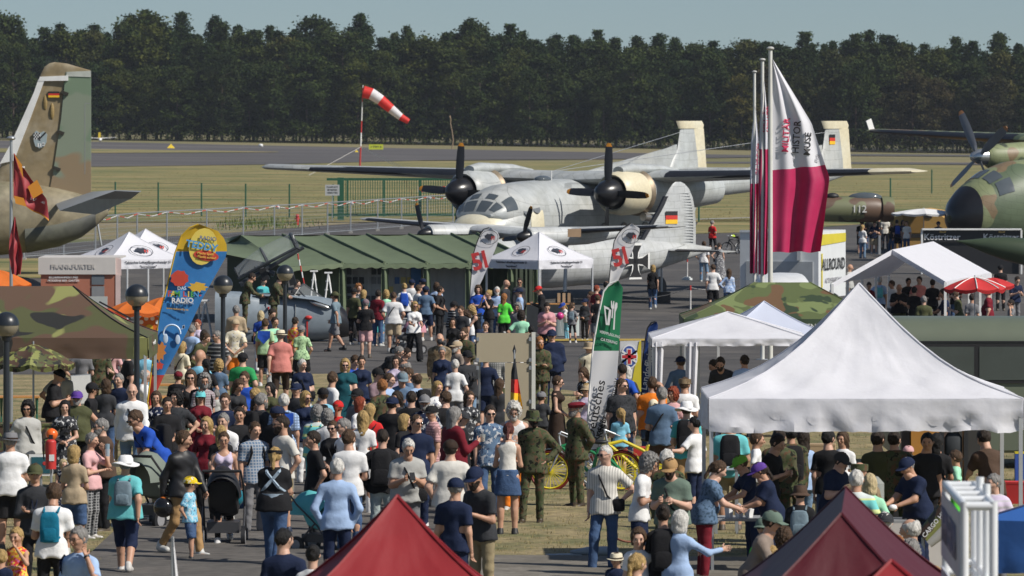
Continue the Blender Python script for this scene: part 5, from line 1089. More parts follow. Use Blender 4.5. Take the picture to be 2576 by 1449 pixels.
# booth at the left
s = 84; g = base(200, s); t = Thing('information_booth', 'small booth with an orange-brown wall and a wide off-white fascia', 'booth', g)
q2 = lambda x, y: t.L(P(x, y, s)); FA = mat('fascia_white', (.55,.52,.49), .6, amt=.08); OWL = mat('terracotta_wall', (.38,.14,.085), .7, amt=.1); PKW = mat('pink_wall', (.62,.48,.45), .6)
def slab2(x0, y0, x1, y1, yy, th_=.06): return MB().box(q2((x0+x1)/2,(y0+y1)/2)+Vector((0,yy,0)), ((x1-x0)/s, th_, (y1-y0)/s))
t.part('fascia', slab2(97,648,291,690,-.05,.1), FA); t.part('wall', slab2(103,690,295,860,0), OWL); t.part('fascia_return', MB().prism([q2(291,648),q2(305,652),q2(305,693),q2(291,690)],(.0,.06,0)), PKW); t.part('side_wall', slab2(291,690,303,860,-.02), PKW)
t.part('roof', MB().box(q2(200,649)+Vector((0,1.2,0)),(2.45,2.4,.05)), FA); t.part('counter', slab2(205,745,272,860,-.3), mat('counter_grey', (.45,.47,.45), .6)); t.part('poster', slab2(231,692,263,716,-.05,.02), mat('poster_grey', (.12,.14,.16), .5)); t.part('poster', slab2(231,720,263,748,-.05,.02), mat('poster_dim', (.22,.23,.24), .5))
letter('BILDERRAHMEN UND', .09, WP, t.o, q2(160,698)+Vector((0,-.06,0))); letter('MODERNE BIER GARTEN', .085, WP, t.o, q2(160,706)+Vector((0,-.06,0))); letter('FRANKFURTER', .2, mat('faded_print', (.54,.51,.48), .6), t.o, q2(185,670)+Vector((0,-.12,0)))
s = 94; g = base(372, s); t = Thing('prize_wheel', 'round orange prize wheel below the orange parasols', 'prize wheel', g)
c = t.L(P(376,825,s)); t.part('disc', MB().cyl(c+Vector((0,.03,0)), c-Vector((0,.02,0)), .37,n=28), OU); t.part('post', MB().cyl((0,.08,0), c+Vector((0,.08,0)), .03,n=6), STEEL)
for k in range(10): a = 6.283*k/10; t.part('number_disc', MB().cyl(c+Vector((math.cos(a)*.27,-.02,math.sin(a)*.27)), c+Vector((math.cos(a)*.27,-.04,math.sin(a)*.27)), .058,n=12), WP)
t.part('hub', MB().cyl(c+Vector((0,-.02,0)), c-Vector((0,.05,0)), .1,n=16), mat('banner_yellow'))
# ---------------------------------------------------------------- jet cockpit on show
s = 79.0; g = base(720, s); t = Thing('jet_cockpit_section', 'blue-grey jet cockpit section with its canopy open and a black nose cone', 'aircraft', g)
JG = mat('jet_blue_grey', (.235,.28,.32), .42, kind='blend', scale=.6, c2=(.20,.24,.275), amt=.12); q2 = lambda x, y, ss=79.0: t.L(P(x, y, ss))
secs = [(560,745,890,.78),(640,742,880,.80),(700,741,868,.78),(760,742,860,.74),(800,745,857,.70),(836,752,852,.62)]
t.part('fuselage', MB().loft([ring(q2(x,(yt+yb)/2), w, (yb-yt)/2/s, 28, 2.7, ax='x') for x, yt, yb, w in secs]), JG, 45)
t.part('nose_cone', MB().loft([ring(q2(x,y), w, r_, 28, 2.2, ax='x') for x, y, w, r_ in ((836,802,.60,.62),(856,808,.52,.53),(878,818,.34,.36),(893,825,.16,.18),(901,829,.03,.03))]), SPIN, 50)
t.part('intake_side', MB().loft([ring(q2(x,790), w, h, 16, 5, ax='x') for x, w, h in ((545,1.1,.75),(600,1.05,.72),(655,.85,.6))]), JG, 40)
t.part('cockpit_sill', MB().loft([ring(q2(x,y), w, .06, 14, 2, ax='x') for x, y, w in ((640,742,.8),(720,743,.82),(790,752,.84),(835,768,.72),(850,772,.5))]), JG, 50)
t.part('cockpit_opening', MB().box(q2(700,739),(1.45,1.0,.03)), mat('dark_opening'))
fr_ = mat('canopy_frame', (.045,.05,.055), .4); GG = mat('canopy_glass', (.70,.74,.76), .03, alpha=.16, spec=1)
t.part('windscreen_glass', MB().loft([[q2(742,742)+Vector((0,-.5,0)),q2(755,722)+Vector((0,-.3,0)),q2(764,714),q2(755,722)+Vector((0,.3,0)),q2(742,742)+Vector((0,.5,0))],[q2(832,765)+Vector((0,-.12,0)),q2(830,762)+Vector((0,-.08,0)),q2(828,760),q2(830,762)+Vector((0,.08,0)),q2(832,765)+Vector((0,.12,0))]], cap=False, closed=False), GG, 50)
m = MB(); m.tube([q2(742,742)+Vector((0,-.5,0)),q2(755,722)+Vector((0,-.3,0)),q2(764,714),q2(755,722)+Vector((0,.3,0)),q2(742,742)+Vector((0,.5,0))], .03, 6); m.cyl(q2(764,714), q2(830,762), .025); m.cyl(q2(742,742)+Vector((0,-.5,0)), q2(832,766)+Vector((0,-.12,0)), .03); m.cyl(q2(752,728)+Vector((0,-.35,0)), q2(790,768)+Vector((0,-.45,0)), .02)
t.part('windscreen_frame', m, fr_, 40)
# raised canopy: hinge at the rear left, open to the upper right
rear = q2(600,700); frnt = q2(748,622); ax_ = (frnt-rear); nu = 10; nv = 12
upv = Vector((-ax_.z, 0, ax_.x)).normalized()
def can_(u, v):
    w = .12+.36*min(1, u*1.7)**.6; h = (.10+.44*math.sin(math.pi*min(1,.18+u*.50)))*1.0; a = math.pi*v
    return rear+ax_*u+Vector((0,-w*math.cos(a),0))+upv*h*math.sin(a)
t.part('canopy_glass', MB().grid(can_, nu, nv), GG, 60)
m = MB()
for v in (0,1): m.tube([can_(u/8, v) for u in range(9)], .055, 6)
m.tube([can_(1, v/12) for v in range(13)], .06, 6); m.tube([can_(.5, v/12) for v in range(13)], .03, 6); m.tube([can_(.02, v/6) for v in range(7)], .03, 6)
m.cyl(can_(1,0), can_(1,0)+Vector((.1,0,-.05)), .05)
m.cyl(q2(604,716), q2(764,622), .085, .06, 8); m.cyl(q2(640,670), q2(690,690), .07, .1, 8)
t.part('canopy_frame', m, fr_, 40)
t.part('seat_headrest', MB().box(q2(665,690),(.22,.35,.4),(0,R(-20),0)), BLACK); t.part('seat_headrest', MB().box(q2(735,705),(.2,.35,.3),(0,R(-15),0)), BLACK)
st_ = [q2(737,592), q2(744,622), q2(756,668), q2(765,714)]
for k in range(8):
    a = st_[0].lerp(st_[3], k/8)+Vector((.02*math.sin(k/8*3.14),0,0)); b = st_[0].lerp(st_[3], (k+1)/8); t.part('strut_band', MB().cyl(a, b, .022, n=8), [WHITE, REDP][k % 2], 40)
letter('5', .42, INK, t.o, q2(637,805)+Vector((0,-.86,0))); t.part('warning_tag', MB().prism([q2(676,770),q2(681,770),q2(679,777)],(0,1.7,0)), REDP); t.part('warning_tag', MB().prism([q2(690,770),q2(695,770),q2(693,777)],(0,1.7,0)), mat('marker_yellow'))
t.part('probe_cover', MB().ell(q2(778,797)+Vector((0,-.74,0)),(.12,.08,.07)).box(q2(775,825)+Vector((0,-.74,0)),(.05,.02,.5)), REDP, 50)
t.part('intake_lip', MB().ell(q2(806,765)+Vector((0,-.76,0)),(.34,.05,.06),12,8,rot=(0,R(18),0)), mat('bare_metal'), 50)
t.part('trestle', MB().box(q2(600,890),(.15,1.2,.25)), BLACK); t.part('trestle', MB().box(q2(780,866),(.15,.9,.25)), BLACK)
for x_, y0_, y1_ in ((608,752,885),(672,748,872),(745,750,862)): t.part('panel_seam', MB().prism([q2(x_,y0_+12)+Vector((0,-.70,0)),q2(x_+1,y0_+12)+Vector((0,-.70,0)),q2(x_+1,y1_-30)+Vector((0,-.815,0)),q2(x_,y1_-30)+Vector((0,-.815,0))],(0,.06,0)), PANEL)
# steps and ladders
def ladder(label, pts_, s, m=WHITE, group='white ladders'):
    (xa, ya), (xb, yb), (xc, yc) = pts_
    g = base(xb, s); t = Thing('stepladder', label, 'ladder', g, 0, group); q_ = lambda x, y, off=0: t.L(P(x, y, s))+Vector((0,off,0))
    for off in (-.22,.22):
        a = q_(xa, ya, off); z0 = 0
        t.part('rail', MB().cyl(a, (q_(xb,yb).x, off-.0, z0), .025,n=6), m, 40); t.part('rail', MB().cyl(a, (q_(xc,yc).x, off, z0), .022,n=6), m, 40)
    for k in range(1, 7):
        p_ = Vector((q_(xb,yb).x, 0, 0)).lerp(q_(xa,ya), k/7); t.part('rung', MB().box(p_,(.1,.44,.03)), m)
    t.part('platform', MB().box(q_(xa,ya),(.25,.5,.04)), m)
ladder('white A-frame ladder left of the jet cockpit section', ((516,756),(500,858),(536,858)), 79)
for k, (x, lab) in enumerate(((790,'white boarding steps left in the pair behind the jet windscreen'),(826,'white boarding steps right in the pair behind the jet windscreen'))):
    ladder(lab, ((x,682 if k == 0 else 686),(x-18,800),(x+22,800)), 75, group='white boarding steps')
s = 76; g = base(655, s); t = Thing('boarding_platform', 'low grey platform along the near side of the jet where soldiers stand', 'platform', base(648, 80.3))
t.part('deck', MB().box((.1,0,.44),(1.5,.55,.06)), STEEL)
for x in (-.6,.8):
    for y in (-.35,.35): t.part('leg', MB().box((x,y*.7,.2),(.06,.06,.4)), STEEL)

# ---------------------------------------------------------------- bicycles
def bike(name, label, p, rotz, frame, rim=STEEL, tyre=BLACK, r=.34, wb=1.02, cruiser=False, group=None, cat='bicycle', fend=None, k=1):
    t = Thing(name, label, cat, p, rotz, group); t.o.scale = (k,k,k)
    def wheel(x):
        m = MB(); N_ = 24; rg = []
        m.loft([[Vector((x+math.cos(6.283*i/N_)*(r-.03+.028*math.cos(a)), .028*math.sin(a), r+math.sin(6.283*i/N_)*(r-.03+.028*math.cos(a)))) for a in (0,1.57,3.14,4.71)] for i in range(N_+1)], cap=False)
        w = t.part('wheel', m, tyre, 60)
        m = MB(); m.loft([[Vector((x+math.cos(6.283*i/N_)*(r-.065+.016*math.cos(a)), .02*math.sin(a), r+math.sin(6.283*i/N_)*(r-.065+.016*math.cos(a)))) for a in (0,1.57,3.14,4.71)] for i in range(N_+1)], cap=False); t.part('rim', m, rim, 60, parent=w)
        m = MB()
        for i in range(24): a = 6.283*i/24; m.cyl((x+math.cos(a+.2)*.03,.0,r+math.sin(a+.2)*.03),(x+math.cos(a)*(r-.06),0,r+math.sin(a)*(r-.06)),.004 if not cruiser else .007,n=3,cap=False)
        m.cyl((x,-.04,r),(x,.04,r),.04,n=8); t.part('spokes', m, rim if cruiser else STEEL, parent=w)
    wheel(0); wheel(wb); bb = Vector((wb*.58,0,r*.85)); st = Vector((wb*.68,0,.78)); hd = Vector((wb*.16,0,.80)); hb = Vector((wb*.12,0,.98))
    m = MB()
    for a, b in ((Vector((wb,0,r)),bb),(bb,st),(Vector((wb,0,r)),st),(bb,hd)): m.cyl(a, b, .022 if not cruiser else .032, n=8)
    if cruiser: m.tube([hd, Vector((wb*.35,0,.86)), Vector((wb*.6,0,.70)), Vector((wb,0,r))], .03, 8)
    else: m.cyl(hd, st, .022, n=8)
    t.part('frame', m, frame, 40); t.part('fork', MB().cyl((0,-.05,r), hd+Vector((0,-.05,0)), .016,n=6).cyl((0,.05,r), hd+Vector((0,.05,0)), .016,n=6).cyl(hd-Vector((0,0,.1)), hb, .02,n=6), STEEL if cruiser else frame, 40)
    t.part('handlebar', MB().tube([hb+Vector((.22,-.33,-.02)), hb+Vector((.02,-.3,.06)), hb, hb+Vector((.02,.3,.06)), hb+Vector((.22,.33,-.02))], .014, 6), STEEL, 40)
    t.part('saddle', MB().ell(st+Vector((.02,0,.10)),(.15,.08,.04)), BLACK, 50); t.part('seat_post', MB().cyl(st, st+Vector((0,0,.1)), .015,n=6), STEEL)
    t.part('crank', MB().cyl(bb+Vector((0,-.05,0)), bb+Vector((0,-.06,0)), .09,n=16).cyl(bb+Vector((0,-.06,0)), bb+Vector((.12,-.08,-.12)), .012,n=5), STEEL)
    if fend:
        for x in (0, wb): m = MB(); m.loft([[Vector((x+math.cos(a)*(r+.03),y,r+math.sin(a)*(r+.03))) for y in (-.045,.045)] for a in [R(v) for v in (20,50,80,110,140,165)]], cap=False, closed=False); t.part('mudguard', m, fend, 50)
    return t
YB = mat('cruiser_yellow', (.68,.56,.03), .3); GRN = mat('cruiser_green', (.02,.22,.08), .3)
p_ = gnd(1384, 1238); bike('cruiser_bicycle', 'green cruiser bicycle with a red-yellow wheel beside the bucket-hat soldier', p_, R(-4), GRN, rim=YB, tyre=mat('tyre_red_black', (.20,.02,.015), .5), r=.37, wb=1.25, cruiser=True, group='cruiser bicycles', fend=mat('chrome', (.6,.6,.6), .15, 1))
p_ = gnd(1500, 1232); bike('cruiser_bicycle', 'yellow cruiser bicycle with thick curved tubes behind the striped-shirt man', p_, R(6), YB, rim=STEEL, r=.36, wb=1.35, cruiser=True, group='cruiser bicycles', fend=mat('chrome'))
g = gnd(1630, 1222); t = Thing('cargo_box', 'yellow and red cargo box beside the yellow cruiser bicycle', 'box', g); t.part('box', MB().box((0,0,.32),(.5,.5,.45)), YB); t.part('lid', MB().box((0,0,.62),(.52,.52,.14)), REDP); t.part('foot', MB().box((0,0,.05),(.4,.4,.09)), BLACK)
for x, lab, rz in ((1828,'bicycle with a bent pink saddle bag nearest the woman in the red top',20),(1855,'bicycle with a neon helmet in the middle of the parked row',65),(1868,'bicycle at the right of the parked row beside the trailer',40)):
    bike('bicycle', lab, gnd(x, 640), R(rz), BLACK, group='parked bicycles', k=.95)
g = gnd(1862,640)+Vector((-.35,-.1,.92)); t = Thing('cycle_helmet', 'neon yellow and black cycle helmet lying on a parked bicycle', 'helmet', g); t.part('shell', MB().ell((0,0,0),(.17,.13,.1),12,6,0,90), mat('neon', (.55,.75,.03), .4), 50); t.part('rear_shell', MB().ell((.12,0,.02),(.15,.12,.1),12,6), BLACK, 50)

# ---------------------------------------------------------------- stanchions and chain
def stanchion(x, yb, yt, lab):
    g = gnd(x, yb); s = F/g.y; h = (yb-yt)/s; t = Thing('stanchion', lab, 'stanchion', g, 0, 'red and white stanchions')
    t.part('foot', MB().cyl((0,0,0),(0,0,.12),.24,.22,16).cyl((0,0,.12),(0,0,.17),.15,.15,16), mat('foot_white', (.55,.58,.58), .6), 40)
    for k in range(5): t.part('post_band', MB().cyl((0,0,.17+(h-.17)*k/5),(0,0,.17+(h-.17)*(k+1)/5),.03,n=8), [mat('pale_post', (.62,.60,.58), .5), REDP][1 if k == 4 else 0], 40)
    return g+Vector((0,0,h-.08))
a = stanchion(1737,792,718,'stanchion with a white foot on the apron left of the couple'); b = stanchion(1729,706,650,'stanchion with a white foot below the small plane tail'); c = stanchion(1868,755,690,'stanchion with a white foot by the girl in denim shorts')
def chain(label, a, b, sag=.25, m=None, r=.012):
    t = Thing('barrier_chain', label, 'chain', a, 0, 'barrier chains'); pts_ = []
    for i in range(13): u = i/12; p_ = t.L(a.lerp(b, u)); p_.z -= sag*4*u*(1-u); pts_.append(p_)
    t.part('links', MB().tube(pts_, r, 4), m or mat('chain_pale', (.5,.48,.45), .6))
chain('pale chain from the near stanchion towards the couple', a, c); chain('pale chain running left from the near stanchion', a, gnd(1500,772)+Vector((0,0,.8)), .4)
chain('rusty chain near the bottom beside the striped-shirt man', gnd(1538,1445)+Vector((0,0,.55)), gnd(1640,1425)+Vector((0,0,.5)), .12, mat('rust', (.20,.07,.04), .8), .016)
for x, y, lab in ((1538,1470,'x'),): pass

# ---------------------------------------------------------------- tables, boards and small stands
def table(label, p, w, d, h, top, rot=0, legs='x', cat='table', name='table', group=None, under=None):
    t = Thing(name, label, cat, p, rot, group); t.part('table_top', MB().box((0,0,h),(w,d,.035)), top)
    for x in (-w*.42,w*.42):
        if legs == 'x': t.part('leg', MB().cyl((x,-d*.4,0),(x,d*.35,h-.02),.02,n=6), GREENP); t.part('leg', MB().cyl((x,d*.4,0),(x,-d*.35,h-.02),.02,n=6), GREENP)
        else:
            for y in (-d*.42,d*.42): t.part('leg', MB().box((x,y,h/2),(.04,.04,h-.02)), STEEL)
    if under: t.part('front_cloth', MB().box((0,-d/2+.01,h/2),(w,.02,h-.04)), under)
    return t
BEER = mat('beer_table_wood', (.55,.26,.07), .45, amt=.15)
table('orange-brown beer table under the camouflage parasol', base(48,118), .9, .5, .76, BEER, group='beer tables'); table('orange-brown beer table right of the camouflage tent', base(385,112), 1.3, .5, .76, BEER, group='beer tables'); table('orange-brown beer table behind the radio banner foot', base(420,118), 1.0, .5, .76, BEER, R(30), group='beer tables')
s = 180; c = gpt((1862-1288)/s, F/s); table('grey serving table with cartons at the left under the biggest white tent', c, .95, .7, .80, mat('grey_tabletop', (.30,.31,.32), .5), legs='s', group='stall tables')
for x, h, lab in ((-.16,.17,'left white paper carton on the serving table'),(-.02,.16,'right white paper carton on the serving table'),(.12,.12,'low white printed box on the serving table')):
    t = Thing('paper_carton', lab, 'carton', c+Vector((x,-.12,.82)), 0, 'cartons on the serving table'); t.part('body', MB().loft([ring((0,0,0),.05,.05,4,ax='z'),ring((0,0,h),.07,.07,4,ax='z')]), WP); t.part('flap', MB().prism([(-.05,-.02,h),(.05,-.02,h),(0,-.02,h+.05)],(0,.01,0)), WP)
s = 163; t = table('small pale blue high table behind the front tent pole', gpt((1827-1288)/s, F/s), .38, .4, 1.05, mat('pale_blue_top', (.42,.52,.58), .5), legs='s', group='stall tables')
s = 178; c = gpt((2262-1288)/s, F/s); table('long pale serving table at the right under the biggest white tent', c, 1.5, .7, .72, mat('grey_tabletop'), legs='s', group='stall tables', under=mat('fascia_white'))
t = Thing('drink_urn', 'tall steel drinks urn in front of the man with the white glove', 'urn', c+Vector((.18,-.1,.74)), 0); t.part('body', MB().cyl((0,0,0),(0,0,.45),.13,n=18), mat('brushed_steel', (.5,.5,.5), .3, .9), 40); t.part('lid', MB().cyl((0,0,.45),(0,0,.52),.135,.1,18), BLACK, 40); t.part('tap', MB().box((0,-.15,.08),(.03,.06,.05)), BLACK)
t = Thing('water_jug', 'large clear water jug on the serving table under the white tent', 'jug', c+Vector((-.35,.0,.74)), 0); t.part('bottle', MB().cyl((0,0,.25),(0,0,.5),.14,n=16).cyl((0,0,.5),(0,0,.6),.14,.05,16), mat('clear_plastic', (.55,.58,.55), .1, alpha=.5), 50); t.part('dispenser', MB().box((0,0,.13),(.28,.28,.25)), WP); t.part('label_print', MB().ell((0,-.145,.14),(.06,.005,.06)), mat('gold_print'))
s = 88; t = table('wooden stand table under the emblem tent with crates', gpt((1385-1288)/75, F/75), 1.6, .5, .98, BEER, legs='s', group='stall tables', under=mat('dark_cloth', (.025,.03,.035), .8))
c = gpt((1425-1288)/76.5, F/76.5); t = Thing('freezer_chest', 'pale grey chest with rounded corners right of the emblem tent table', 'chest', c); t.part('chest', MB().loft([ring((0,0,z),.42,.3,20,5,ax='z') for z in (0.02,.7)]), mat('chest_grey', (.42,.47,.45), .5), 30); t.part('lid', MB().box((0,0,.73),(.86,.62,.05)), mat('fascia_white'))
for k, (x, c_) in enumerate(((.28,(.40,.28,.17)),(.45,(.45,.32,.2)),(.62,(.35,.24,.14)))):
    t = Thing('menu_stand', ['left','middle','right'][k]+' of three small brown wooden card holders on the stand table', 'card holder', gpt((1385-1288)/75, F/75)+Vector((x,0,1.0)), 0, 'wooden card holders'); t.part('card', MB().box((0,0,.17),(.1,.02,.34)), mat('card_brown%d' % k, c_, .7)); t.part('foot', MB().box((0,0,.01),(.12,.08,.02)), BLACK)
# cardboard box seen by the fuselage
c = P(1445, 590, 66.6); t = Thing('cardboard_box', 'brown cardboard box lying on the wing of the small twin plane', 'box', c); t.part('box', MB().box((0,.1,.06),(.5,.4,.30)), mat('cardboard', (.42,.28,.17), .8)); t.part('flap', MB().box((.2,.1,.215),(.12,.38,.012),(0,R(-20),0)), mat('cardboard'))
# information board with photos, whiteboard, screen
s = 80.5; g = base(1004, s); t = Thing('folding_board', 'black folding board with photo prints standing by the jet nose', 'board', g)
t.part('frame', MB().prism([(-.22,0,0),(.18,0,0),(.30,.25,.86),(-.08,.25,.86)],(0,.03,0)), mat('board_frame', (.35,.36,.36), .5)); t.part('panel', MB().prism([(-.19,-.03,.04),(.15,-.03,.04),(.27,.22,.83),(-.05,.22,.83)],(0,.03,0)), BBK)
for k in range(4): t.part('photo_print', MB().prism([(-.15+.03*k,-.045+.058*k,.12+.18*k),(.10+.03*k,-.045+.058*k,.12+.18*k),(.12+.03*k,0+.058*k,.26+.18*k),(-.13+.03*k,0+.058*k,.26+.18*k)],(0,.02,0)), mat('poster_dim'))
t.part('rear_leg', MB().cyl((.3,.25,.86),(.42,.6,0),.015,n=5).cyl((-.08,.25,.86),(-.02,.6,0),.015,n=5), STEEL)
s = 118; g = base(205, s); t = Thing('whiteboard', 'blank white flip board leaning under the camouflage tent', 'board', g); hz = CAMZ-(980-300)/s-g.z
t.part('board', MB().box((0,0,hz),(.40,.03,.60),(0,R(-4),0)), WHITE); t.part('frame', MB().box((0,.02,hz),(.44,.02,.64),(0,R(-4),0)), STEEL); t.part('leg', MB().cyl((-.15,.05,0),(-.1,.05,hz),.015,n=5).cyl((.2,.05,0),(.1,.05,hz),.015,n=5), STEEL)
s = 158; g = base(103, s); t = Thing('display_screen', 'white-framed screen beside the red fire extinguisher', 'screen', g); hz = CAMZ-(1170-300)/s-g.z
t.part('bezel', MB().box((0,0,hz),(.38,.04,.34)), WHITE); t.part('display', MB().box((0,-.025,hz),(.30,.01,.26)), mat('screen_teal', (.02,.10,.13), .2)); t.part('icon', MB().cyl((.06,-.035,hz+.03),(.06,-.03,hz+.03),.03,n=10), REDP); t.part('stand', MB().cyl((0,.02,0),(0,.02,hz-.1),.02,n=6), STEEL)
s = 160; g = base(128, s)+Vector((0,0,.95)); t = Thing('fire_extinguisher', 'red fire extinguisher hanging beside the white-framed screen', 'fire extinguisher', g)
t.part('cylinder', MB().cyl((0,0,0),(0,0,.42),.085,n=16).ell((0,0,.42),(.085,.085,.05)), REDP, 40); t.part('valve', MB().box((0,0,.5),(.06,.05,.07)), BLACK); t.part('label_print', MB().box((.02,-.082,.18),(.08,.012,.1)), WP); t.part('hose', MB().tube([(0,0,.5),(-.12,0,.46),(-.11,-.02,.15)],.012,5), BLACK); t.part('stand', MB().cyl((0,.05,-.9),(0,.05,.1),.02,n=6), STEEL)
s = 150; g = base(75, s); t = Thing('covered_table', 'table covered with camouflage cloth at the left edge', 'table', gpt((75-1288)/134, F/134)); t.part('cloth', MB().box((0,0,.42),(1.3,.6,.82)), camo_m('camouflage_cloth', 3.0)); t.part('edge', MB().box((0,0,.85),(1.34,.64,.03)), camo_m('camouflage_cloth', 3.0))
# strollers
def stroller(label, p, rot, hood, seat=None, k=1.0, hoodang=0, big=False):
    t = Thing('stroller', label, 'stroller', p, rot, 'strollers'); t.o.scale = (k,k,k); seat = seat or BLACK; fm = mat('stroller_frame', (.05,.05,.055), .4)
    for x in (-.27,.27):
        for y, r_ in ((-.38,.11),(.32,.15)):
            w = t.part('wheel', MB().cyl((x-.025,y,r_),(x+.025,y,r_),r_,n=16), BLACK, 40); t.part('rim', MB().cyl((x-.03,y,r_),(x+.03,y,r_),r_*.6,n=12), mat('rim_grey', (.25,.25,.26), .4), 40, parent=w)
        t.part('frame_tube', MB().tube([(x,-.38,.12),(x,-.1,.5),(x,.32,.85),(x*.9,.48,1.02)],.016,6), fm, 40); t.part('frame_tube', MB().cyl((x,.32,.15),(x,-.05,.52),.016,n=6), fm, 40)
    t.part('push_bar', MB().cyl((-.25,.48,1.02),(.25,.48,1.02),.02,n=8), BLACK, 40)
    t.part('seat', MB().loft([ring((0,-.30,.50),.18,.05,12,4),ring((0,-.05,.52),.2,.12,12,4),ring((0,.15,.62),.2,.16,12,4),ring((0,.25,.75),.18,.12,12,4)]), seat, 40)
    t.part('basket', MB().box((0,0,.27),(.42,.5,.14)), fm)
    m = MB(); m.loft([[Vector((math.cos(math.pi*j/10)*.23, .2-math.cos(a)*.32, .66+math.sin(math.pi*j/10)*.0+(.12+.30*math.sin(a))*math.sin(math.pi*j/10))) for j in range(11)] for a in [R(v) for v in (5,35,65,95,125,150)]], cap=False, closed=False)
    t.part('hood', m, hood, 60); return t
HD = mat('hood_sage', (.16,.19,.16), .8, amt=.1); HT = mat('hood_teal', (.10,.42,.44), .7, amt=.1)
stroller('black stroller behind the woman in the lavender top', gnd(563,1376), R(180), BLACK, k=1.15); stroller('teal and black stroller pushed by the woman with the baby carrier', gnd(806,1392), R(60), HT, HT, k=.86)
stroller('sage green stroller with the hood up left of the black-jacket man', gnd(392,1330), R(150), HD, HD, k=1.15); stroller('small folding stroller with a pink blanket by the folding board', gnd(1028,892), R(-60), mat('pink_blanket', (.55,.25,.30), .8)); stroller('large sage green pram left of the plywood board', gnd(1156,898), R(-100), HD, HD, k=1.25)
# balloons
for x, y, r_, s, mm, lab in ((130,1093,15.5,150,mat('balloon_orange', (.80,.14,.02), .3),'orange balloon in front of the woman in the dark floral dress'),(1409,795,9.5,80,mat('balloon_pink', (.55,.05,.22), .3),'pink balloon held by the girl with the blue cap')):
    c = P(x, y, s); t = Thing('balloon', lab, 'balloon', c, 0, 'balloons'); t.part('skin', MB().loft([ring((0,0,z*r_/s),rr_*r_/s,rr_*r_/s,18,ax='z') for z, rr_ in ((-1.15,.03),(-1.0,.3),(-.7,.68),(-.2,.96),(.2,1.0),(.6,.82),(.9,.45),(1.02,.05))]), mm, 60); t.part('string', MB().cyl((0,0,-1.15*r_/s),(.05,0,-1.15*r_/s-.4),.004,n=3), WHITE)
# white truss with panel at the right
s1, s2 = 374.0, 350.0; t = Thing('truss_stand', 'white tubular truss stand with a printed side panel at the bottom right', 'stand', base(2440, 362)); TW = mat('truss_white', (.72,.74,.76), .35)
q_ = lambda x, y, ss: t.L(P(x, y, ss)); c4 = [q_(2426,1273,s1), q_(2499,1273,s1), q_(2452,1221,s2), q_(2380,1221,s2)]; zb = zg(0,43)-t.b.z
for a, b in ((0,1),(1,2),(2,3),(3,0)): t.part('top_rail', MB().cyl(c4[a], c4[b], .030,n=12), TW, 50)
for k in (.3,.55,.78): t.part('cross_rail', MB().cyl(c4[0].lerp(c4[3],k), c4[1].lerp(c4[2],k), .026,n=12), TW, 50)
for k, c in enumerate(c4): t.part('upright', MB().cyl(c+Vector((0,0,.03)), (c.x,c.y,zb), .030,n=12), TW, 50)
for k in (.35,.7): c = c4[1].lerp(c4[2],k); t.part('upright', MB().cyl(c+Vector((0,0,.1)), (c.x,c.y,zb), .028,n=12), TW, 50)
for dz in (.55,.62): 
    for a, b in ((0,1),(2,3),(1,2)): t.part('lower_rail', MB().cyl(c4[a]-Vector((0,0,dz)), c4[b]-Vector((0,0,dz)), .026,n=12), TW, 50)
t.part('clamp', MB().cyl(c4[0]-Vector((0,.06,.56)), c4[0]-Vector((0,-.04,.56)), .045,n=14), TW, 50)
t.part('side_panel', MB().prism([c4[0]+Vector((-.03,0,-.05)), c4[3]+Vector((-.03,0,-.05)), c4[3]+Vector((-.03,0,-.50)), c4[0]+Vector((-.03,0,-.50))],(.012,0,0)), mat('panel_pale', (.52,.54,.60), .5)); t.part('side_panel', MB().prism([c4[0]+Vector((-.03,0,-.58)), c4[3]+Vector((-.03,0,-.58)), c4[3]+Vector((-.03,0,-1.3)), c4[0]+Vector((-.03,0,-1.3))],(.012,0,0)), mat('panel_pale'))
dd = (c4[0]-c4[3]); rzz = math.atan2(dd.y, dd.x)
letter('MHM BERLIN', .34, mat('print_slate', (.16,.17,.26), .5), t.o, c4[0].lerp(c4[3],.5)+Vector((-.045,0,-.27)), (R(90),0,rzz))
# white pennant tip at the bottom left
t = Thing('white_pennant', 'tip of a plain white banner rising at the bottom beside the small boy', 'banner', base(460, 290)); s = 290; q_ = lambda x, y: t.L(P(x, y, s))
t.part('cloth', MB().shell(lambda u, v: q_(float(np.interp(v,[0,.1,1],[434,432,437]))+u*float(np.interp(v,[0,.1,.5,1],[2,9,26,34])), 1350+v*420)+Vector((0,.02*math.sin(u*6+v*4),0)), 6, 16, (0,.006,0)), BW, 50); t.part('pole', MB().cyl(q_(434,1350),(q_(434,1350).x,0,0),.014,n=6), STEEL)
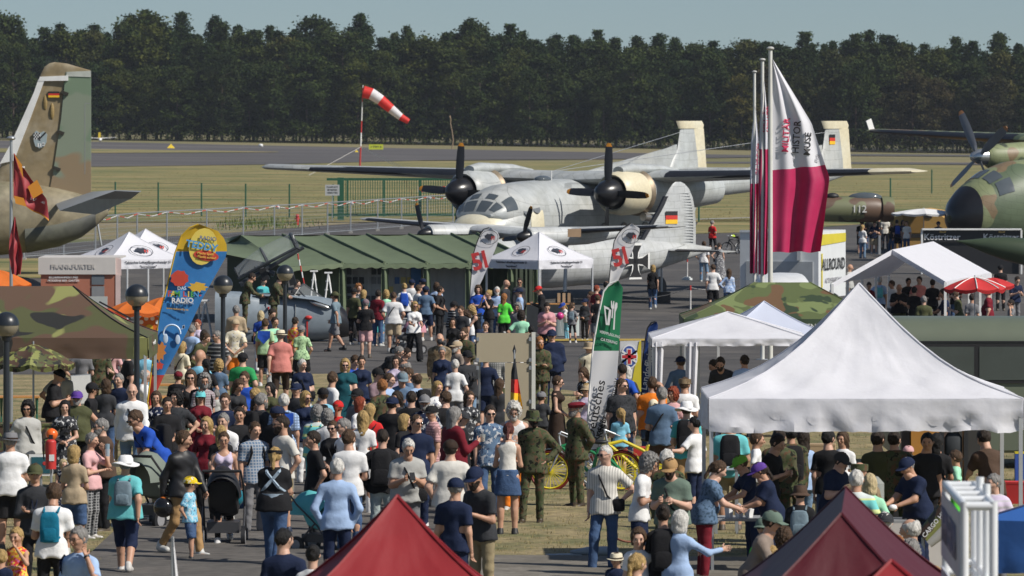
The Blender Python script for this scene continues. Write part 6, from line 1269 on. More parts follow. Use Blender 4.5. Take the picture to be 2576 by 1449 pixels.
# folded camouflage parasol with lettering, bin, drone on the lawn
s = 190; t = Thing('folded_cover', 'rolled camouflage cover with white letters leaning left of the truss', 'cover', base(2350, 215)); a, b = t.L(P(2322,1352,215)), t.L(P(2378,1285,215)); t.part('roll', MB().cyl(a, b, .09,.11,12), camo_m('camouflage_cloth', 3.0), 40); t.part('lining', MB().cyl(a+Vector((.06,-.02,-.07)), b+Vector((.08,-.02,-.14)), .06,.09,10), mat('canvas_grey', (.42,.41,.38), .8), 40); letter('CARGO HERE', .075, WP, t.o, a.lerp(b,.55)+Vector((0,-.115,.02)), (R(90),R(-50),0)); t.part('support', MB().cyl(a,(a.x,0,0),.02,n=6), STEEL)
g = gnd(1452,1405); t = Thing('model_aircraft', 'small grey model aircraft lying on the lawn left of the striped-shirt man', 'model aircraft', g); t.part('body', MB().loft([ring((x,0,.1),r_,r_*.8,12,ax='x') for x, r_ in ((-.1,.02),(.0,.05),(.15,.09),(.4,.10),(.6,.08))]), mat('model_grey', (.30,.34,.37), .5), 50); t.part('wing', MB().box((-.2,-.05,.06),(.5,.2,.02),(0,0,R(15))).box((.3,-.3,.03),(.2,.4,.02)), mat('model_grey')); t.part('cradle', MB().box((.2,0,.015),(.3,.1,.03)), BLACK)
# net and dark box inside / behind
g = base(2300, 150); t = Thing('orange_locker', 'orange wooden locker with dark posts behind the stall under the white tent', 'locker', gpt((2330-1288)/148, F/148)); t.part('body', MB().box((0,0,.8),(.55,.5,1.6)), mat('locker_orange', (.42,.19,.03), .6)); t.part('post', MB().box((.36,0,.95),(.2,.3,1.9)), mat('post_brown', (.06,.045,.04), .6)); t.part('post', MB().box((-.36,0,.95),(.14,.3,1.9)), mat('post_brown'))

# field kitchen and boxes behind the food stall
s = 160; t = Thing('field_kitchen', 'black field kitchen block with steel pots behind the stall under the biggest white tent', 'kitchen', gpt((2270-1288)/s, F/s)); BK2 = mat('stove_black', (.022,.022,.024), .4)
t.part('cabinet', MB().box((0,0,.45),(.9,.5,.9)), BK2); t.part('worktop', MB().box((0,0,.92),(.96,.56,.04)), mat('brushed_steel'))
for x, r_ in ((-.28,.13),(.02,.16),(.32,.12)): t.part('pot', MB().cyl((x,0,.94),(x,0,1.16),r_,n=16), mat('brushed_steel'), 40); t.part('pot_lid', MB().cyl((x,0,1.16),(x,0,1.19),r_*1.04,r_*.4,16), BK2, 40)
s = 150; t = Thing('equipment_rack', 'dark upright equipment rack right of the orange locker under the white tent', 'rack', gpt((2398-1288)/s, F/s))
for x in (-.2,.2): t.part('upright', MB().box((x,0,.95),(.07,.3,1.9)), BK2)
for z in (.3,.8,1.3,1.75): t.part('shelf', MB().box((0,0,z),(.36,.32,.04)), BK2)
t.part('canvas_bag', MB().loft([ring((0,0,z),.15*k_,.13*k_,12,4,ax='z') for z, k_ in ((.83,.8),(.9,1),(1.15,1),(1.24,.6))]), mat('dark_cloth'), 45); t.part('canvas_bag', MB().loft([ring((0,0,z),.15*k_,.13*k_,12,4,ax='z') for z, k_ in ((.33,.8),(.4,1),(.62,1),(.7,.6))]), OLI, 45)
for x, y, s, w, h, c_, lab in ((2088,1180,162,.5,.42,(.55,.53,.50),'white printed carton stacked behind the man in the charcoal cap'),(2068,1120,150,.45,.35,(.40,.28,.16),'brown carton behind the low stall table near the soldiers'),(1880,1110,150,.34,.42,(.38,.24,.12),'brown carton behind the boy in white under the tent edge'),(2560,1215,150,.5,.4,(.55,.03,.03),'red crate behind the lady with spectacles at the right edge'),(2574,1140,140,.3,.6,(.03,.08,.35),'blue box with a yellow top at the right edge')):
    g = gpt((x-1288)/s, F/s); zc = CAMZ-(y-300)/s-g.z; t = Thing('carton', lab, 'box', g, R(random.uniform(-15,15)), 'cartons around the stall'); m_c = mat('carton_%d' % x, c_, .75); t.part('body', MB().box((0,0,zc-h/2),(w,w*.7,h)), m_c); t.part('lid', MB().box((0,0,zc+.01),(w*1.02,w*.72,.03)), m_c if x != 2574 else YB)
    if zc-h > .05: t.part('support', MB().box((0,0,(zc-h)/2),(w*.9,w*.6,zc-h-.01)), mat('dark_cloth'))
# ---------------------------------------------------------------- people: bodies from blended distance fields
f32 = np.float32
def nets(fn, lo, hi, h):
    ax = [np.arange(a, b+h, h, dtype=f32) for a, b in zip(lo, hi)]
    X, Y, Z = np.meshgrid(*ax, indexing='ij'); f = fn(X, Y, Z); n = f.shape; ins = f < 0
    sh = tuple(k-1 for k in n); sx = np.zeros(sh+(3,), f32); ct = np.zeros(sh, f32); E = []
    for a in range(3):
        s0 = [slice(None)]*3; s1 = [slice(None)]*3; s0[a] = slice(0, -1); s1[a] = slice(1, None)
        f0, f1 = f[tuple(s0)], f[tuple(s1)]; cr = (f0 < 0) != (f1 < 0); idx = np.argwhere(cr); E.append((a, idx, f0[cr] < 0))
        t = f0[cr]/(f0[cr]-f1[cr]); p = idx.astype(f32); p[:, a] += t; o = [k for k in range(3) if k != a]
        for d0 in (0, 1):
            for d1 in (0, 1):
                c = idx.copy(); c[:, o[0]] -= d0; c[:, o[1]] -= d1
                ok = np.all(c >= 0, 1) & np.all(c < np.array(sh), 1); c = c[ok]
                np.add.at(sx, (c[:, 0], c[:, 1], c[:, 2]), p[ok]); np.add.at(ct, (c[:, 0], c[:, 1], c[:, 2]), 1)
    act = ct > 0; vid = -np.ones(sh, int); vid[act] = np.arange(act.sum()); V = sx[act]/ct[act][:, None]*h+np.array([a[0] for a in ax], f32); Fc = []
    for a, idx, neg in E:
        o = [k for k in range(3) if k != a]; ok = (idx[:, o[0]] > 0) & (idx[:, o[1]] > 0) & (idx[:, o[0]] < n[o[0]]-1) & (idx[:, o[1]] < n[o[1]]-1); idx = idx[ok]; neg = neg[ok]; q = []
        for d0, d1 in ((1, 1), (0, 1), (0, 0), (1, 0)):
            c = idx.copy(); c[:, o[0]] -= d0; c[:, o[1]] -= d1; q.append(vid[c[:, 0], c[:, 1], c[:, 2]])
        q = np.stack(q, 1); fl = neg if a != 1 else ~neg; q[~fl] = q[~fl][:, ::-1]; Fc.append(q)
    return V, np.concatenate(Fc)
def cap_(P_, a, b, ra, rb, sc=(1,1,1), c0=None):
    X, Y, Z = P_; a = np.array(a, f32); b = np.array(b, f32); s0, s1, s2 = sc; d = (b-a)*np.array(sc); px_, py_, pz_ = (X-a[0])*s0, (Y-a[1])*s1, (Z-a[2])*s2
    L2 = float((d*d).sum())+1e-9; t = np.clip((px_*d[0]+py_*d[1]+pz_*d[2])/L2, 0, 1)
    return np.sqrt((px_-t*d[0])**2+(py_-t*d[1])**2+(pz_-t*d[2])**2)-(ra+(rb-ra)*t)
def smin(a, b, k):
    h = np.clip(.5+.5*(b-a)/k, 0, 1); return b*(1-h)+a*h-k*h*(1-h)
def wrinkle(X, Y, Z, s=0, a=.006): return a*(np.sin(X*31+Z*19+s)*np.sin(Z*27-Y*23+1.3*s)+.6*np.sin(Z*61+X*37+s*2)*np.sin(Y*41+s))
BUILD = {'m': dict(sh=.170, ch=.118, wa=.108, hi=.112, be=0, hw=.088, up=.050, bu=0, th=.082, ns=.058), 'w': dict(sh=.145, ch=.100, wa=.086, hi=.118, be=0, hw=.090, up=.042, bu=.055, th=.084, ns=.047),
         'f': dict(sh=.182, ch=.140, wa=.150, hi=.140, be=.07, hw=.098, up=.058, bu=0, th=.092, ns=.066), 'F': dict(sh=.160, ch=.135, wa=.135, hi=.148, be=.05, hw=.100, up=.058, bu=.07, th=.098, ns=.055), 'c': dict(sh=.150, ch=.108, wa=.108, hi=.105, be=.01, hw=.080, up=.044, bu=0, th=.072, ns=.050)}
ARM = {'down': ((.040,.02,-.285),(.045,-.04,-.54)), 'hip': ((.20,.08,-.22),(.03,-.06,-.40)), 'fold': ((.05,-.07,-.27),(-.24,-.21,-.22)), 'phone': ((.05,-.05,-.28),(-.10,-.28,-.17)), 'face': ((.10,-.20,-.17),(-.09,-.20,.10)),
       'ear': ((.17,-.13,-.19),(.00,-.10,.09)), 'back': ((.09,.10,-.26),(-.12,.15,-.43)), 'front': ((.06,-.03,-.28),(-.13,-.19,-.37)), 'push': ((.02,-.13,-.25),(-.02,-.36,-.27)), 'fwd': ((.04,-.12,-.26),(.02,-.27,-.45)),
       'bwd': ((.05,.13,-.26),(.05,.15,-.51)), 'point': ((.14,-.20,-.14),(.18,-.45,-.10)), 'pocket': ((.11,.07,-.265),(.02,-.03,-.47)), 'reach': ((.02,-.18,-.21),(-.06,-.42,-.26)), 'side': ((.20,-.06,-.18),(.42,-.14,-.16)), 'cup': ((.06,-.08,-.27),(.0,-.32,-.14))}
POSE = {'stand': ('down','down','s',0), 'relax': ('down','pocket','r',0), 'hip': ('hip','down','r',0), 'hips': ('hip','hip','s',0), 'fold': ('fold','fold','s',0), 'phone': ('phone','phone','s',8), 'face': ('face','fold','s',0), 'photo': ('face','face','s',0),
        'ear': ('ear','front','s',0), 'back': ('back','back','s',0), 'front': ('front','front','s',0), 'push': ('push','push','w',6), 'walk': ('fwd','bwd','w',2), 'walk2': ('bwd','fwd','v',2), 'point': ('down','point','s',4), 'reach': ('reach','reach','s',14),
        'bend': ('reach','front','s',38), 'sit': ('front','reach','t',5), 'side': ('side','down','s',0), 'cup': ('down','cup','r',0), 'pocket': ('pocket','pocket','s',0), 'lean': ('reach','reach','s',24)}
LEG = {'s': ((.025,-.01,.50),(.03,.02,.085),(.025,-.01,.50),(.03,.02,.085)), 'r': ((.02,0,.50),(.02,.02,.085),(.05,-.09,.51),(.08,-.10,.085)), 'w': ((.01,-.19,.55),(.01,-.26,.10),(.01,.06,.50),(.01,.32,.17)), 'v': ((.01,.06,.50),(.01,.32,.17),(.01,-.19,.55),(.01,-.26,.10)), 't': ((.06,-.42,.50),(.06,-.40,.085),(.06,-.42,.50),(.06,-.40,.085))}
def skel(b, pose):
    yaw = {'L': 32, 'R': -32}.get(pose[-1], 0) if '/' in pose else 0; pose = pose.split('/')[0]; B = BUILD[b]; al, ar, lg, lean = POSE[pose]; pz = .52 if lg == 't' else .93; J = {'hyaw': yaw}; M = Euler((R(lean), 0, 0)).to_matrix(); c = Vector((0, 0, pz))
    T = lambda v: c+M @ Vector(v)
    J['pel'] = c; J['waist'] = T((0,0,.17)); J['chest'] = T((0,.005,.36)); J['neck'] = T((0,.012,.535)); hd = Vector((0,.0,.535))
    J['head'] = T((0,-.012,.535))+Euler((R(lean*.5+(18 if pose in ('phone','reach') else 3)), 0, 0)).to_matrix() @ Vector((0,-.01,.155)); J['hrot'] = lean*.5+(18 if pose in ('phone','reach') else 3)
    for s_, A_ in ((1, al), (-1, ar)):
        sh = T((s_*B['sh'], .012, .440)); e, w = ARM[A_]; M2 = Euler((R(lean*.6), 0, 0)).to_matrix()
        J['sh%d' % s_] = sh; J['el%d' % s_] = sh+M2 @ Vector((e[0]*s_, e[1], e[2])); J['wr%d' % s_] = sh+M2 @ Vector((w[0]*s_, w[1], w[2]))
    L_ = LEG[lg]
    for s_, o in ((1, 0), (-1, 2)):
        J['hp%d' % s_] = Vector((s_*B['hw'], 0, pz-.02)); k = L_[o]; a = L_[o+1]
        J['kn%d' % s_] = Vector((s_*(B['hw']+k[0]-.01), k[1], k[2])); J['an%d' % s_] = Vector((s_*(B['hw']+a[0]-.01), a[1], a[2]))
    return B, J
def torso(P_, B, J, g=0):
    d = cap_(P_, J['pel']-Vector((.055,0,.02)), J['pel']+Vector((.055,0,-.02)), B['hi']+g-.01, B['hi']+g-.01, (1,1.12,1))
    d = smin(d, cap_(P_, J['pel'], J['waist'], B['hi']+g, B['wa']+g, (.86,1.15,1)), .05); d = smin(d, cap_(P_, J['waist'], J['chest'], B['wa']+g, B['ch']+g, (.84,1.2,1)), .06)
    up = (J['neck']-J['waist']).normalized(); s1 = J['sh1']-up*.02; s2 = J['sh-1']-up*.02; m_ = B['up']+g+.012
    d = smin(d, np.minimum(cap_(P_, J['neck']-up*.045, s1, .050+g, m_*.80), cap_(P_, J['neck']-up*.045, s2, .050+g, m_*.80)), .05); d = smin(d, cap_(P_, J['chest']+up*.05+(s1-s2)*.22, J['chest']+up*.05-(s1-s2)*.22, B['ch']*.8+g, B['ch']*.8+g, (1,1.1,1)), .05)
    d = smin(d, cap_(P_, J['neck']-up*.06, J['neck']-up*.02, .075+g, .055+g*.6, (1,1,1)), .05)
    if B['be']: d = smin(d, cap_(P_, J['waist']+Vector((0,-B['be'],-.03)), J['waist']+Vector((0,-B['be'],.02)), B['wa']*.9+g, B['wa']*.9+g, (.9,1,1)), .06)
    if B['bu']:
        for x in (-.068, .068): q = J['chest']+Vector((x,-.085,.02)); d = smin(d, cap_(P_, q, q, B['bu']+g, B['bu']+g), .035)
    return d
def arms(P_, B, J, g=0, end=2.0, g1=None, k=.04):
    d = None; u = B['up']; g1 = g if g1 is None else g1
    for s_ in (1, -1):
        sh, el, wr_ = J['sh%d' % s_], J['el%d' % s_], J['wr%d' % s_]
        if end <= 1: e = sh.lerp(el, end); x = cap_(P_, sh, e, u+g, u*.92+g1)
        else: x = smin(cap_(P_, sh, el, u+g, u*.82+g), cap_(P_, el, el.lerp(wr_, end-1), u*.84+g, u*(.84-.30*(end-1))+g1), .03)
        d = x if d is None else np.minimum(d, x)
    return d
def legs(P_, B, J, g=0, end=2.0, g1=None, flare=0):
    d = None; th = B['th']; g1 = g if g1 is None else g1
    for s_ in (1, -1):
        hp, kn, an = J['hp%d' % s_], J['kn%d' % s_], J['an%d' % s_]
        if end <= 1: x = cap_(P_, hp, hp.lerp(kn, end), th+g, th*.72+g1)
        else:
            x = smin(cap_(P_, hp, kn, th+g, th*.66+g+flare*.3), cap_(P_, kn, kn.lerp(an, end-1), th*.66+g+flare*.3, th*.50+g1+flare), .04)
            if not g: x = smin(x, cap_(P_, kn.lerp(an,.22)+Vector((0,.018,0)), kn.lerp(an,.45)+Vector((0,.012,0)), .052, .045), .04)
        d = x if d is None else smin(d, x, .02)
    return d
BC = {}
def to_me(name, V, Fc, extra=None, smooth=True):
    me = bpy.data.meshes.new(name); me.from_pydata(V.tolist() if hasattr(V, 'tolist') else V, [], Fc.tolist() if hasattr(Fc, 'tolist') else Fc); me.update()
    me.polygons.foreach_set('use_smooth', [smooth]*len(me.polygons)); return me
def bounds(J, pad=.2):
    pts_ = np.array([tuple(v) for v in J.values() if isinstance(v, Vector)]); return pts_.min(0)-pad, pts_.max(0)+pad
def headmesh(child=False):
    """head, face and ears around the origin (head centre), facing -y"""
    def fn(X, Y, Z):
        P_ = (X, Y, Z); d = cap_(P_, (0,.018,.018), (0,.018,.018), .093, .093, (1.20,.93,.93)); d = smin(d, cap_(P_, (0,-.022,-.03), (0,-.036,-.068), .062, .034, (1.0,1,1)), .035)
        d = smin(d, cap_(P_, (0,-.088,.0), (0,-.104,-.028), .008, .0135), .014); d = smin(d, cap_(P_, (-.034,-.074,.022), (.034,-.074,.022), .012, .012), .016)
        for s_ in (1, -1):
            e = cap_(P_, (s_*.031,-.094,.002), (s_*.031,-.094,.002), .012, .012); d = -smin(-d, e, .010)
            d = smin(d, cap_(P_, (s_*.080,.012,.012), (s_*.082,.014,-.018), .010, .008, (1,.7,1)), .008)
            d = smin(d, cap_(P_, (s_*.036,-.066,-.022), (s_*.036,-.066,-.022), .018, .018), .02)
        d = smin(d, cap_(P_, (-.014,-.088,-.050), (.014,-.088,-.050), .0075, .0075), .008); d = smin(d, cap_(P_, (0,.02,-.05), (0,.035,-.17), .054, .058), .03); return d
    V, Fc = nets(fn, (-.11,-.13,-.16), (.11,.13,.13), .0105); return V, Fc
HV, HF = headmesh()
def handverts(w, el, side, curl=25, name=None):
    """palm, four unequal bent fingers and a thumb leaving the side of the palm"""
    mb = MB(); d = (w-el).normalized(); up = Vector((0,-1,0)) if abs(d.y) < .8 else Vector((0,0,1)); n_ = d.cross(up).normalized()*side; pal = n_.cross(d)*1.0
    a = Vector(w)-d*.02; k = [(.0,.024,.018),(.03,.032,.016),(.085,.040,.013)]; prev = None
    rg = [[a+d*t+pal*(x*W_)+n_*(z*T_) for x, z in ((-1,0),(-.6,.9),(.6,.9),(1,0),(.6,-.9),(-.6,-.9))] for t, W_, T_ in [(0,.026,.024)]+k]; mb.loft(rg)
    for i, ln in enumerate((.066,.078,.072,.056)):
        b = a+d*.08+pal*(-.030+.020*i); dd = d; q = b
        for j, l in enumerate((.45,.32,.23)):
            ax_ = pal; dd = Matrix.Rotation(R(curl*(1+.25*i))*-side, 3, ax_) @ dd; e = q+dd*ln*l; mb.cyl(q-dd*.003, e, .0092-.0011*j, .0082-.0012*j, 5); q = e
    b = a+d*.032-pal*.028; t1 = b+(d*.6-pal*.75+n_*.25).normalized()*.036; mb.cyl(b, t1, .0125, .010, 5); mb.cyl(t1, t1+(d*.95-pal*.25+n_*.3).normalized()*.030, .010, .0075, 5)
    return mb
def hand_of(b, J, pose, s_): return J['wr%d' % s_], J['el%d' % s_]
def body(b, pose, big=1.0):
    k = ('b', b, pose)
    if k in BC: return BC[k]
    B, J = skel(b, pose); lo, hi = bounds(J, .17); lo[2] = -.02; hi[2] = J['neck'].z+.06
    def fn(X, Y, Z):
        P_ = (X, Y, Z); d = smin(torso(P_, B, J), arms(P_, B, J), .035); d = smin(d, legs(P_, B, J), .03)
        d = smin(d, cap_(P_, J['neck']-Vector((0,0,.04)), J['head']+Vector((0,.03,-.12)), B['ns'], B['ns']), .03)
        for s_ in (1, -1): a = J['an%d' % s_]; d = smin(d, cap_(P_, a-Vector((0,-.02,.035)), a+Vector((0,-.13,-.05)), .038, .030), .03)
        return d
    V, Fc = nets(fn, lo, hi, .024); hs = 1.0 if b != 'c' else 1.0
    M = np.array(Euler((R(J['hrot']), 0, R(J['hyaw']))).to_matrix()); H = (HV*(1.05 if b in 'mfF' else 1.0 if b == 'w' else 1.28)) @ M.T+np.array(J['head']); o = len(V)
    vs = V.tolist()+H.tolist(); fs = Fc.tolist()+(HF+o).tolist(); mi = [0]*len(fs); mb = MB()
    for s_ in (1, -1):
        w, e = hand_of(b, J, pose, s_); h = handverts(w, e, s_, curl=18 if pose not in ('phone','push','cup','fold','front') else 30); o = len(vs); vs += [tuple(v) for v in h.v]; fs += [tuple(i+o for i in f) for f in h.f]; mi += [0]*len(h.f)
    hsz = 1.05 if b in 'mfF' else 1.0 if b == 'w' else 1.28; Mh = Euler((R(J['hrot']), 0, R(J['hyaw']))).to_matrix()
    for x, y, z, rx, ry, rz, m_ in ((.031,-.084,.002,.0135,.008,.0065,1),(-.031,-.084,.002,.0135,.008,.0065,1),(0,-.0925,-.050,.020,.006,.0045,2),(.032,-.086,.019,.018,.006,.0035,3),(-.032,-.086,.019,.018,.006,.0035,3)):
        h = MB().ell((0,0,0),(rx*hsz,ry*hsz,rz*hsz),8,5); o = len(vs); c = J['head']+Mh @ (Vector((x,y,z))*hsz); vs += [tuple(c+Mh @ Vector(v)) for v in h.v]; fs += [tuple(i+o for i in f) for f in h.f]; mi += [m_]*len(h.f)
    me = to_me('body', vs, fs); me.polygons.foreach_set('material_index', mi)
    for m_ in (SKIN, EYE, LIP, BROW): me.materials.append(m_)
    BC[k] = (me, J, B); return BC[k]
def cloth_me(kind, b, pose):
    pose = pose.split('/')[0]
    k = (kind, b, pose)
    if k in BC: return BC[k]
    _, J, B = body(b, pose); lo, hi = bounds(J, .24); sd_ = (hash(k[0]+k[1]+k[2]) % 97) if False else sum(map(ord, kind+b+pose)) % 97
    up = (J['chest']-J['pel']).normalized(); hem = {'t': -.10, 'p': -.09, 's': -.12, 'l': -.10, 'j': -.09, 'h': -.07, 'k': -.06, 'v': -.08, 'd': -.50, 'D': -.80, 'u': -.14}.get(kind, 0)
    if kind in 'tpsljhkvdDu':
        g = {'t': .014, 'p': .014, 's': .020, 'l': .014, 'j': .026, 'h': .024, 'k': .008, 'v': .034, 'd': .018, 'D': .016, 'u': .030}[kind]; lo[2] = J['pel'].z+hem-.1; hi[2] = J['neck'].z+.1; end = {'t': .74, 'p': .70, 's': .78, 'l': 1.9, 'j': 1.95, 'h': 1.95, 'k': .02, 'v': .02, 'd': .60, 'D': .02, 'u': 1.9}[kind]
        def fn(X, Y, Z):
            P_ = (X, Y, Z); B2 = dict(B); d = torso(P_, B2, J, g)
            if kind == 'k':
                nz = (X*0+Z)-(J['neck'].z-.085); cut = cap_(P_, J['neck']+Vector((0,-.05,.01)), J['neck']+Vector((0,-.03,.06)), .10, .12); d = np.maximum(d, -cut); 
                for s_ in (1,-1): d = np.maximum(d, -cap_(P_, J['sh%d' % s_]+Vector((s_*.035,0,.02)), J['sh%d' % s_]+Vector((s_*.05,0,-.10)), .070, .06))
            if end > .1:
                a = arms(P_, B, J, g*.55, end, g*.6+(.014 if end < 1 else .002)); d = smin(d, a, .04)
                for s_ in (1,-1):                    # open sleeve end
                    sh, el = J['sh%d' % s_], J['el%d' % s_]
                    if end <= 1: dr = (el-sh).normalized(); e = sh.lerp(el, end); side_ = (X-e.x)*dr.x+(Y-e.y)*dr.y+(Z-e.z)*dr.z; near = cap_(P_, e, sh.lerp(el, 1.4), .11, .11); d = np.maximum(d, np.where(near < 0, side_, -1))
            if hem < -.06:
                q = J['pel']; fl = .02 if hem > -.2 else .10; r_ = B['hi']+g+.018+(B['be']*.25)
                d = smin(d, cap_(P_, q+Vector((.05,0,.04)), q+Vector((.05,0,hem)), r_, r_+fl, (1,1.08,1)), .03); d = smin(d, cap_(P_, q+Vector((-.05,0,.04)), q+Vector((-.05,0,hem)), r_, r_+fl, (1,1.1,1)), .03)
            nk = (X-J['neck'].x)*up.x+(Y-J['neck'].y)*up.y+(Z-J['neck'].z)*up.z; d = np.maximum(d, nk-(.018 if kind in 'psljhvu' else .0))
            h0 = (Z-(J['pel'].z+hem)); d = np.maximum(d, -h0+.008*np.sin(X*30+sd_)); return d-wrinkle(X, Y, Z, sd_, .0028 if kind != 'j' else .005)
        V, Fc = nets(fn, lo, hi, .0235)
    elif kind in ('L','J','W','S','C','Q'):
        g = {'L': .012, 'J': .014, 'W': .03, 'S': .026, 'C': .018, 'Q': .004}[kind]; end = {'L': 1.93, 'J': 1.95, 'W': 1.95, 'S': .98, 'C': 1.30, 'Q': 1.95}[kind]; g1 = {'L': .018, 'J': .022, 'W': .06, 'S': .045, 'C': .03, 'Q': .002}[kind]; hi[2] = J['pel'].z+.12; lo[2] = -.03
        def fn(X, Y, Z):
            P_ = (X, Y, Z); d = legs(P_, B, J, g, end, g1); d = smin(d, cap_(P_, J['pel']-Vector((.055,0,.02)), J['pel']+Vector((.055,0,-.02)), B['hi']+g-.01, B['hi']+g-.01, (1,1.12,1)), .04)
            d = smin(d, cap_(P_, J['pel'], J['waist'], B['hi']+g-.004, B['wa']+g, (.86,1.15,1)), .04); d = np.maximum(d, Z-(J['pel'].z+.105))
            if end < 1.5:
                for s_ in (1,-1):
                    kn, an, hp = J['kn%d' % s_], J['an%d' % s_], J['hp%d' % s_]; e = hp.lerp(kn, end) if end <= 1 else kn.lerp(an, end-1); dr = ((kn-hp) if end <= 1 else (an-kn)).normalized(); sid = (X-e.x)*dr.x+(Y-e.y)*dr.y+(Z-e.z)*dr.z
                    d = np.maximum(d, np.where(cap_(P_, e, e+dr*.12, .13, .13) < 0, sid, -1))
            else: d = np.maximum(d, .035-Z)
            return d-wrinkle(X, Y, Z, sd_, .005 if kind != 'Q' else .0015)
        V, Fc = nets(fn, lo, hi, .0235)
    elif kind in ('K','M'):
        ln = .42 if kind == 'K' else .30; hi[2] = J['pel'].z+.12; lo[2] = J['pel'].z-ln-.1
        def fn(X, Y, Z):
            P_ = (X, Y, Z); q = J['pel']; d = smin(cap_(P_, q+Vector((.04,0,.05)), q+Vector((.05,0,-ln)), B['hi']+.005, B['hi']+.05, (1,1.1,1)), cap_(P_, q+Vector((-.04,0,.05)), q+Vector((-.05,0,-ln)), B['hi']+.005, B['hi']+.05, (1,1.1,1)), .03)
            d = np.maximum(d, Z-(q.z+.10)); return np.maximum(d, q.z-ln-Z)-wrinkle(X, Y, Z, sd_, .004)
        V, Fc = nets(fn, lo, hi, .0235)
    me = to_me({'t':'t_shirt','p':'polo_shirt','s':'shirt','l':'long_shirt','j':'jacket','h':'hoodie','k':'tank_top','v':'vest','d':'tunic','D':'dress','u':'uniform_jacket','L':'trousers','J':'trousers','W':'wide_trousers','S':'shorts','C':'cropped_trousers','Q':'leggings','K':'skirt','M':'skirt'}[kind], V, Fc)
    BC[k] = me; return me
def shoe_me(b, pose, s_, boot=False):
    pose = pose.split('/')[0]
    k = ('shoe', POSE[pose][2], b if b in 'wc' else 'm', s_, boot)
    if k in BC: return BC[k]
    _, J, B = body(b, pose); a = J['an%d' % s_]; up = .10 if boot else .03; lift = a.z > .12
    def fn(X, Y, Z):
        P_ = (X, Y, Z); zf = a.z-.085; d = smin(cap_(P_, (a.x, a.y+.03, zf+.045), (a.x+s_*.012, a.y-.135, zf+.036), .045, .043, (1,1,1)), cap_(P_, a, a+Vector((0,.0,up)), .052, .050), .04); return np.maximum(d, zf-Z)
    V, Fc = nets(fn, (a.x-.09, a.y-.23, a.z-.12), (a.x+.09, a.y+.12, a.z+up+.1), .019); BC[k] = to_me('boot' if boot else 'shoe', V, Fc); return BC[k]
def hair_me(style):
    k = ('hair', style)
    if k in BC: return BC[k]
    def fn(X, Y, Z):
        P_ = (X, Y, Z); n_ = .006*(np.sin(X*140+Z*40)*np.sin(Y*120+Z*50)+.8*np.sin(X*75+1)*np.sin(Z*60+Y*80))
        g = {'short': .010, 'buzz': .004, 'long': .016, 'bob': .018, 'pony': .010, 'bun': .010, 'curly': .030, 'wild': .036, 'fringe': .010, 'bowl': .018}[style]
        d = cap_(P_, (0,.022,.022), (0,.022,.022), .094+g, .094+g, (1.20,.94,.94))
        if style in ('short','buzz','fringe','pony','bun'): d = np.maximum(d, -(Z+.045-.0*Y)*1.0+np.clip(-Y*1.5,-.2,.09)) ; face = cap_(P_, (0,-.135,-.01), (0,-.115,-.10), .094, .10, (.95,.98,.85))
        else: face = cap_(P_, (0,-.135,-.01), (0,-.125,-.20), .094, .10, (1.0,.92,.80))
        if style in ('long',): d = smin(d, cap_(P_, (0,.055,.0), (0,.075,-.26), .085, .070, (.85,1.35,1)), .04)
        if style == 'bob': d = smin(d, cap_(P_, (0,.03,-.02), (0,.035,-.10), .10, .095, (.98,1.1,1)), .03)
        if style == 'pony': d = smin(d, cap_(P_, (0,.115,.03), (0,.135,-.17), .034, .022), .02)
        if style == 'bun': q = cap_(P_, (0,.095,.075), (0,.095,.075), .042, .042); d = smin(d, q, .01)
        if style in ('curly','wild'): d = smin(d, cap_(P_, (0,.035,-.03), (0,.04,-.06), .10, .09, (.9,1,1)), .03)+.006*np.sin(X*90)*np.sin(Y*85+1)*np.sin(Z*95)*3
        d = np.maximum(d, -face)
        if style == 'fringe': d = np.maximum(d, -cap_(P_, (0,-.01,.14), (0,-.03,.16), .095, .1))
        return d+n_*(2 if style in ('curly','wild') else 1)
    lo, hi = ((-.15,-.13,-.36), (.15,.18,.16)); V, Fc = nets(fn, lo, hi, .0135); BC[k] = to_me('hair', V, Fc); return BC[k]
def beard_me():
    k = ('beard',)
    if k in BC: return BC[k]
    def fn(X, Y, Z):
        P_ = (X, Y, Z); d = smin(cap_(P_, (0,-.052,-.062), (0,-.066,-.095), .052, .040, (.9,1,1)), cap_(P_, (0,-.02,-.04), (0,-.03,-.06), .074, .06), .02); d = np.maximum(d, Z+.030-np.abs(X)*.35); d = np.maximum(d, -cap_(P_, (-.012,-.10,-.050), (.012,-.10,-.050), .013, .013)); return d
    V, Fc = nets(fn, (-.1,-.13,-.17), (.1,.06,.02), .0105); BC[k] = to_me('beard', V, Fc); return BC[k]
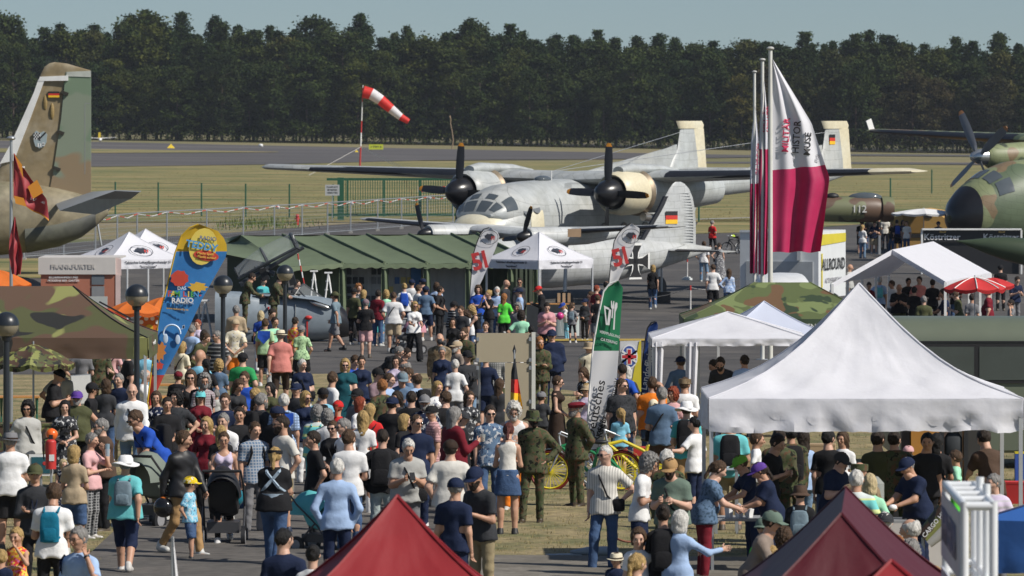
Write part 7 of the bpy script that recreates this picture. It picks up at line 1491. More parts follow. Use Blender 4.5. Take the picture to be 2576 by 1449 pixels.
def hat_me(kind):
    k = ('hat', kind)
    if k in BC: return BC[k]
    mb = MB(); dome = lambda z0, rx, ry, rz, c=(0,.018): mb.ell((c[0], c[1], z0), (rx, ry, rz), 18, 6, 0, 90)
    def brim(r0, r1, z0, z1, c=.018, wav=0): 
        rg = []
        for r_, z in ((r0, z0), (r1, z1), (r1, z1-.006), (r0, z0-.008)): rg.append([Vector((r_*.90*math.cos(6.283*i/20), c+r_*1.05*math.sin(6.283*i/20), z+wav*math.sin(6.283*i/20*2))) for i in range(20)])
        mb.loft(rg+[rg[0]], cap=False)
    if kind == 'cap' or kind == 'backcap':
        sg = -1 if kind == 'cap' else 1
        dome(.030, .094, .112, .092); mb.loft([ring((0,.018,z), .095, .113, 18, ax='z') for z in (.012,.034)]); 
        mb.add([Vector((x*.080, .018+sg*(.095+.085*math.sqrt(max(0, 1-x*x*.92))), .012+.012*(1-x*x)-.02*(k_))) for x in (-1,-.6,-.2,.2,.6,1) for k_ in (0,)]+[Vector((x*.085, .018+sg*.088*math.sqrt(max(.15, 1-x*x*.8)), .026+.010*(1-x*x))) for x in (-1,-.6,-.2,.2,.6,1)]+
               [Vector((x*.080, .018+sg*(.095+.085*math.sqrt(max(0, 1-x*x*.92))), .006+.012*(1-x*x))) for x in (-1,-.6,-.2,.2,.6,1)]+[Vector((x*.085, .018+sg*.088*math.sqrt(max(.15, 1-x*x*.8)), .014+.010*(1-x*x))) for x in (-1,-.6,-.2,.2,.6,1)], [(i, i+1, i+7, i+6) for i in range(5)]+[(12+i, 18+i, 19+i, 13+i) for i in range(5)]+[(i, 12+i, 13+i, i+1) for i in range(5)])
    elif kind == 'bucket': mb.loft([ring((0,.018,z), rx, rx*1.18, 18, ax='z') for z, rx in ((.01,.098),(.07,.092),(.105,.08),(.11,.03))]); brim(.098, .155, .018, -.022)
    elif kind == 'straw': mb.loft([ring((0,.018,z), rx, rx*1.18, 18, ax='z') for z, rx in ((.02,.096),(.09,.090),(.115,.075),(.112,.03))]); brim(.096, .158, .028, .026, wav=.008)
    elif kind == 'wide': mb.loft([ring((0,.018,z), rx, rx*1.18, 18, ax='z') for z, rx in ((.01,.100),(.08,.096),(.12,.07),(.125,.02))]); brim(.10, .20, .02, -.005, wav=.022)
    elif kind == 'beret': mb.ell((.02,.02,.062), (.125,.130,.042), 18, 8); mb.loft([ring((0,.018,z), .096, .113, 18, ax='z') for z in (.020,.046)])
    elif kind == 'field': mb.loft([ring((0,.018,z), rx, rx*1.16, 18, ax='z') for z, rx in ((.012,.097),(.088,.099),(.094,.09),(.095,.02))]); mb.add([Vector((x*.08, -.085-.075*math.sqrt(1-x*x*.9), .012)) for x in (-1,-.5,0,.5,1)]+[Vector((x*.085, .02-.095*math.sqrt(max(.2, 1-x*x*.8)), .030)) for x in (-1,-.5,0,.5,1)], [(i, i+1, i+6, i+5) for i in range(4)])
    elif kind == 'band': mb.loft([ring((0,.020,z), .097, .114, 18, ax='z') for z in (.035,.075)])
    elif kind == 'mask': mb.ell((0,-.085,-.035), (.05,.05,.05), 12, 8).cyl((0,-.12,-.05), (0,-.155,-.06), .03, n=10).cyl((.05,-.09,-.06), (.08,-.12,-.08), .035, n=10)
    nm = {'cap':'cap','backcap':'cap','bucket':'bucket_hat','straw':'straw_hat','wide':'wide_brimmed_hat','beret':'beret','field':'field_cap','band':'headband','mask':'gas_mask'}[kind]
    BC[k] = mb.mesh(nm, 50); return BC[k]
gl = MB()
for s_ in (1, -1):
    gl.ell((s_*.033,-.098,.004), (.026,.007,.018), 12, 6); gl.cyl((s_*.06,-.09,.008), (s_*.083,.01,.012), .003, n=4)
gl.cyl((-.015,-.102,.009), (.015,-.102,.009), .003, n=4); GLASSES = gl.mesh('sunglasses', 60)
gl = MB()
for s_ in (1, -1):
    c = Vector((s_*.033,-.100,.003)); gl.tube([c+Vector((.025*math.cos(a), .0, .016*math.sin(a))) for a in [6.283*i/10 for i in range(11)]], .0022, 3); gl.cyl((s_*.058,-.095,.008), (s_*.083,.01,.012), .002, n=3)
gl.cyl((-.010,-.102,.006), (.010,-.102,.006), .002, n=3); SPECS = gl.mesh('spectacles', 60)
# materials for people; plain ones take the colour set on each object
SKIN = mat('skin', None, .5, amt=.10, scale=3, spec=.35); EYE = mat('eye_dark', (.03,.02,.015), .3); LIP = mat('lips', (.30,.10,.08), .5); BROW = mat('eyebrow', (.07,.045,.03), .8)
HAIR = mat('hair', None, .6, amt=.55, scale=14, spec=.3, bump=1.0, bscale=90, stretch=(1,1,.3)); FAB = mat('fabric', None, .85, amt=.16, scale=2.5, bump=.85, bscale=7, spec=.2); LEA = mat('leather', None, .5, amt=.2, scale=4, spec=.4)
DEN = mat('denim', None, .85, amt=.32, scale=1.6, bump=1.1, bscale=9, spec=.2)
FLK = mat('flecktarn_camouflage', (.085,.085,.048), .85, kind='camo', scale=13, c2=(.055,.070,.032), c3=(.11,.065,.038), c4=(.016,.017,.012), th=(.50,.57,.61), amt=.1, spec=.15)
DES = mat('desert_camouflage', (.24,.18,.11), .85, kind='camo', scale=10, c2=(.17,.12,.07), c3=(.10,.08,.05), c4=None, th=(.52,.60,.6), amt=.1, spec=.15)
def pat(code, c):
    if code == 'F': return FLK
    if code == 'E': return DES
    hx = ''.join('%02d' % int(v*60) for v in c)
    if code == 'S': return mat('striped_'+hx, c, .85, kind='stripe', scale=.09, c2=tuple(min(1, v*.35+.30) for v in c), spec=.2)
    if code == 'T': return mat('multi_striped_cloth', (.16,.52,.50), .85, kind='stripe', scale=.17, c2=(.60,.68,.30), c3=(.55,.60,.58), spec=.2)
    if code == 'I': return mat('pin_striped_'+hx, c, .85, kind='vstripe', scale=.035, c2=tuple(v*.62 for v in c), spec=.2)
    if code == 'P': return mat('checked_'+hx, c, .85, kind='grid', scale=.045, c2=tuple(min(.7, v*.4+.28) if sum(c) < 1.2 else v*.45 for v in c), spec=.2)
    if code == 'O': return mat('floral_'+hx, c, .85, kind='camo', scale=16, c2=tuple(min(.75, v*.3+.45) for v in c), c3=(c[0]*.4, c[1]*.4, c[2]*.5), c4=None, th=(.56,.60,.6), spec=.2)
    if code == 'X': return mat('flame_cloth', (.70,.30,.05), .8, kind='camo', scale=14, c2=(.60,.05,.05), c3=(.75,.55,.08), c4=(.65,.15,.35), th=(.5,.56,.60), spec=.2)
    if code == 'G': return mat('graphic_'+hx, c, .85, kind='camo', scale=22, c2=(c[0]*.45,c[1]*.5,c[2]*.5), c3=None, c4=None, th=(.55,.6,.6), spec=.2)
    return None
COL = dict(white=(.72,.72,.72), offwhite=(.62,.60,.55), black=(.014,.014,.016), charcoal=(.035,.037,.042), navy=(.012,.020,.052), blue=(.02,.06,.32), royal=(.02,.08,.42), lightblue=(.33,.45,.66), skyblue=(.22,.52,.68), teal=(.08,.40,.42), turquoise=(.14,.50,.52), darkteal=(.01,.075,.095), steel=(.10,.16,.25), slate=(.16,.22,.26),
    grey=(.18,.18,.19), lightgrey=(.42,.42,.40), red=(.55,.025,.025), bordeaux=(.16,.012,.022), pink=(.62,.36,.36), salmon=(.60,.22,.19), rose=(.55,.28,.30), lavender=(.58,.50,.64), purple=(.10,.045,.26), mauve=(.20,.14,.16), orange=(.75,.20,.02), yellow=(.70,.50,.02), green=(.03,.28,.09), neongreen=(.10,.60,.06), mint=(.35,.70,.48), palegreen=(.40,.58,.33), lime=(.16,.42,.05),
    olive=(.07,.075,.035), sage=(.13,.18,.145), beige=(.42,.33,.22), tan=(.36,.22,.10), khaki=(.27,.22,.13), brown=(.08,.05,.035), darkbrown=(.035,.022,.016), taupe=(.23,.185,.155), denim=(.055,.10,.20), lightdenim=(.17,.26,.38), palejeans=(.40,.47,.47), cream=(.66,.60,.45), desert=(.3,.25,.15), camo=(.1,.1,.05))
HCOL = dict(k=('black', (.010,.009,.009)), d=('dark', (.028,.018,.012)), b=('brown', (.075,.042,.022)), n=('blond', (.42,.28,.11)), l=('light blond', (.56,.45,.26)), g=('grey', (.24,.23,.22)), w=('white', (.62,.60,.56)), r=('red', (.26,.05,.02)), a=('auburn', (.10,.025,.02)), x=('bald', (0,0,0)), o=('ginger', (.32,.13,.04)))
TK_ = dict(t='t-shirt', p='polo shirt', s='short-sleeved shirt', l='long-sleeved top', j='jacket', h='hooded top', k='tank top', v='vest', d='tunic', D='dress', u='uniform'); BK_ = dict(L='trousers', J='jeans', W='wide trousers', S='shorts', C='cropped trousers', Q='leggings', K='skirt', M='short skirt')
PT_ = dict(S='striped ', I='pinstriped ', P='checked ', O='floral ', X='flame-patterned ', T='multi-striped ', G='printed ')
AC_ = dict(B='black backpack', U='blue backpack', G='grey small backpack', H='handbag', C='crossbody bag', K='belt bag', L='lanyard', M='camera', P='phone', D='drawstring bag', T='baby carrier straps', N='helmet', W='cup', R='bottle', V='glove', Z='jacket on shoulder', Y='toy', J='cloth over arm', A='papers', S='shoulder scarf', c='shoulder strap')
LM = [('the camouflage parasol',90,930),('the left edge of the photo',0,1250),('the radio banner',450,900),('the camouflage tent',300,900),('the red tent peak',1000,1260),('the plywood board',1270,950),('the German flag',1295,1000),('the red cross banner',1510,1080),('the jet cockpit section',720,760),('the jet nose cone',880,780),('the army tent',1050,680),('the emblem tent',1350,720),('the stand table',1400,800),
      ('the biggest white tent',2150,1080),('the serving table',1850,1250),('the low party canopy',1800,900),('the stanchion',1760,740),('the parked bicycles',1840,610),('the ochre arched tent',2260,560),('the beer counter',2440,560),('the marquee',2300,720),('the ribbed red parasol',2440,740),('the maroon tent',2100,1300),('the truss stand',2400,1300),('the cruiser bicycles',1500,1180),('the lamp by the banner',590,830),('the fire extinguisher',120,1200),('the teal stroller',780,1300),('the lavender-top stroller',560,1300),('the pale high table',1830,1120),('the asphalt path',600,1250),('the folding board',1000,860),('the sage pram',1150,850),('the drinks urn',2300,1180),('the middle of the lawn',800,1020),('the apron edge',960,960)]
REG = []
def place(x, y, h):
    D = 120.0
    for _ in range(80): X = (x-1288)*D/F; D = .5*D+.5*F*(CAMZ-zg(X, D)-h)/(y-HY)
    return Vector(((x-1288)*D/F, D, zg((x-1288)*D/F, D)))
def person(x, y, h, face, sex, pose, hair, hat, top, bot, acc='', s=None, zoff=None):
    if s is None: p = place(x, y, h)
    else: p = P(x, y, s); p.z -= h
    if pose == 'stand' and top[0] not in 'D': pose = random.choice(['stand','stand','relax','front','pocket','hip','phone' if abs(face) < 120 else 'relax'])
    if pose in ('stand','relax','front','pocket','fold','back','walk','hip') and not hat.startswith('mask'): full = pose+random.choice(['','','/L','/R'])
    else: full = pose
    bme, J, B = body({'g':'c'}.get(sex, sex), full); bb = {'g':'c'}.get(sex, sex); tall = (J['head'].z+.118*(1.05 if bb in 'mfF' else 1.0 if bb == 'w' else 1.2))
    if hat: tall += .025
    k = h/tall if POSE[pose][2] != 't' else h/1.75*1.0
    if POSE[pose][2] == 't': k = h/tall
    th = random.uniform(-9, 9)
    t = bpy.data.objects.new('person', None); col.objects.link(t); t.location = p; t.rotation_euler = (0, 0, R(face+th*.5)); wd_ = random.uniform(.97, 1.05); t.scale = (k*wd_, k*wd_, k); t['category'] = 'person'; t['group'] = 'people in the crowd'
    def add(nm, me, m=None, c=None, parent=None, loc=None, rot=None):
        o = bpy.data.objects.new(nm, me); col.objects.link(o); o.parent = parent or t
        if c is not None: o.color = tuple(c)+(1,)
        if loc is not None: o.location = loc
        if rot is not None: o.rotation_euler = rot
        if m is not None:
            if not me.materials: me.materials.append(m)
            if me.materials[0] != m: o.material_slots[0].link = 'OBJECT'; o.material_slots[0].material = m
        return o
    sk = random.choice([(.52,.30,.205),(.48,.27,.18),(.56,.34,.25),(.45,.25,.165),(.54,.33,.24)])
    if 'k' in hair[0] and len(hair) > 1 and hair[-1] == '*': sk = (.46,.29,.18)
    add('body', bme, None, sk); tk, tc_ = top.split(':')[:2]; tp_ = top.split(':')[2] if top.count(':') > 1 else ''; v = random.uniform(.92, 1.08); cc = tuple(min(.8, q*v) for q in COL[tc_])
    o = add(cloth_me(tk, bb, pose).name.split('.')[0], cloth_me(tk, bb, pose), pat(tp_, COL[tc_]) or (LEA if tk == 'j' and tc_ == 'black' else FAB), cc)
    bk = ''
    if bot:
        bk, bc = bot.split(':')[:2]; bp = bot.split(':')[2] if bot.count(':') > 1 else ''; bc_ = COL[bc]; add(cloth_me(bk, bb, pose).name.split('.')[0], cloth_me(bk, bb, pose), pat(bp, bc_) or (DEN if 'denim' in bc or 'jeans' in bc else FAB), bc_)
    bt = (tp_ in 'FE' and tp_ != '')
    sc = (.05,.035,.02) if bt else random.choice([(.6,.6,.6),(.03,.03,.03),(.5,.5,.48),(.10,.08,.06),(.02,.03,.06),(.55,.53,.5)])
    for s_ in (1, -1): add('boot' if bt else 'shoe', shoe_me(bb, pose, s_, bt), LEA, sc)
    hs = 1.05 if bb in 'mfF' else 1.0 if bb == 'w' else 1.28; hl = J['head']; hr = (R(J['hrot']), 0, R(J['hyaw']))
    hc, hst = hair[0], {'s':'short','z':'buzz','l':'long','o':'bob','p':'pony','u':'bun','c':'curly','W':'wild','f':'fringe','w':'bowl','x':None}[hair[1]]
    if hst: q = add('hair', hair_me(hst), HAIR, HCOL[hc][1], None, hl, hr); q.scale = (hs, hs, hs)
    if len(hair) > 2 and hair[2] == 'B': q = add('beard', beard_me(), HAIR, HCOL[hc if hc != 'x' else 'b'][1], None, hl, hr); q.scale = (hs, hs, hs)
    hatn = ''
    if hat:
        hk, hcol = hat.split(':')[:2]; hp_ = hat.split(':')[2] if hat.count(':') > 1 else ''
        q = add(hat_me(hk).name.split('.')[0], hat_me(hk), pat(hp_, COL[hcol]) or FAB, COL[hcol], None, hl, hr); q.scale = (hs*1.06, hs*1.06, hs*1.06); hatn = hcol+' '+{'cap':'cap','backcap':'backward cap','bucket':'bucket hat','straw':'straw hat','wide':'wide-brimmed hat','beret':'beret','field':'field cap','band':'headband','mask':'gas mask'}[hk]
        if hk == 'straw': b_ = MB().loft([ring((0,.018,z), .098, .115, 18, ax='z') for z in (.028,.05)]); q2_ = add('hat_band', b_.mesh('hat_band', 50), FAB, COL['darkbrown'], None, hl, hr); q2_.scale = q.scale
    gs = ''
    if 'g' in acc: q = add('sunglasses', GLASSES, mat('sunglass_lens', (.012,.012,.014), .12), None, None, hl, hr); q.scale = (hs,hs,hs); gs = 'sunglasses'
    if 's' in acc: q = add('spectacles', SPECS, EYE, None, None, hl, hr); q.scale = (hs,hs,hs); gs = 'spectacles'
    ch = J['chest']; wa = J['waist']; bd = .125+B['ch']*.3; yb = B['ch']/1.2+.03
    def pack(c, w, h_, d_, m_=None, nm='backpack'):
        def mk():
            m2 = MB(); z0 = (ch.z+wa.z)/2+.02; y0 = (ch.y+wa.y)/2
            m2.loft([ring((0, y0+yb+d_*.5, z0+z*h_*.5), w*.5*r_, d_*.5*r_, 14, 4, ax='z') for z, r_ in ((-1,.6),(-.94,.95),(-.2,1.0),(.6,.94),(.92,.75),(1,.4))]); m2.loft([ring((0, y0+yb+d_*1.02, z0+z*h_*.5), w*.36*r_, d_*.16*r_, 10, 4, ax='z') for z, r_ in ((-.85,.7),(-.75,1),(-.15,1),(-.05,.6))]); return m2.mesh(nm, 45)
        kk = ('pack', bb, pose, nm, w)
        if kk not in BC: BC[kk] = mk()
        q = add(nm, BC[kk], FAB, c)
        kk = ('straps', bb, pose)
        if kk not in BC:
            m2 = MB()
            for s_ in (1, -1):
                r_ = B['ch']+.03; x_ = s_*.09; top_ = ch+Vector((x_,0,.150)); m2.tube([Vector((x_*.9, ch.y+yb, ch.z+.10)), top_+Vector((0,.02,.005)), top_+Vector((0,-.06,-.02)), Vector((x_*1.15, ch.y-B['ch']/1.2-.035-B['bu']*.4, ch.z)), Vector((x_*1.5, wa.y-.06, wa.z)), Vector((x_*1.1, wa.y+yb, wa.z-.02))], .017, 5)
            BC[kk] = m2.mesh('strap')
        add('strap', BC[kk], FAB, tuple(v*.8 for v in c), q)
    def strapbag(c, bag=True, sgn=1, low=0):
        kk = ('sling', bb, pose, bag, sgn, low)
        if kk not in BC:
            r_ = B['ch']/1.18+.035+B['bu']*.3; rw = max(B['hi'], B['wa'])/1.12+.045+B['be']*.7
            f_ = [Vector((-sgn*.10, ch.y, ch.z+.155)), Vector((-sgn*.09, ch.y-.07, ch.z+.11)), Vector((-sgn*.04, ch.y-r_, ch.z)), Vector((sgn*.05, wa.y-rw, wa.z-.02)), Vector((sgn*.17, wa.y-.05, wa.z-.16-low)), Vector((sgn*.12, wa.y+rw*.9, wa.z-.02)), Vector((0, ch.y+r_, ch.z-.02)), Vector((-sgn*.09, ch.y+.07, ch.z+.11)), Vector((-sgn*.10, ch.y, ch.z+.155))]
            BC[kk] = MB().tube(f_, .014, 5).mesh('strap'); BC[kk+('b',)] = MB().loft([ring((sgn*.20, wa.y-.09, wa.z-.24-low+z), .085*r2, .04*r2, 12, 4, ax='z') for z, r2 in ((0,.7),(.02,1),(.15,1),(.17,.7))]).mesh('shoulder_bag', 45)
        q = add('strap', BC[kk], FAB, c); 
        if bag: add('shoulder_bag', BC[kk+('b',)], FAB, c)
    an = []
    for a in acc:
        if a == 'B': pack(COL['black'], .30, .50, .17)
        if a == 'U': pack(COL['royal'], .27, .42, .15)
        if a == 'G': pack(COL['slate'], .26, .36, .13)
        if a == 'Q': pack(COL['turquoise'], .25, .34, .10)
        if a == 'D': pack((.01,.17,.28), .24, .38, .07, nm='drawstring_bag')
        if a in 'CHK': strapbag(COL['black'], True, 1, {'C':.0,'H':-.02,'K':-.16}[a])
        if a == 'c': strapbag(COL['black'], False)
        w1 = J['wr1']; d1 = (w1-J['el1']).normalized()
        if a == 'P': m2 = MB().box(w1+d1*.09+Vector((-.02,-.02,.02)), (.075,.012,.15), (R(-50),0,0)); add('phone', m2.mesh('phone'), BLACK)
        if a == 'L':
            m2 = MB(); 
            for s_ in (1,-1): m2.cyl(Vector((s_*.06, ch.y-.06, ch.z+.14)), Vector((s_*.01, wa.y-B['wa']/1.1-.05-B['be'], wa.z+.06)), .006, n=4)
            add('lanyard', m2.mesh('lanyard'), FAB, COL['navy']); add('name_badge', MB().box(Vector((0, wa.y-B['wa']/1.1-.06-B['be'], wa.z+.03)), (.09,.01,.06)).mesh('name_badge'), FAB, COL['skyblue'])
        if a == 'M': m2 = MB().box(Vector((.03, ch.y-.20, ch.z-.10)), (.13,.07,.09)).cyl(Vector((.03, ch.y-.22, ch.z-.11)), Vector((.03, ch.y-.31, ch.z-.13)), .035, n=12).cyl(Vector((.08, ch.y-.05, ch.z+.14)), Vector((.05, ch.y-.18, ch.z-.06)), .008, n=4).cyl(Vector((-.08, ch.y-.05, ch.z+.14)), Vector((.0, ch.y-.18, ch.z-.06)), .008, n=4); add('camera', m2.mesh('camera'), BLACK)
        if a == 'N': add('motorcycle_helmet', MB().ell(J['wr1']+Vector((-.02,-.06,-.12)), (.13,.15,.15), 16, 10).mesh('motorcycle_helmet', 60), mat('helmet_teal', (.015,.16,.22), .15)); add('helmet_visor', MB().ell(J['wr1']+Vector((-.02,-.085,-.10)), (.10,.13,.08), 14, 8).mesh('helmet_visor', 60), PGLASS)
        if a == 'n': add('motorcycle_helmet', MB().ell(J['wr-1']+Vector((.0,-.02,-.16)), (.13,.15,.14), 16, 10).mesh('motorcycle_helmet', 60), mat('helmet_black', (.012,.012,.014), .15)); add('helmet_stripe', MB().ell(J['wr-1']+Vector((.0,-.02,-.07)), (.06,.08,.06), 14, 8).mesh('helmet_stripe', 60), OU)
        if a == 'W': add('plastic_cup', MB().cyl(J['wr-1']+Vector((.0,-.09,.0)), J['wr-1']+Vector((.0,-.09,.11)), .032, .042, 12).mesh('plastic_cup', 40), mat('clear_plastic'))
        if a == 'R': add('water_bottle', MB().cyl(J['wr1']+Vector((0,-.08,-.1)), J['wr1']+Vector((0,-.08,.10)), .035, n=12).mesh('water_bottle', 40), mat('bottle_blue', (.35,.5,.6), .1, alpha=.6))
        if a == 'T':
            m2 = MB(); r_ = B['ch']/1.2+.045
            for s_ in (1,-1): m2.tube([Vector((s_*.10, ch.y-.03, ch.z+.165)), Vector((s_*.08, ch.y+r_*.9, ch.z+.10)), Vector((-s_*.09, wa.y+r_, ch.z-.10)), Vector((-s_*.16, wa.y+.05, wa.z+.02))], .024, 5)
            m2.loft([ring((0, wa.y, wa.z-.06+z), B['hi']+.055, B['hi']/1.1+.05, 16, ax='z') for z in (-.04,.05)]); add('baby_carrier', m2.mesh('baby_carrier', 50), FAB, (.32,.40,.48))
        if a == 'J': add('carried_cloth', MB().ell(J['wr-1']+Vector((.02,.0,-.02)), (.11,.09,.10), 12, 8).ell(J['wr-1']+Vector((.02,.02,-.20)), (.08,.06,.16), 12, 8).mesh('carried_cloth', 60), FAB, COL['black'])
        if a == 'A': add('leaflet', MB().box(J['wr1']+Vector((0,-.04,-.12)), (.15,.01,.21), (R(10),0,R(30))).mesh('leaflet'), mat('leaflet_paper', (.55,.60,.72), .5))
        if a == 'Z': add('carried_jacket', MB().shell(lambda u, v: Vector((J['sh-1'].x-.02-.12*u+.1*v*u, ch.y-.12+.30*u*(1-.2*v), J['sh-1'].z+.075-.12*abs(u-.5)-.5*v*u-.06*v)), 8, 8, (0,0,-.02)).mesh('carried_jacket', 60), FAB, COL['navy'])
        if a == 'S': add('shoulder_towel', MB().shell(lambda u, v: Vector((-.16+.32*u, ch.y+.09+.05*v, ch.z+.15-.33*v*(1-abs(u-.5)))), 8, 6, (0,.02,0)).mesh('shoulder_towel', 60), FAB, COL['royal'])
        if a == 'V': add('glove', MB().ell(J['wr1']+(J['wr1']-J['el1']).normalized()*.07, (.055,.07,.045), 10, 8).mesh('glove', 60), FAB, COL['white'])
        if a == 'e': add('wrist_watch', MB().cyl(J['wr1']-(J['wr1']-J['el1']).normalized()*.03, J['wr1']-(J['wr1']-J['el1']).normalized()*.01, .034, n=10).mesh('wrist_watch', 50), BLACK)
        if a in AC_: an.append(AC_[a])
        if a == 'Q': an.append('turquoise backpack')
    # words
    who = {'m':'man','w':'woman','f':'stocky man','F':'stocky woman','c':'boy','g':'girl'}[sex]
    if h < 1.05: who = 'toddler'
    f_ = ((face+180) % 360)-180; view = 'facing the camera' if abs(f_) < 40 else 'seen from behind' if abs(f_) > 130 else 'turned right' if f_ > 0 else 'turned left'
    tw = 'camouflage uniform' if tp_ == 'F' else 'desert camouflage uniform' if tp_ == 'E' else '%s%s %s' % (PT_.get(tp_, ''), {'lightblue':'light blue','skyblue':'sky blue','darkteal':'dark teal','lightgrey':'light grey','neongreen':'neon green','palegreen':'pale green','offwhite':'off-white'}.get(tc_, tc_), TK_[tk])
    hn = HCOL[hc][0]; hw_ = 'bald' if hc == 'x' else hn+'-haired'
    head_ = ' with '+hatn if hatn else ''
    a1 = (hw_+' '+who) if not hatn else who
    extra = []
    if bot and tp_ not in ('F','E') and tk not in 'D': extra.append({'denim':'jeans','lightdenim':'light jeans','palejeans':'pale jeans'}.get(bot.split(':')[1], '') or bot.split(':')[1]+' '+BK_[bk])
    REG.append(dict(o=t, x=x, y=y, a=a1+head_, tw=tw, view=view, ex=extra, an=an+([gs] if gs else []), pose={'phone':'looking at a phone' if 'P' in acc else 'head bowed','fold':'arms crossed','back':'hands behind back','photo':'hands raised to face','walk':'walking','walk2':'walking','bend':'bending forward','sit':'sitting','ear':'hand at ear','push':'pushing','point':'pointing','hips':'hands on hips'}.get(pose, '')))
    return t
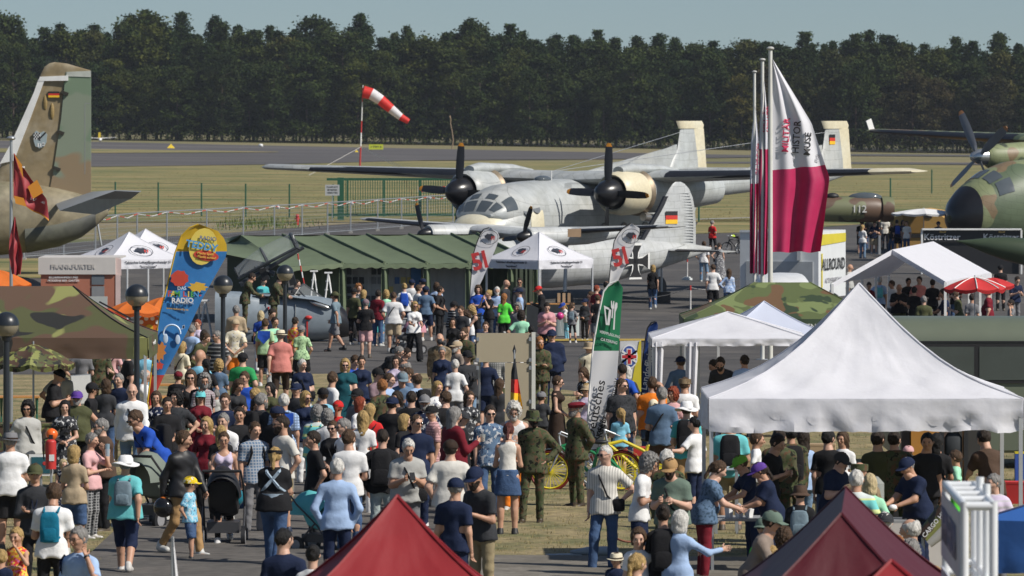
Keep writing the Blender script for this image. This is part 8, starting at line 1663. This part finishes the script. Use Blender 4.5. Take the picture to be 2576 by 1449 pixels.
CROWD = '''
130 927 1.80 80 f phone dx cap:black t:black L:black P
154 915 1.80 172 m stand gs - t:lightgrey S:beige
68 1010 1.74 20 m stand kc - j:lightgrey L:grey gc
163 1008 1.66 0 w front kl - d:charcoal:O K:black M
194 980 1.76 0 f hip gsB cap:purple v:olive L:black gL
26 1085 1.80 180 f front gz straw:grey p:white S:black
229 1090 1.64 62 w face gs - t:pink L:charcoal:P R
257 1054 1.78 -70 f front gsB - v:brown L:black g
332 965 1.90 4 f walk xxx - l:white J:lightdenim sLK
403 1031 1.82 -55 m bend bs - t:royal L:khaki gB
458 1084 1.86 50 m walk bs - j:black L:tan n
563 1087 1.72 5 w walk2 bp - k:lavender Q:black NJs
478 1197 1.26 70 c stand bz cap:yellow:O t:skyblue:O S:denim
315 1143 1.70 178 F walk gs wide:white t:turquoise C:navy GA
130 1221 1.74 170 m phone bw - t:white L:black D
88 1163 1.82 5 m fold bs cap:olive l:charcoal L:black L
200 1326 1.80 -40 m ear gs - s:lightblue L:navy eZs
42 1329 1.32 -15 g face np - D:orange:X - Y
3 1385 1.15 175 c stand ns - t:navy S:navy
160 1157 .98 0 g front lw - D:navy:O - 
187 1122 1.62 165 w front no - t:beige S:denim
442 983 1.76 5 m stand kc - t:charcoal:G J:denim s
504 979 1.70 5 w front bl cap:turquoise d:bordeaux L:black gc
566 990 1.80 0 m fold bs - t:navy L:black s
513 942 1.80 40 m stand gcB - s:mauve:P J:denim Bs
563 1040 1.76 -20 m stand gs - s:white:O L:grey 
556 1072 1.60 176 w stand nl - t:black L:black
616 935 1.82 -25 f stand bs - t:royal J:denim s
610 885 1.80 168 f relax ks cap:black t:green L:charcoal
497 880 1.76 150 m sit xx - p:skyblue L:grey
517 904 1.68 180 w stand kp - t:black L:black
458 860 1.66 150 w front no - t:cream L:beige C
447 932 1.55 160 m stand bs cap:bordeaux t:black L:black
480 931 1.62 0 w sit bl - k:black L:black g
358 930 1.45 80 m sit wf - t:white L:grey
209 862 1.80 175 m stand ds - t:grey J:lightdenim e
250 862 1.80 170 m stand ds - u:camo:F L:camo:F
282 860 1.66 175 w stand bo - t:pink C:denim C
321 872 1.82 -70 m cup ds - t:black L:black
366 872 1.76 175 m stand bs - p:skyblue J:denim
658 978 1.58 -60 w phone no - t:bordeaux L:black
678 963 1.62 5 w stand kl - t:olive L:black s
656 990 1.80 140 m stand gsB - l:charcoal L:black B
714 992 1.80 178 m stand ws - s:lightblue:P L:grey S
698 1018 1.80 150 m stand bs cap:navy t:black L:grey
711 1046 1.86 -58 m pocket dzB - t:offwhite S:khaki g
689 1123 1.74 168 F push np band:black t:black J:denim T
761 904 1.66 5 F front ws - t:navy L:white Hs
868 903 1.72 5 F walk no - d:darkteal J:denim g
834 936 1.80 120 m stand bs - t:white L:grey gc
811 973 1.76 178 m stand bs cap:black t:skyblue L:grey B
850 1005 1.70 165 w stand rp cap:red t:red L:black c
797 1022 1.66 178 F stand gc - t:turquoise:T L:turquoise Q
823 1032 1.66 172 w stand gc - t:white L:grey
838 1059 1.68 -15 w front bp - t:black L:black gc
866 1054 1.80 -55 m stand gs - p:white L:black gc
913 1035 1.72 175 w stand nl - t:white L:white
932 1017 1.72 178 w stand nl - t:red L:black c
962 1080 1.84 176 m stand dz - h:black L:palejeans B
879 1082 1.84 178 m stand bs - t:white J:denim
986 995 1.78 150 f stand ds backcap:navy t:black L:black
962 955 1.80 -150 m stand os - u:camo:F L:camo:F
977 940 1.80 60 m stand bs - s:lightblue L:grey s
949 923 1.76 55 m face ds cap:black t:mauve L:black
909 896 1.72 5 w stand ds - t:navy L:navy
883 894 1.70 40 m phone bs - t:royal L:navy s
962 872 1.55 75 f bend gs - t:black L:grey g
984 876 1.50 65 m bend ds - t:black L:black B
997 896 1.66 -10 w front dl - t:lavender L:navy
684 904 1.05 178 g stand ls straw:cream t:white S:pink
705 828 1.86 178 f walk2 gs straw:cream s:salmon C:darkbrown
592 801 1.82 178 m back gx cap:beige s:cream:O S:orange
594 769 1.84 176 m stand gs - j:beige J:lightdenim
546 833 1.78 -30 m stand gs - t:charcoal:S L:black g
514 831 1.66 180 w stand do - t:olive L:black
675 777 1.80 45 m stand ds - t:navy L:navy
667 802 1.76 170 m stand bs - p:palegreen S:black S
691 798 1.78 35 m stand ds - t:mint L:grey
656 783 1.70 176 w stand lo - t:blue L:white H
742 798 1.70 150 w front du - t:orange:X L:black
759 817 1.66 178 w stand gs backcap:grey t:palegreen:G S:black
845 732 1.86 -110 m walk2 bs backcap:olive t:slate S:grey g
920 751 1.76 178 m front gs cap:mauve t:black S:pink
890 723 1.82 150 m stand bs cap:black t:olive L:black
901 715 1.84 30 m stand oc - t:charcoal:O L:black
915 730 1.72 160 w stand no - t:darkteal L:navy
952 751 1.48 0 c front ds cap:white t:white S:teal
950 730 1.76 150 m stand ds - t:bordeaux J:denim
971 731 1.70 178 w stand nc - t:mint J:lightdenim
990 735 1.82 178 f stand bz - t:white S:beige c
1017 713 1.76 176 w stand nu - t:white L:navy U
1036 701 1.84 178 m stand ds cap:navy t:white S:grey
1063 699 1.82 -160 m stand ds cap:navy t:navy L:navy
1052 717 1.80 120 m stand bs - p:white L:black
1071 718 1.80 178 m stand ds cap:navy p:steel S:navy
1098 712 1.74 175 w stand bc - t:lightblue:S L:black
1106 720 1.76 60 m stand ds - t:black L:black B
1100 752 1.30 90 g stand np - t:lightgrey Q:grey
1133 758 1.52 120 c phone ds cap:black t:black:S S:grey
1041 759 1.74 22 w push no - t:white W:black g
1106 836 1.88 0 m stand kx mask:charcoal u:desert:E L:desert:E
1112 873 1.70 0 w stand gs - t:navy J:denim s
1151 855 1.78 -60 m front wsB cap:beige t:taupe L:brown g
1168 825 1.84 -30 m front bsB - u:camo:F L:camo:F
1175 879 1.84 30 f pocket dz cap:black t:charcoal C:lightdenim gM
1247 866 1.80 178 m stand bs - s:lightgrey:P S:olive
1222 890 1.72 178 m stand ds - t:navy S:navy
1258 954 1.66 178 w stand bl - t:charcoal L:navy
1020 909 1.78 -60 m stand gf - t:cream L:grey g
1029 926 1.76 -90 m stand bs - t:steel L:grey
1009 932 1.80 10 m stand gs cap:slate s:steel J:denim gc
1049 939 1.82 -140 m stand bf - s:lightblue J:denim Bg
1068 990 1.80 0 m stand gsB cap:grey s:navy:O L:grey s
1089 1016 1.78 -75 m stand ws cap:black s:pink:P L:grey s
1141 1025 1.86 120 f cup gl - l:bordeaux L:black W
1049 1043 1.82 0 m stand bz - p:navy L:navy g
1016 1043 1.62 60 w stand no - t:black L:black
1023 1104 1.78 12 f phone ws - p:lightgrey L:grey CP
1133 1103 1.84 178 f stand ds cap:darkbrown t:offwhite J:denim
1232 1020 1.84 15 m stand ds - s:steel:O J:denim g
1293 1014 1.80 0 m stand wWB - k:white L:orange s
1277 1067 1.74 178 w phone ap - k:offwhite M:denim P
1342 1027 1.86 -12 m hip dsB bucket:camo:F u:camo:F L:camo:F ge
1401 946 1.72 80 w front bs - D:darkbrown Q:black g
1363 984 1.30 178 c stand ds cap:grey t:charcoal S:black
1450 1005 1.82 -60 m back gsB beret:bordeaux u:camo:F L:camo:F s
1358 847 1.84 0 m fold osB - u:camo:F L:camo:F
1388 827 1.90 -10 f front ds cap:navy j:navy L:navy g
1482 857 1.74 5 m stand gs bucket:beige v:cream L:grey B
1478 925 1.66 -40 w stand bl - t:black:O L:black
1476 963 1.60 -20 w stand nl cap:beige t:lavender J:denim g
1203 719 1.80 0 m fold bc - p:royal J:denim
1230 730 1.74 -60 w photo nu - t:black L:charcoal
1250 722 1.80 0 m fold wsB - p:lightblue J:denim
1269 739 1.72 178 w stand ol - t:neongreen L:black
1307 723 1.80 -80 m stand ds cap:navy t:lightblue J:denim
1273 704 1.82 60 m stand xx - t:charcoal L:black
1306 700 1.84 30 m stand ds - u:charcoal L:black g
1205 769 1.68 -90 w reach no - k:black L:navy
1187 781 1.40 -80 g reach bl - t:white J:denim
1303 763 1.74 -20 m stand gc - v:grey J:denim
1311 782 1.70 178 m stand dc - t:mint L:navy
1366 718 1.80 -90 m phone bs cap:red h:black L:black
1375 761 1.74 0 F stand dp - t:rose L:black
1335 820 1.62 170 w stand ks - t:black L:black
1425 761 1.22 -60 g reach np cap:blue t:white L:skyblue
1439 763 1.28 170 g stand bp - t:grey Q:black G
1471 750 1.38 -20 c front ds cap:navy h:charcoal L:black
1487 734 1.50 -80 g stand bs - t:salmon S:salmon
1503 742 1.64 178 w stand bs - t:black S:grey
1510 760 1.40 176 g stand np - t:rose S:navy
1501 718 1.72 150 w stand rs - t:bordeaux L:grey
1526 708 1.78 178 m stand xf - p:navy L:grey
1793 665 1.86 178 m stand bz - t:white S:black
1834 677 1.70 178 w stand bl - l:lightblue:O S:denim
1770 607 1.80 170 m stand bs - t:white:O J:lightdenim
1810 611 1.70 178 w hip dp - D:grey:O - H
1792 555 1.74 150 w stand gs - t:red L:black
1642 667 1.74 178 w walk no - t:black J:denim
2165 553 1.80 20 m phone ds cap:black t:black S:charcoal
2170 566 1.70 150 w stand nl - t:white J:lightdenim
2199 556 1.74 10 m phone ds - p:navy S:beige
2211 543 1.82 90 m stand bs - t:black S:black
2227 543 1.80 178 m stand gs - s:offwhite L:grey
2257 553 1.74 178 m stand ds - t:navy S:black U
2271 554 1.70 20 w stand dl - t:navy L:denim
2281 556 1.72 -30 m stand bs - t:white J:denim
2315 532 1.84 90 m stand ds - s:beige J:denim
2332 543 1.78 178 m stand gs - t:grey L:grey
2390 536 1.82 -20 m stand bs - s:steel J:denim
2418 546 1.74 60 m stand bs - t:mauve L:grey
2438 560 1.60 0 w stand os - t:lavender L:grey
2453 549 1.72 0 m stand ds - t:navy L:grey
2479 556 1.66 10 w stand no - t:black L:grey
2527 553 1.72 -60 w stand bs - t:white L:grey
2542 553 1.68 20 w stand bl - t:white L:grey
2566 545 1.80 90 m stand ds - t:green L:grey
2213 696 1.80 176 m stand ws - t:lightblue L:navy Q
2244 706 1.76 -60 m stand bs - t:white L:grey
2262 715 1.80 0 f phone xx - t:black L:olive
2312 696 1.80 10 m stand ds - t:salmon L:grey
2346 703 1.76 170 m stand ds - t:black L:black
2324 745 1.72 178 m stand gs - s:olive L:grey
2300 722 1.74 150 m stand ks - t:black J:denim
2380 727 1.66 -90 m sit ds - t:navy L:grey
2414 733 1.74 -100 m stand bs - s:olive L:grey
2445 740 1.74 178 w stand ds - t:grey L:grey
2486 726 1.80 -100 f stand bs - p:bordeaux S:beige
2517 665 1.80 178 m stand ks cap:black t:black L:black
2544 754 1.60 -80 m ear ds - t:grey L:grey
2554 696 1.74 20 m stand ds - t:navy L:grey
2138 665 1.76 60 m stand xx - t:lightgrey L:grey
2186 710 1.70 0 w stand ds - t:bordeaux L:grey
1711 894 1.74 176 m stand bs cap:navy l:steel J:denim
1821 897 1.70 -10 m bend dsB - t:charcoal L:grey
1836 905 1.60 -60 m bend ds - t:grey:S L:grey
1872 894 1.74 178 m stand ds - l:lightblue L:grey
1564 916 1.78 176 m stand dz - t:royal L:navy B
1577 922 1.70 178 w stand wo - t:charcoal L:grey
1564 952 1.84 20 f stand bz - t:charcoal:G L:navy g
1641 949 1.84 172 f stand bs - p:orange J:denim
1665 975 1.86 172 m stand gs - s:steel S:brown C
1654 960 1.76 60 m stand bf - t:cream L:grey
1692 976 1.66 0 w stand rc - t:pink L:black
1724 947 1.82 176 m stand bs field:desert:E t:white S:tan
1727 1007 1.82 170 m stand bs wide:white t:teal S:tan B
1749 1048 1.70 -120 m side xz - t:white L:navy e
1560 1029 1.30 178 g stand np - t:skyblue S:bordeaux
1837 1044 1.84 176 f stand bs - t:turquoise C:khaki B
1903 1088 1.50 90 c stand bs - t:white L:grey
1522 1121 1.80 -15 m hip wz - s:offwhite:I J:denim gCe
1608 1143 1.76 75 m phone gc - t:white S:navy Ps
1679 1132 1.76 170 m stand ws - u:camo:F L:camo:F
1692 1148 1.78 -15 f phone dsB cap:tan t:sage L:grey c
1771 1161 1.66 95 F reach bp - t:steel:G L:bordeaux
1894 1142 1.62 -75 m reach bs cap:lime t:navy L:navy
1945 1161 1.62 -85 F reach dp cap:purple t:navy L:navy e
2096 1135 1.66 50 f phone ds cap:charcoal p:navy L:navy s
2013 1216 1.62 178 w stand ks bucket:brown t:black L:grey G
1960 1078 1.80 176 m stand ds - u:camo:F L:camo:F
1990 1070 1.82 -170 m stand ks - u:camo:F L:camo:F B
1934 1093 1.78 60 m stand ds - t:black L:navy
2020 1082 1.74 -150 w stand dl - t:lightblue J:lightdenim
2164 1159 1.76 178 m stand xx field:camo:F u:desert:E L:desert:E
2154 1184 1.78 170 m stand ws - p:turquoise:T L:grey
2188 1194 1.70 176 w stand lo - t:mint L:white
2311 1147 1.68 -55 f reach gz cap:navy t:navy L:navy V
2285 1120 1.20 160 c photo bs cap:pink t:yellow S:navy
2210 1085 1.82 178 m stand ds - t:olive L:camo:F
2252 1085 1.82 178 m stand ds - u:camo:F L:camo:F
2330 1090 1.80 20 m stand ks - t:black L:black
2358 1092 1.76 178 w stand kl - t:black L:brown
2404 1135 1.34 -100 g stand bs - t:mint S:neongreen
2494 1084 1.84 -160 m reach ds - t:brown L:camo:F
2499 1193 1.64 -25 F stand gs - t:lavender:S L:grey s
2226 1285 1.72 178 m stand ws backcap:charcoal t:navy L:grey
2294 1306 1.74 -85 m stand wf - v:navy L:grey
2254 1348 1.62 160 w stand os - t:beige L:grey
2290 1363 1.68 170 m stand gc - t:charcoal L:grey
2349 1427 1.55 150 w stand no - t:beige L:grey
1886 1280 1.76 80 m lean ds cap:sage t:taupe L:grey g
1925 1297 1.62 -50 m stand ws cap:sage j:navy L:grey g
1969 1331 1.62 150 w stand bc - t:beige L:grey
1905 1370 1.30 170 c stand ks backcap:neongreen t:white L:grey
1941 1377 1.32 178 g stand nl - t:white L:grey
1960 1425 1.25 178 g stand wo - t:cream L:grey
1668 1271 1.72 178 w stand du - t:black L:black B
1705 1287 1.66 150 w point wo - l:lightblue J:denim
1606 1331 1.44 0 c stand bw - t:white S:navy
1549 1390 1.02 0 c stand bs straw:cream t:navy S:navy
1604 1394 1.66 165 w stand np - t:black L:black s
848 1155 1.80 176 m stand ws - l:lightblue L:navy e
715 1330 1.78 176 m stand kz - p:navy L:navy
787 1372 1.62 170 w stand ku - t:white L:black
1143 1198 1.82 150 m stand gz cap:navy p:navy L:navy s
1213 1170 1.86 -40 m phone dzB cap:navy t:charcoal L:khaki P
498 804 1.68 -30 w stand rs - t:lavender L:black
482 818 1.72 150 m stand gs - t:lightblue L:grey
482 838 1.60 60 m bend bs - t:olive L:olive
550 906 1.60 176 w stand nc - t:steel L:grey
544 982 1.12 180 c stand gs - h:lightgrey L:grey
1145 905 1.66 175 w stand ws - t:white L:grey
590 955 1.72 30 w stand bl - t:charcoal J:denim
640 1000 1.70 20 w stand dl - t:black L:black
600 1025 1.74 30 m stand ds - t:black J:denim
640 1062 1.76 30 m stand bs - s:steel:P L:grey B
520 1050 1.70 -20 w stand nl - t:bordeaux L:black
746 960 1.72 -30 m stand gs cap:navy t:charcoal L:grey
770 985 1.70 10 w stand no - t:navy L:white g
1000 985 1.72 -35 w stand dl - t:charcoal J:denim
900 975 1.76 -40 m stand ds cap:black t:grey L:black
905 1000 1.64 60 w stand ro - t:white:O J:denim
1035 985 1.74 170 m stand ds - t:black L:black
1100 960 1.72 30 w stand nl - t:white:O J:denim
1120 985 1.76 -150 m stand bs - t:black S:navy
1180 985 1.68 20 w stand bl - t:charcoal:O L:black
1160 1030 1.74 70 m stand ds cap:charcoal t:black J:denim
790 1085 1.74 -70 m stand ds - t:black L:charcoal
420 1000 1.74 12 m stand ds - t:black L:khaki
395 985 1.70 -30 w stand bl - t:navy:O J:denim
300 940 1.72 -20 m stand gs - p:navy L:khaki
265 955 1.68 178 w stand bo - t:charcoal J:denim
230 960 1.74 70 m stand ds cap:black t:black S:grey
1220 810 1.66 30 w stand bs - t:navy J:denim
1160 770 1.70 -35 m stand bs - t:charcoal L:grey
1140 800 1.66 -30 w stand dl - t:black J:denim
2186 545 1.78 178 m stand ds - t:black J:denim
2298 548 1.74 -20 m stand bs - t:charcoal J:denim
2244 558 1.66 -70 w stand nl - t:black J:denim
2360 556 1.72 0 m stand ds cap:navy t:charcoal L:black
2404 700 1.72 178 w stand ds - t:black J:denim
2285 700 1.74 20 m stand ks - t:black L:black
2085 1082 1.80 170 m stand ks - t:black J:denim
2120 1086 1.66 -30 w stand bl - t:white J:denim
'''
for ln in CROWD.strip().split('\n'):
    q = ln.split(); x, y, h, fa = map(float, q[:4]); person(x, y, h, fa, q[4], q[5], q[6], '' if q[7] == '-' else q[7], q[8], '' if q[9] == '-' else q[9], q[10] if len(q) > 10 else '')
# soldiers and visitors at the cockpit
person(616, 688, 1.78, 95, 'm', 'reach', 'ds', '', 'u:camo:F', 'L:camo:F', '', s=80.3); person(689, 691, 1.76, 80, 'm', 'reach', 'ds', '', 'u:camo:F', 'L:camo:F', '', s=80.3)
person(659, 697, 1.35, 40, 'm', 'sit', 'ds', '', 't:teal', 'L:navy', '', s=78.6); person(742, 704, 1.35, 60, 'm', 'sit', 'ds', '', 't:charcoal', 'L:black', '', s=78.6)
person(2511, 522, 1.76, 0, 'm', 'stand', 'gs', '', 't:charcoal', 'L:black', '', s=51.0)
t = Thing('boarding_stairs', 'grey boarding stairs under the person beside the camouflaged plane', 'stairs', base(2511, 51.3)); z1 = CAMZ-(522-300)/51-1.76-t.b.z
t.part('platform', MB().box((0,.1,z1-.05),(.8,.7,.06)), STEEL)
for x_ in (-.35,.35): t.part('leg', MB().box((x_,.1,(z1-.08)/2),(.06,.6,z1-.1)), STEEL)
for k in range(4): t.part('step', MB().box((0,-.35-.2*k,z1-.25-.3*k),(.7,.2,.04)), STEEL)
# plain benches under the seated people
for x, y, h, lab in ((358,930,1.45,'folding bench under the white-haired man at the beer table'),(480,931,1.62,'folding bench under the woman in the black tank top'),(497,880,1.76,'folding bench under the bald man in sky blue'),(2380,727,1.66,'folding bench under the seated man in the marquee')):
    p = place(x, y, h); k = h/1.33; t = Thing('bench', lab, 'bench', p+Vector((0,.06,0)), 0, 'folding benches'); t.part('seat', MB().box((0,0,.42*k),(1.1,.28,.03)), BEER)
    for s_ in (-.45,.45): t.part('leg', MB().box((s_,0,.2*k),(.04,.26,.40*k)), GREENP)
# words that single each person out
NB4 = lambda a, b: (a['x']-b['x'])**2+(a['y']-b['y'])**2
def near_lm(r):
    n_, lx, ly = min(LM, key=lambda l: (l[1]-r['x'])**2+1.6*(l[2]-r['y'])**2); dx = r['x']-lx; d = math.hypot(dx, r['y']-ly)
    if d < 45: return 'close to '+n_
    return ('right of ' if dx > 0 else 'left of ')+n_ if abs(dx) > abs(r['y']-ly)*.8 else ('in front of ' if r['y'] > ly else 'behind ')+n_
seen = {}
def build_label(r, lvl):
    p = [r['a'], 'in', r['tw']]
    if r['ex'] and lvl < 5: p += ['and', r['ex'][0]]
    s_ = ' '.join(p)
    ex = []
    if r['an'] and lvl >= 0: ex.append('with '+r['an'][0])
    if r['pose']: ex.append(r['pose'])
    else: ex.append(r['view'])
    for e in ex[:1 if lvl < 1 else 2]:
        if len((s_+', '+e).split()) <= 12: s_ += ', '+e
    lm = near_lm(r)
    if len((s_+' '+lm).split()) <= 16: s_ += ' '+lm
    return s_
for r in REG:
    opts = [build_label(r, 0), build_label(r, 1), ' '.join([r['a'], 'in', r['tw'], r['view']])+' '+near_lm(r)]
    others = sorted([q for q in REG if q is not r], key=lambda q: NB4(r, q))[:6]
    for q in others:
        sd_ = 'right of' if r['x'] > q['x'] else 'left of'; opts.append('%s in %s, %s the %s in %s' % (r['a'], r['tw'], sd_, q['a'].split(' with ')[0], q['tw']))
    pick = next((o for o in opts if o not in seen and len(o.split()) <= 16), None)
    if pick is None: pick = 'person in %s at %s' % (r['tw'], near_lm(r))
    seen[pick] = 1; r['o']['label'] = pick
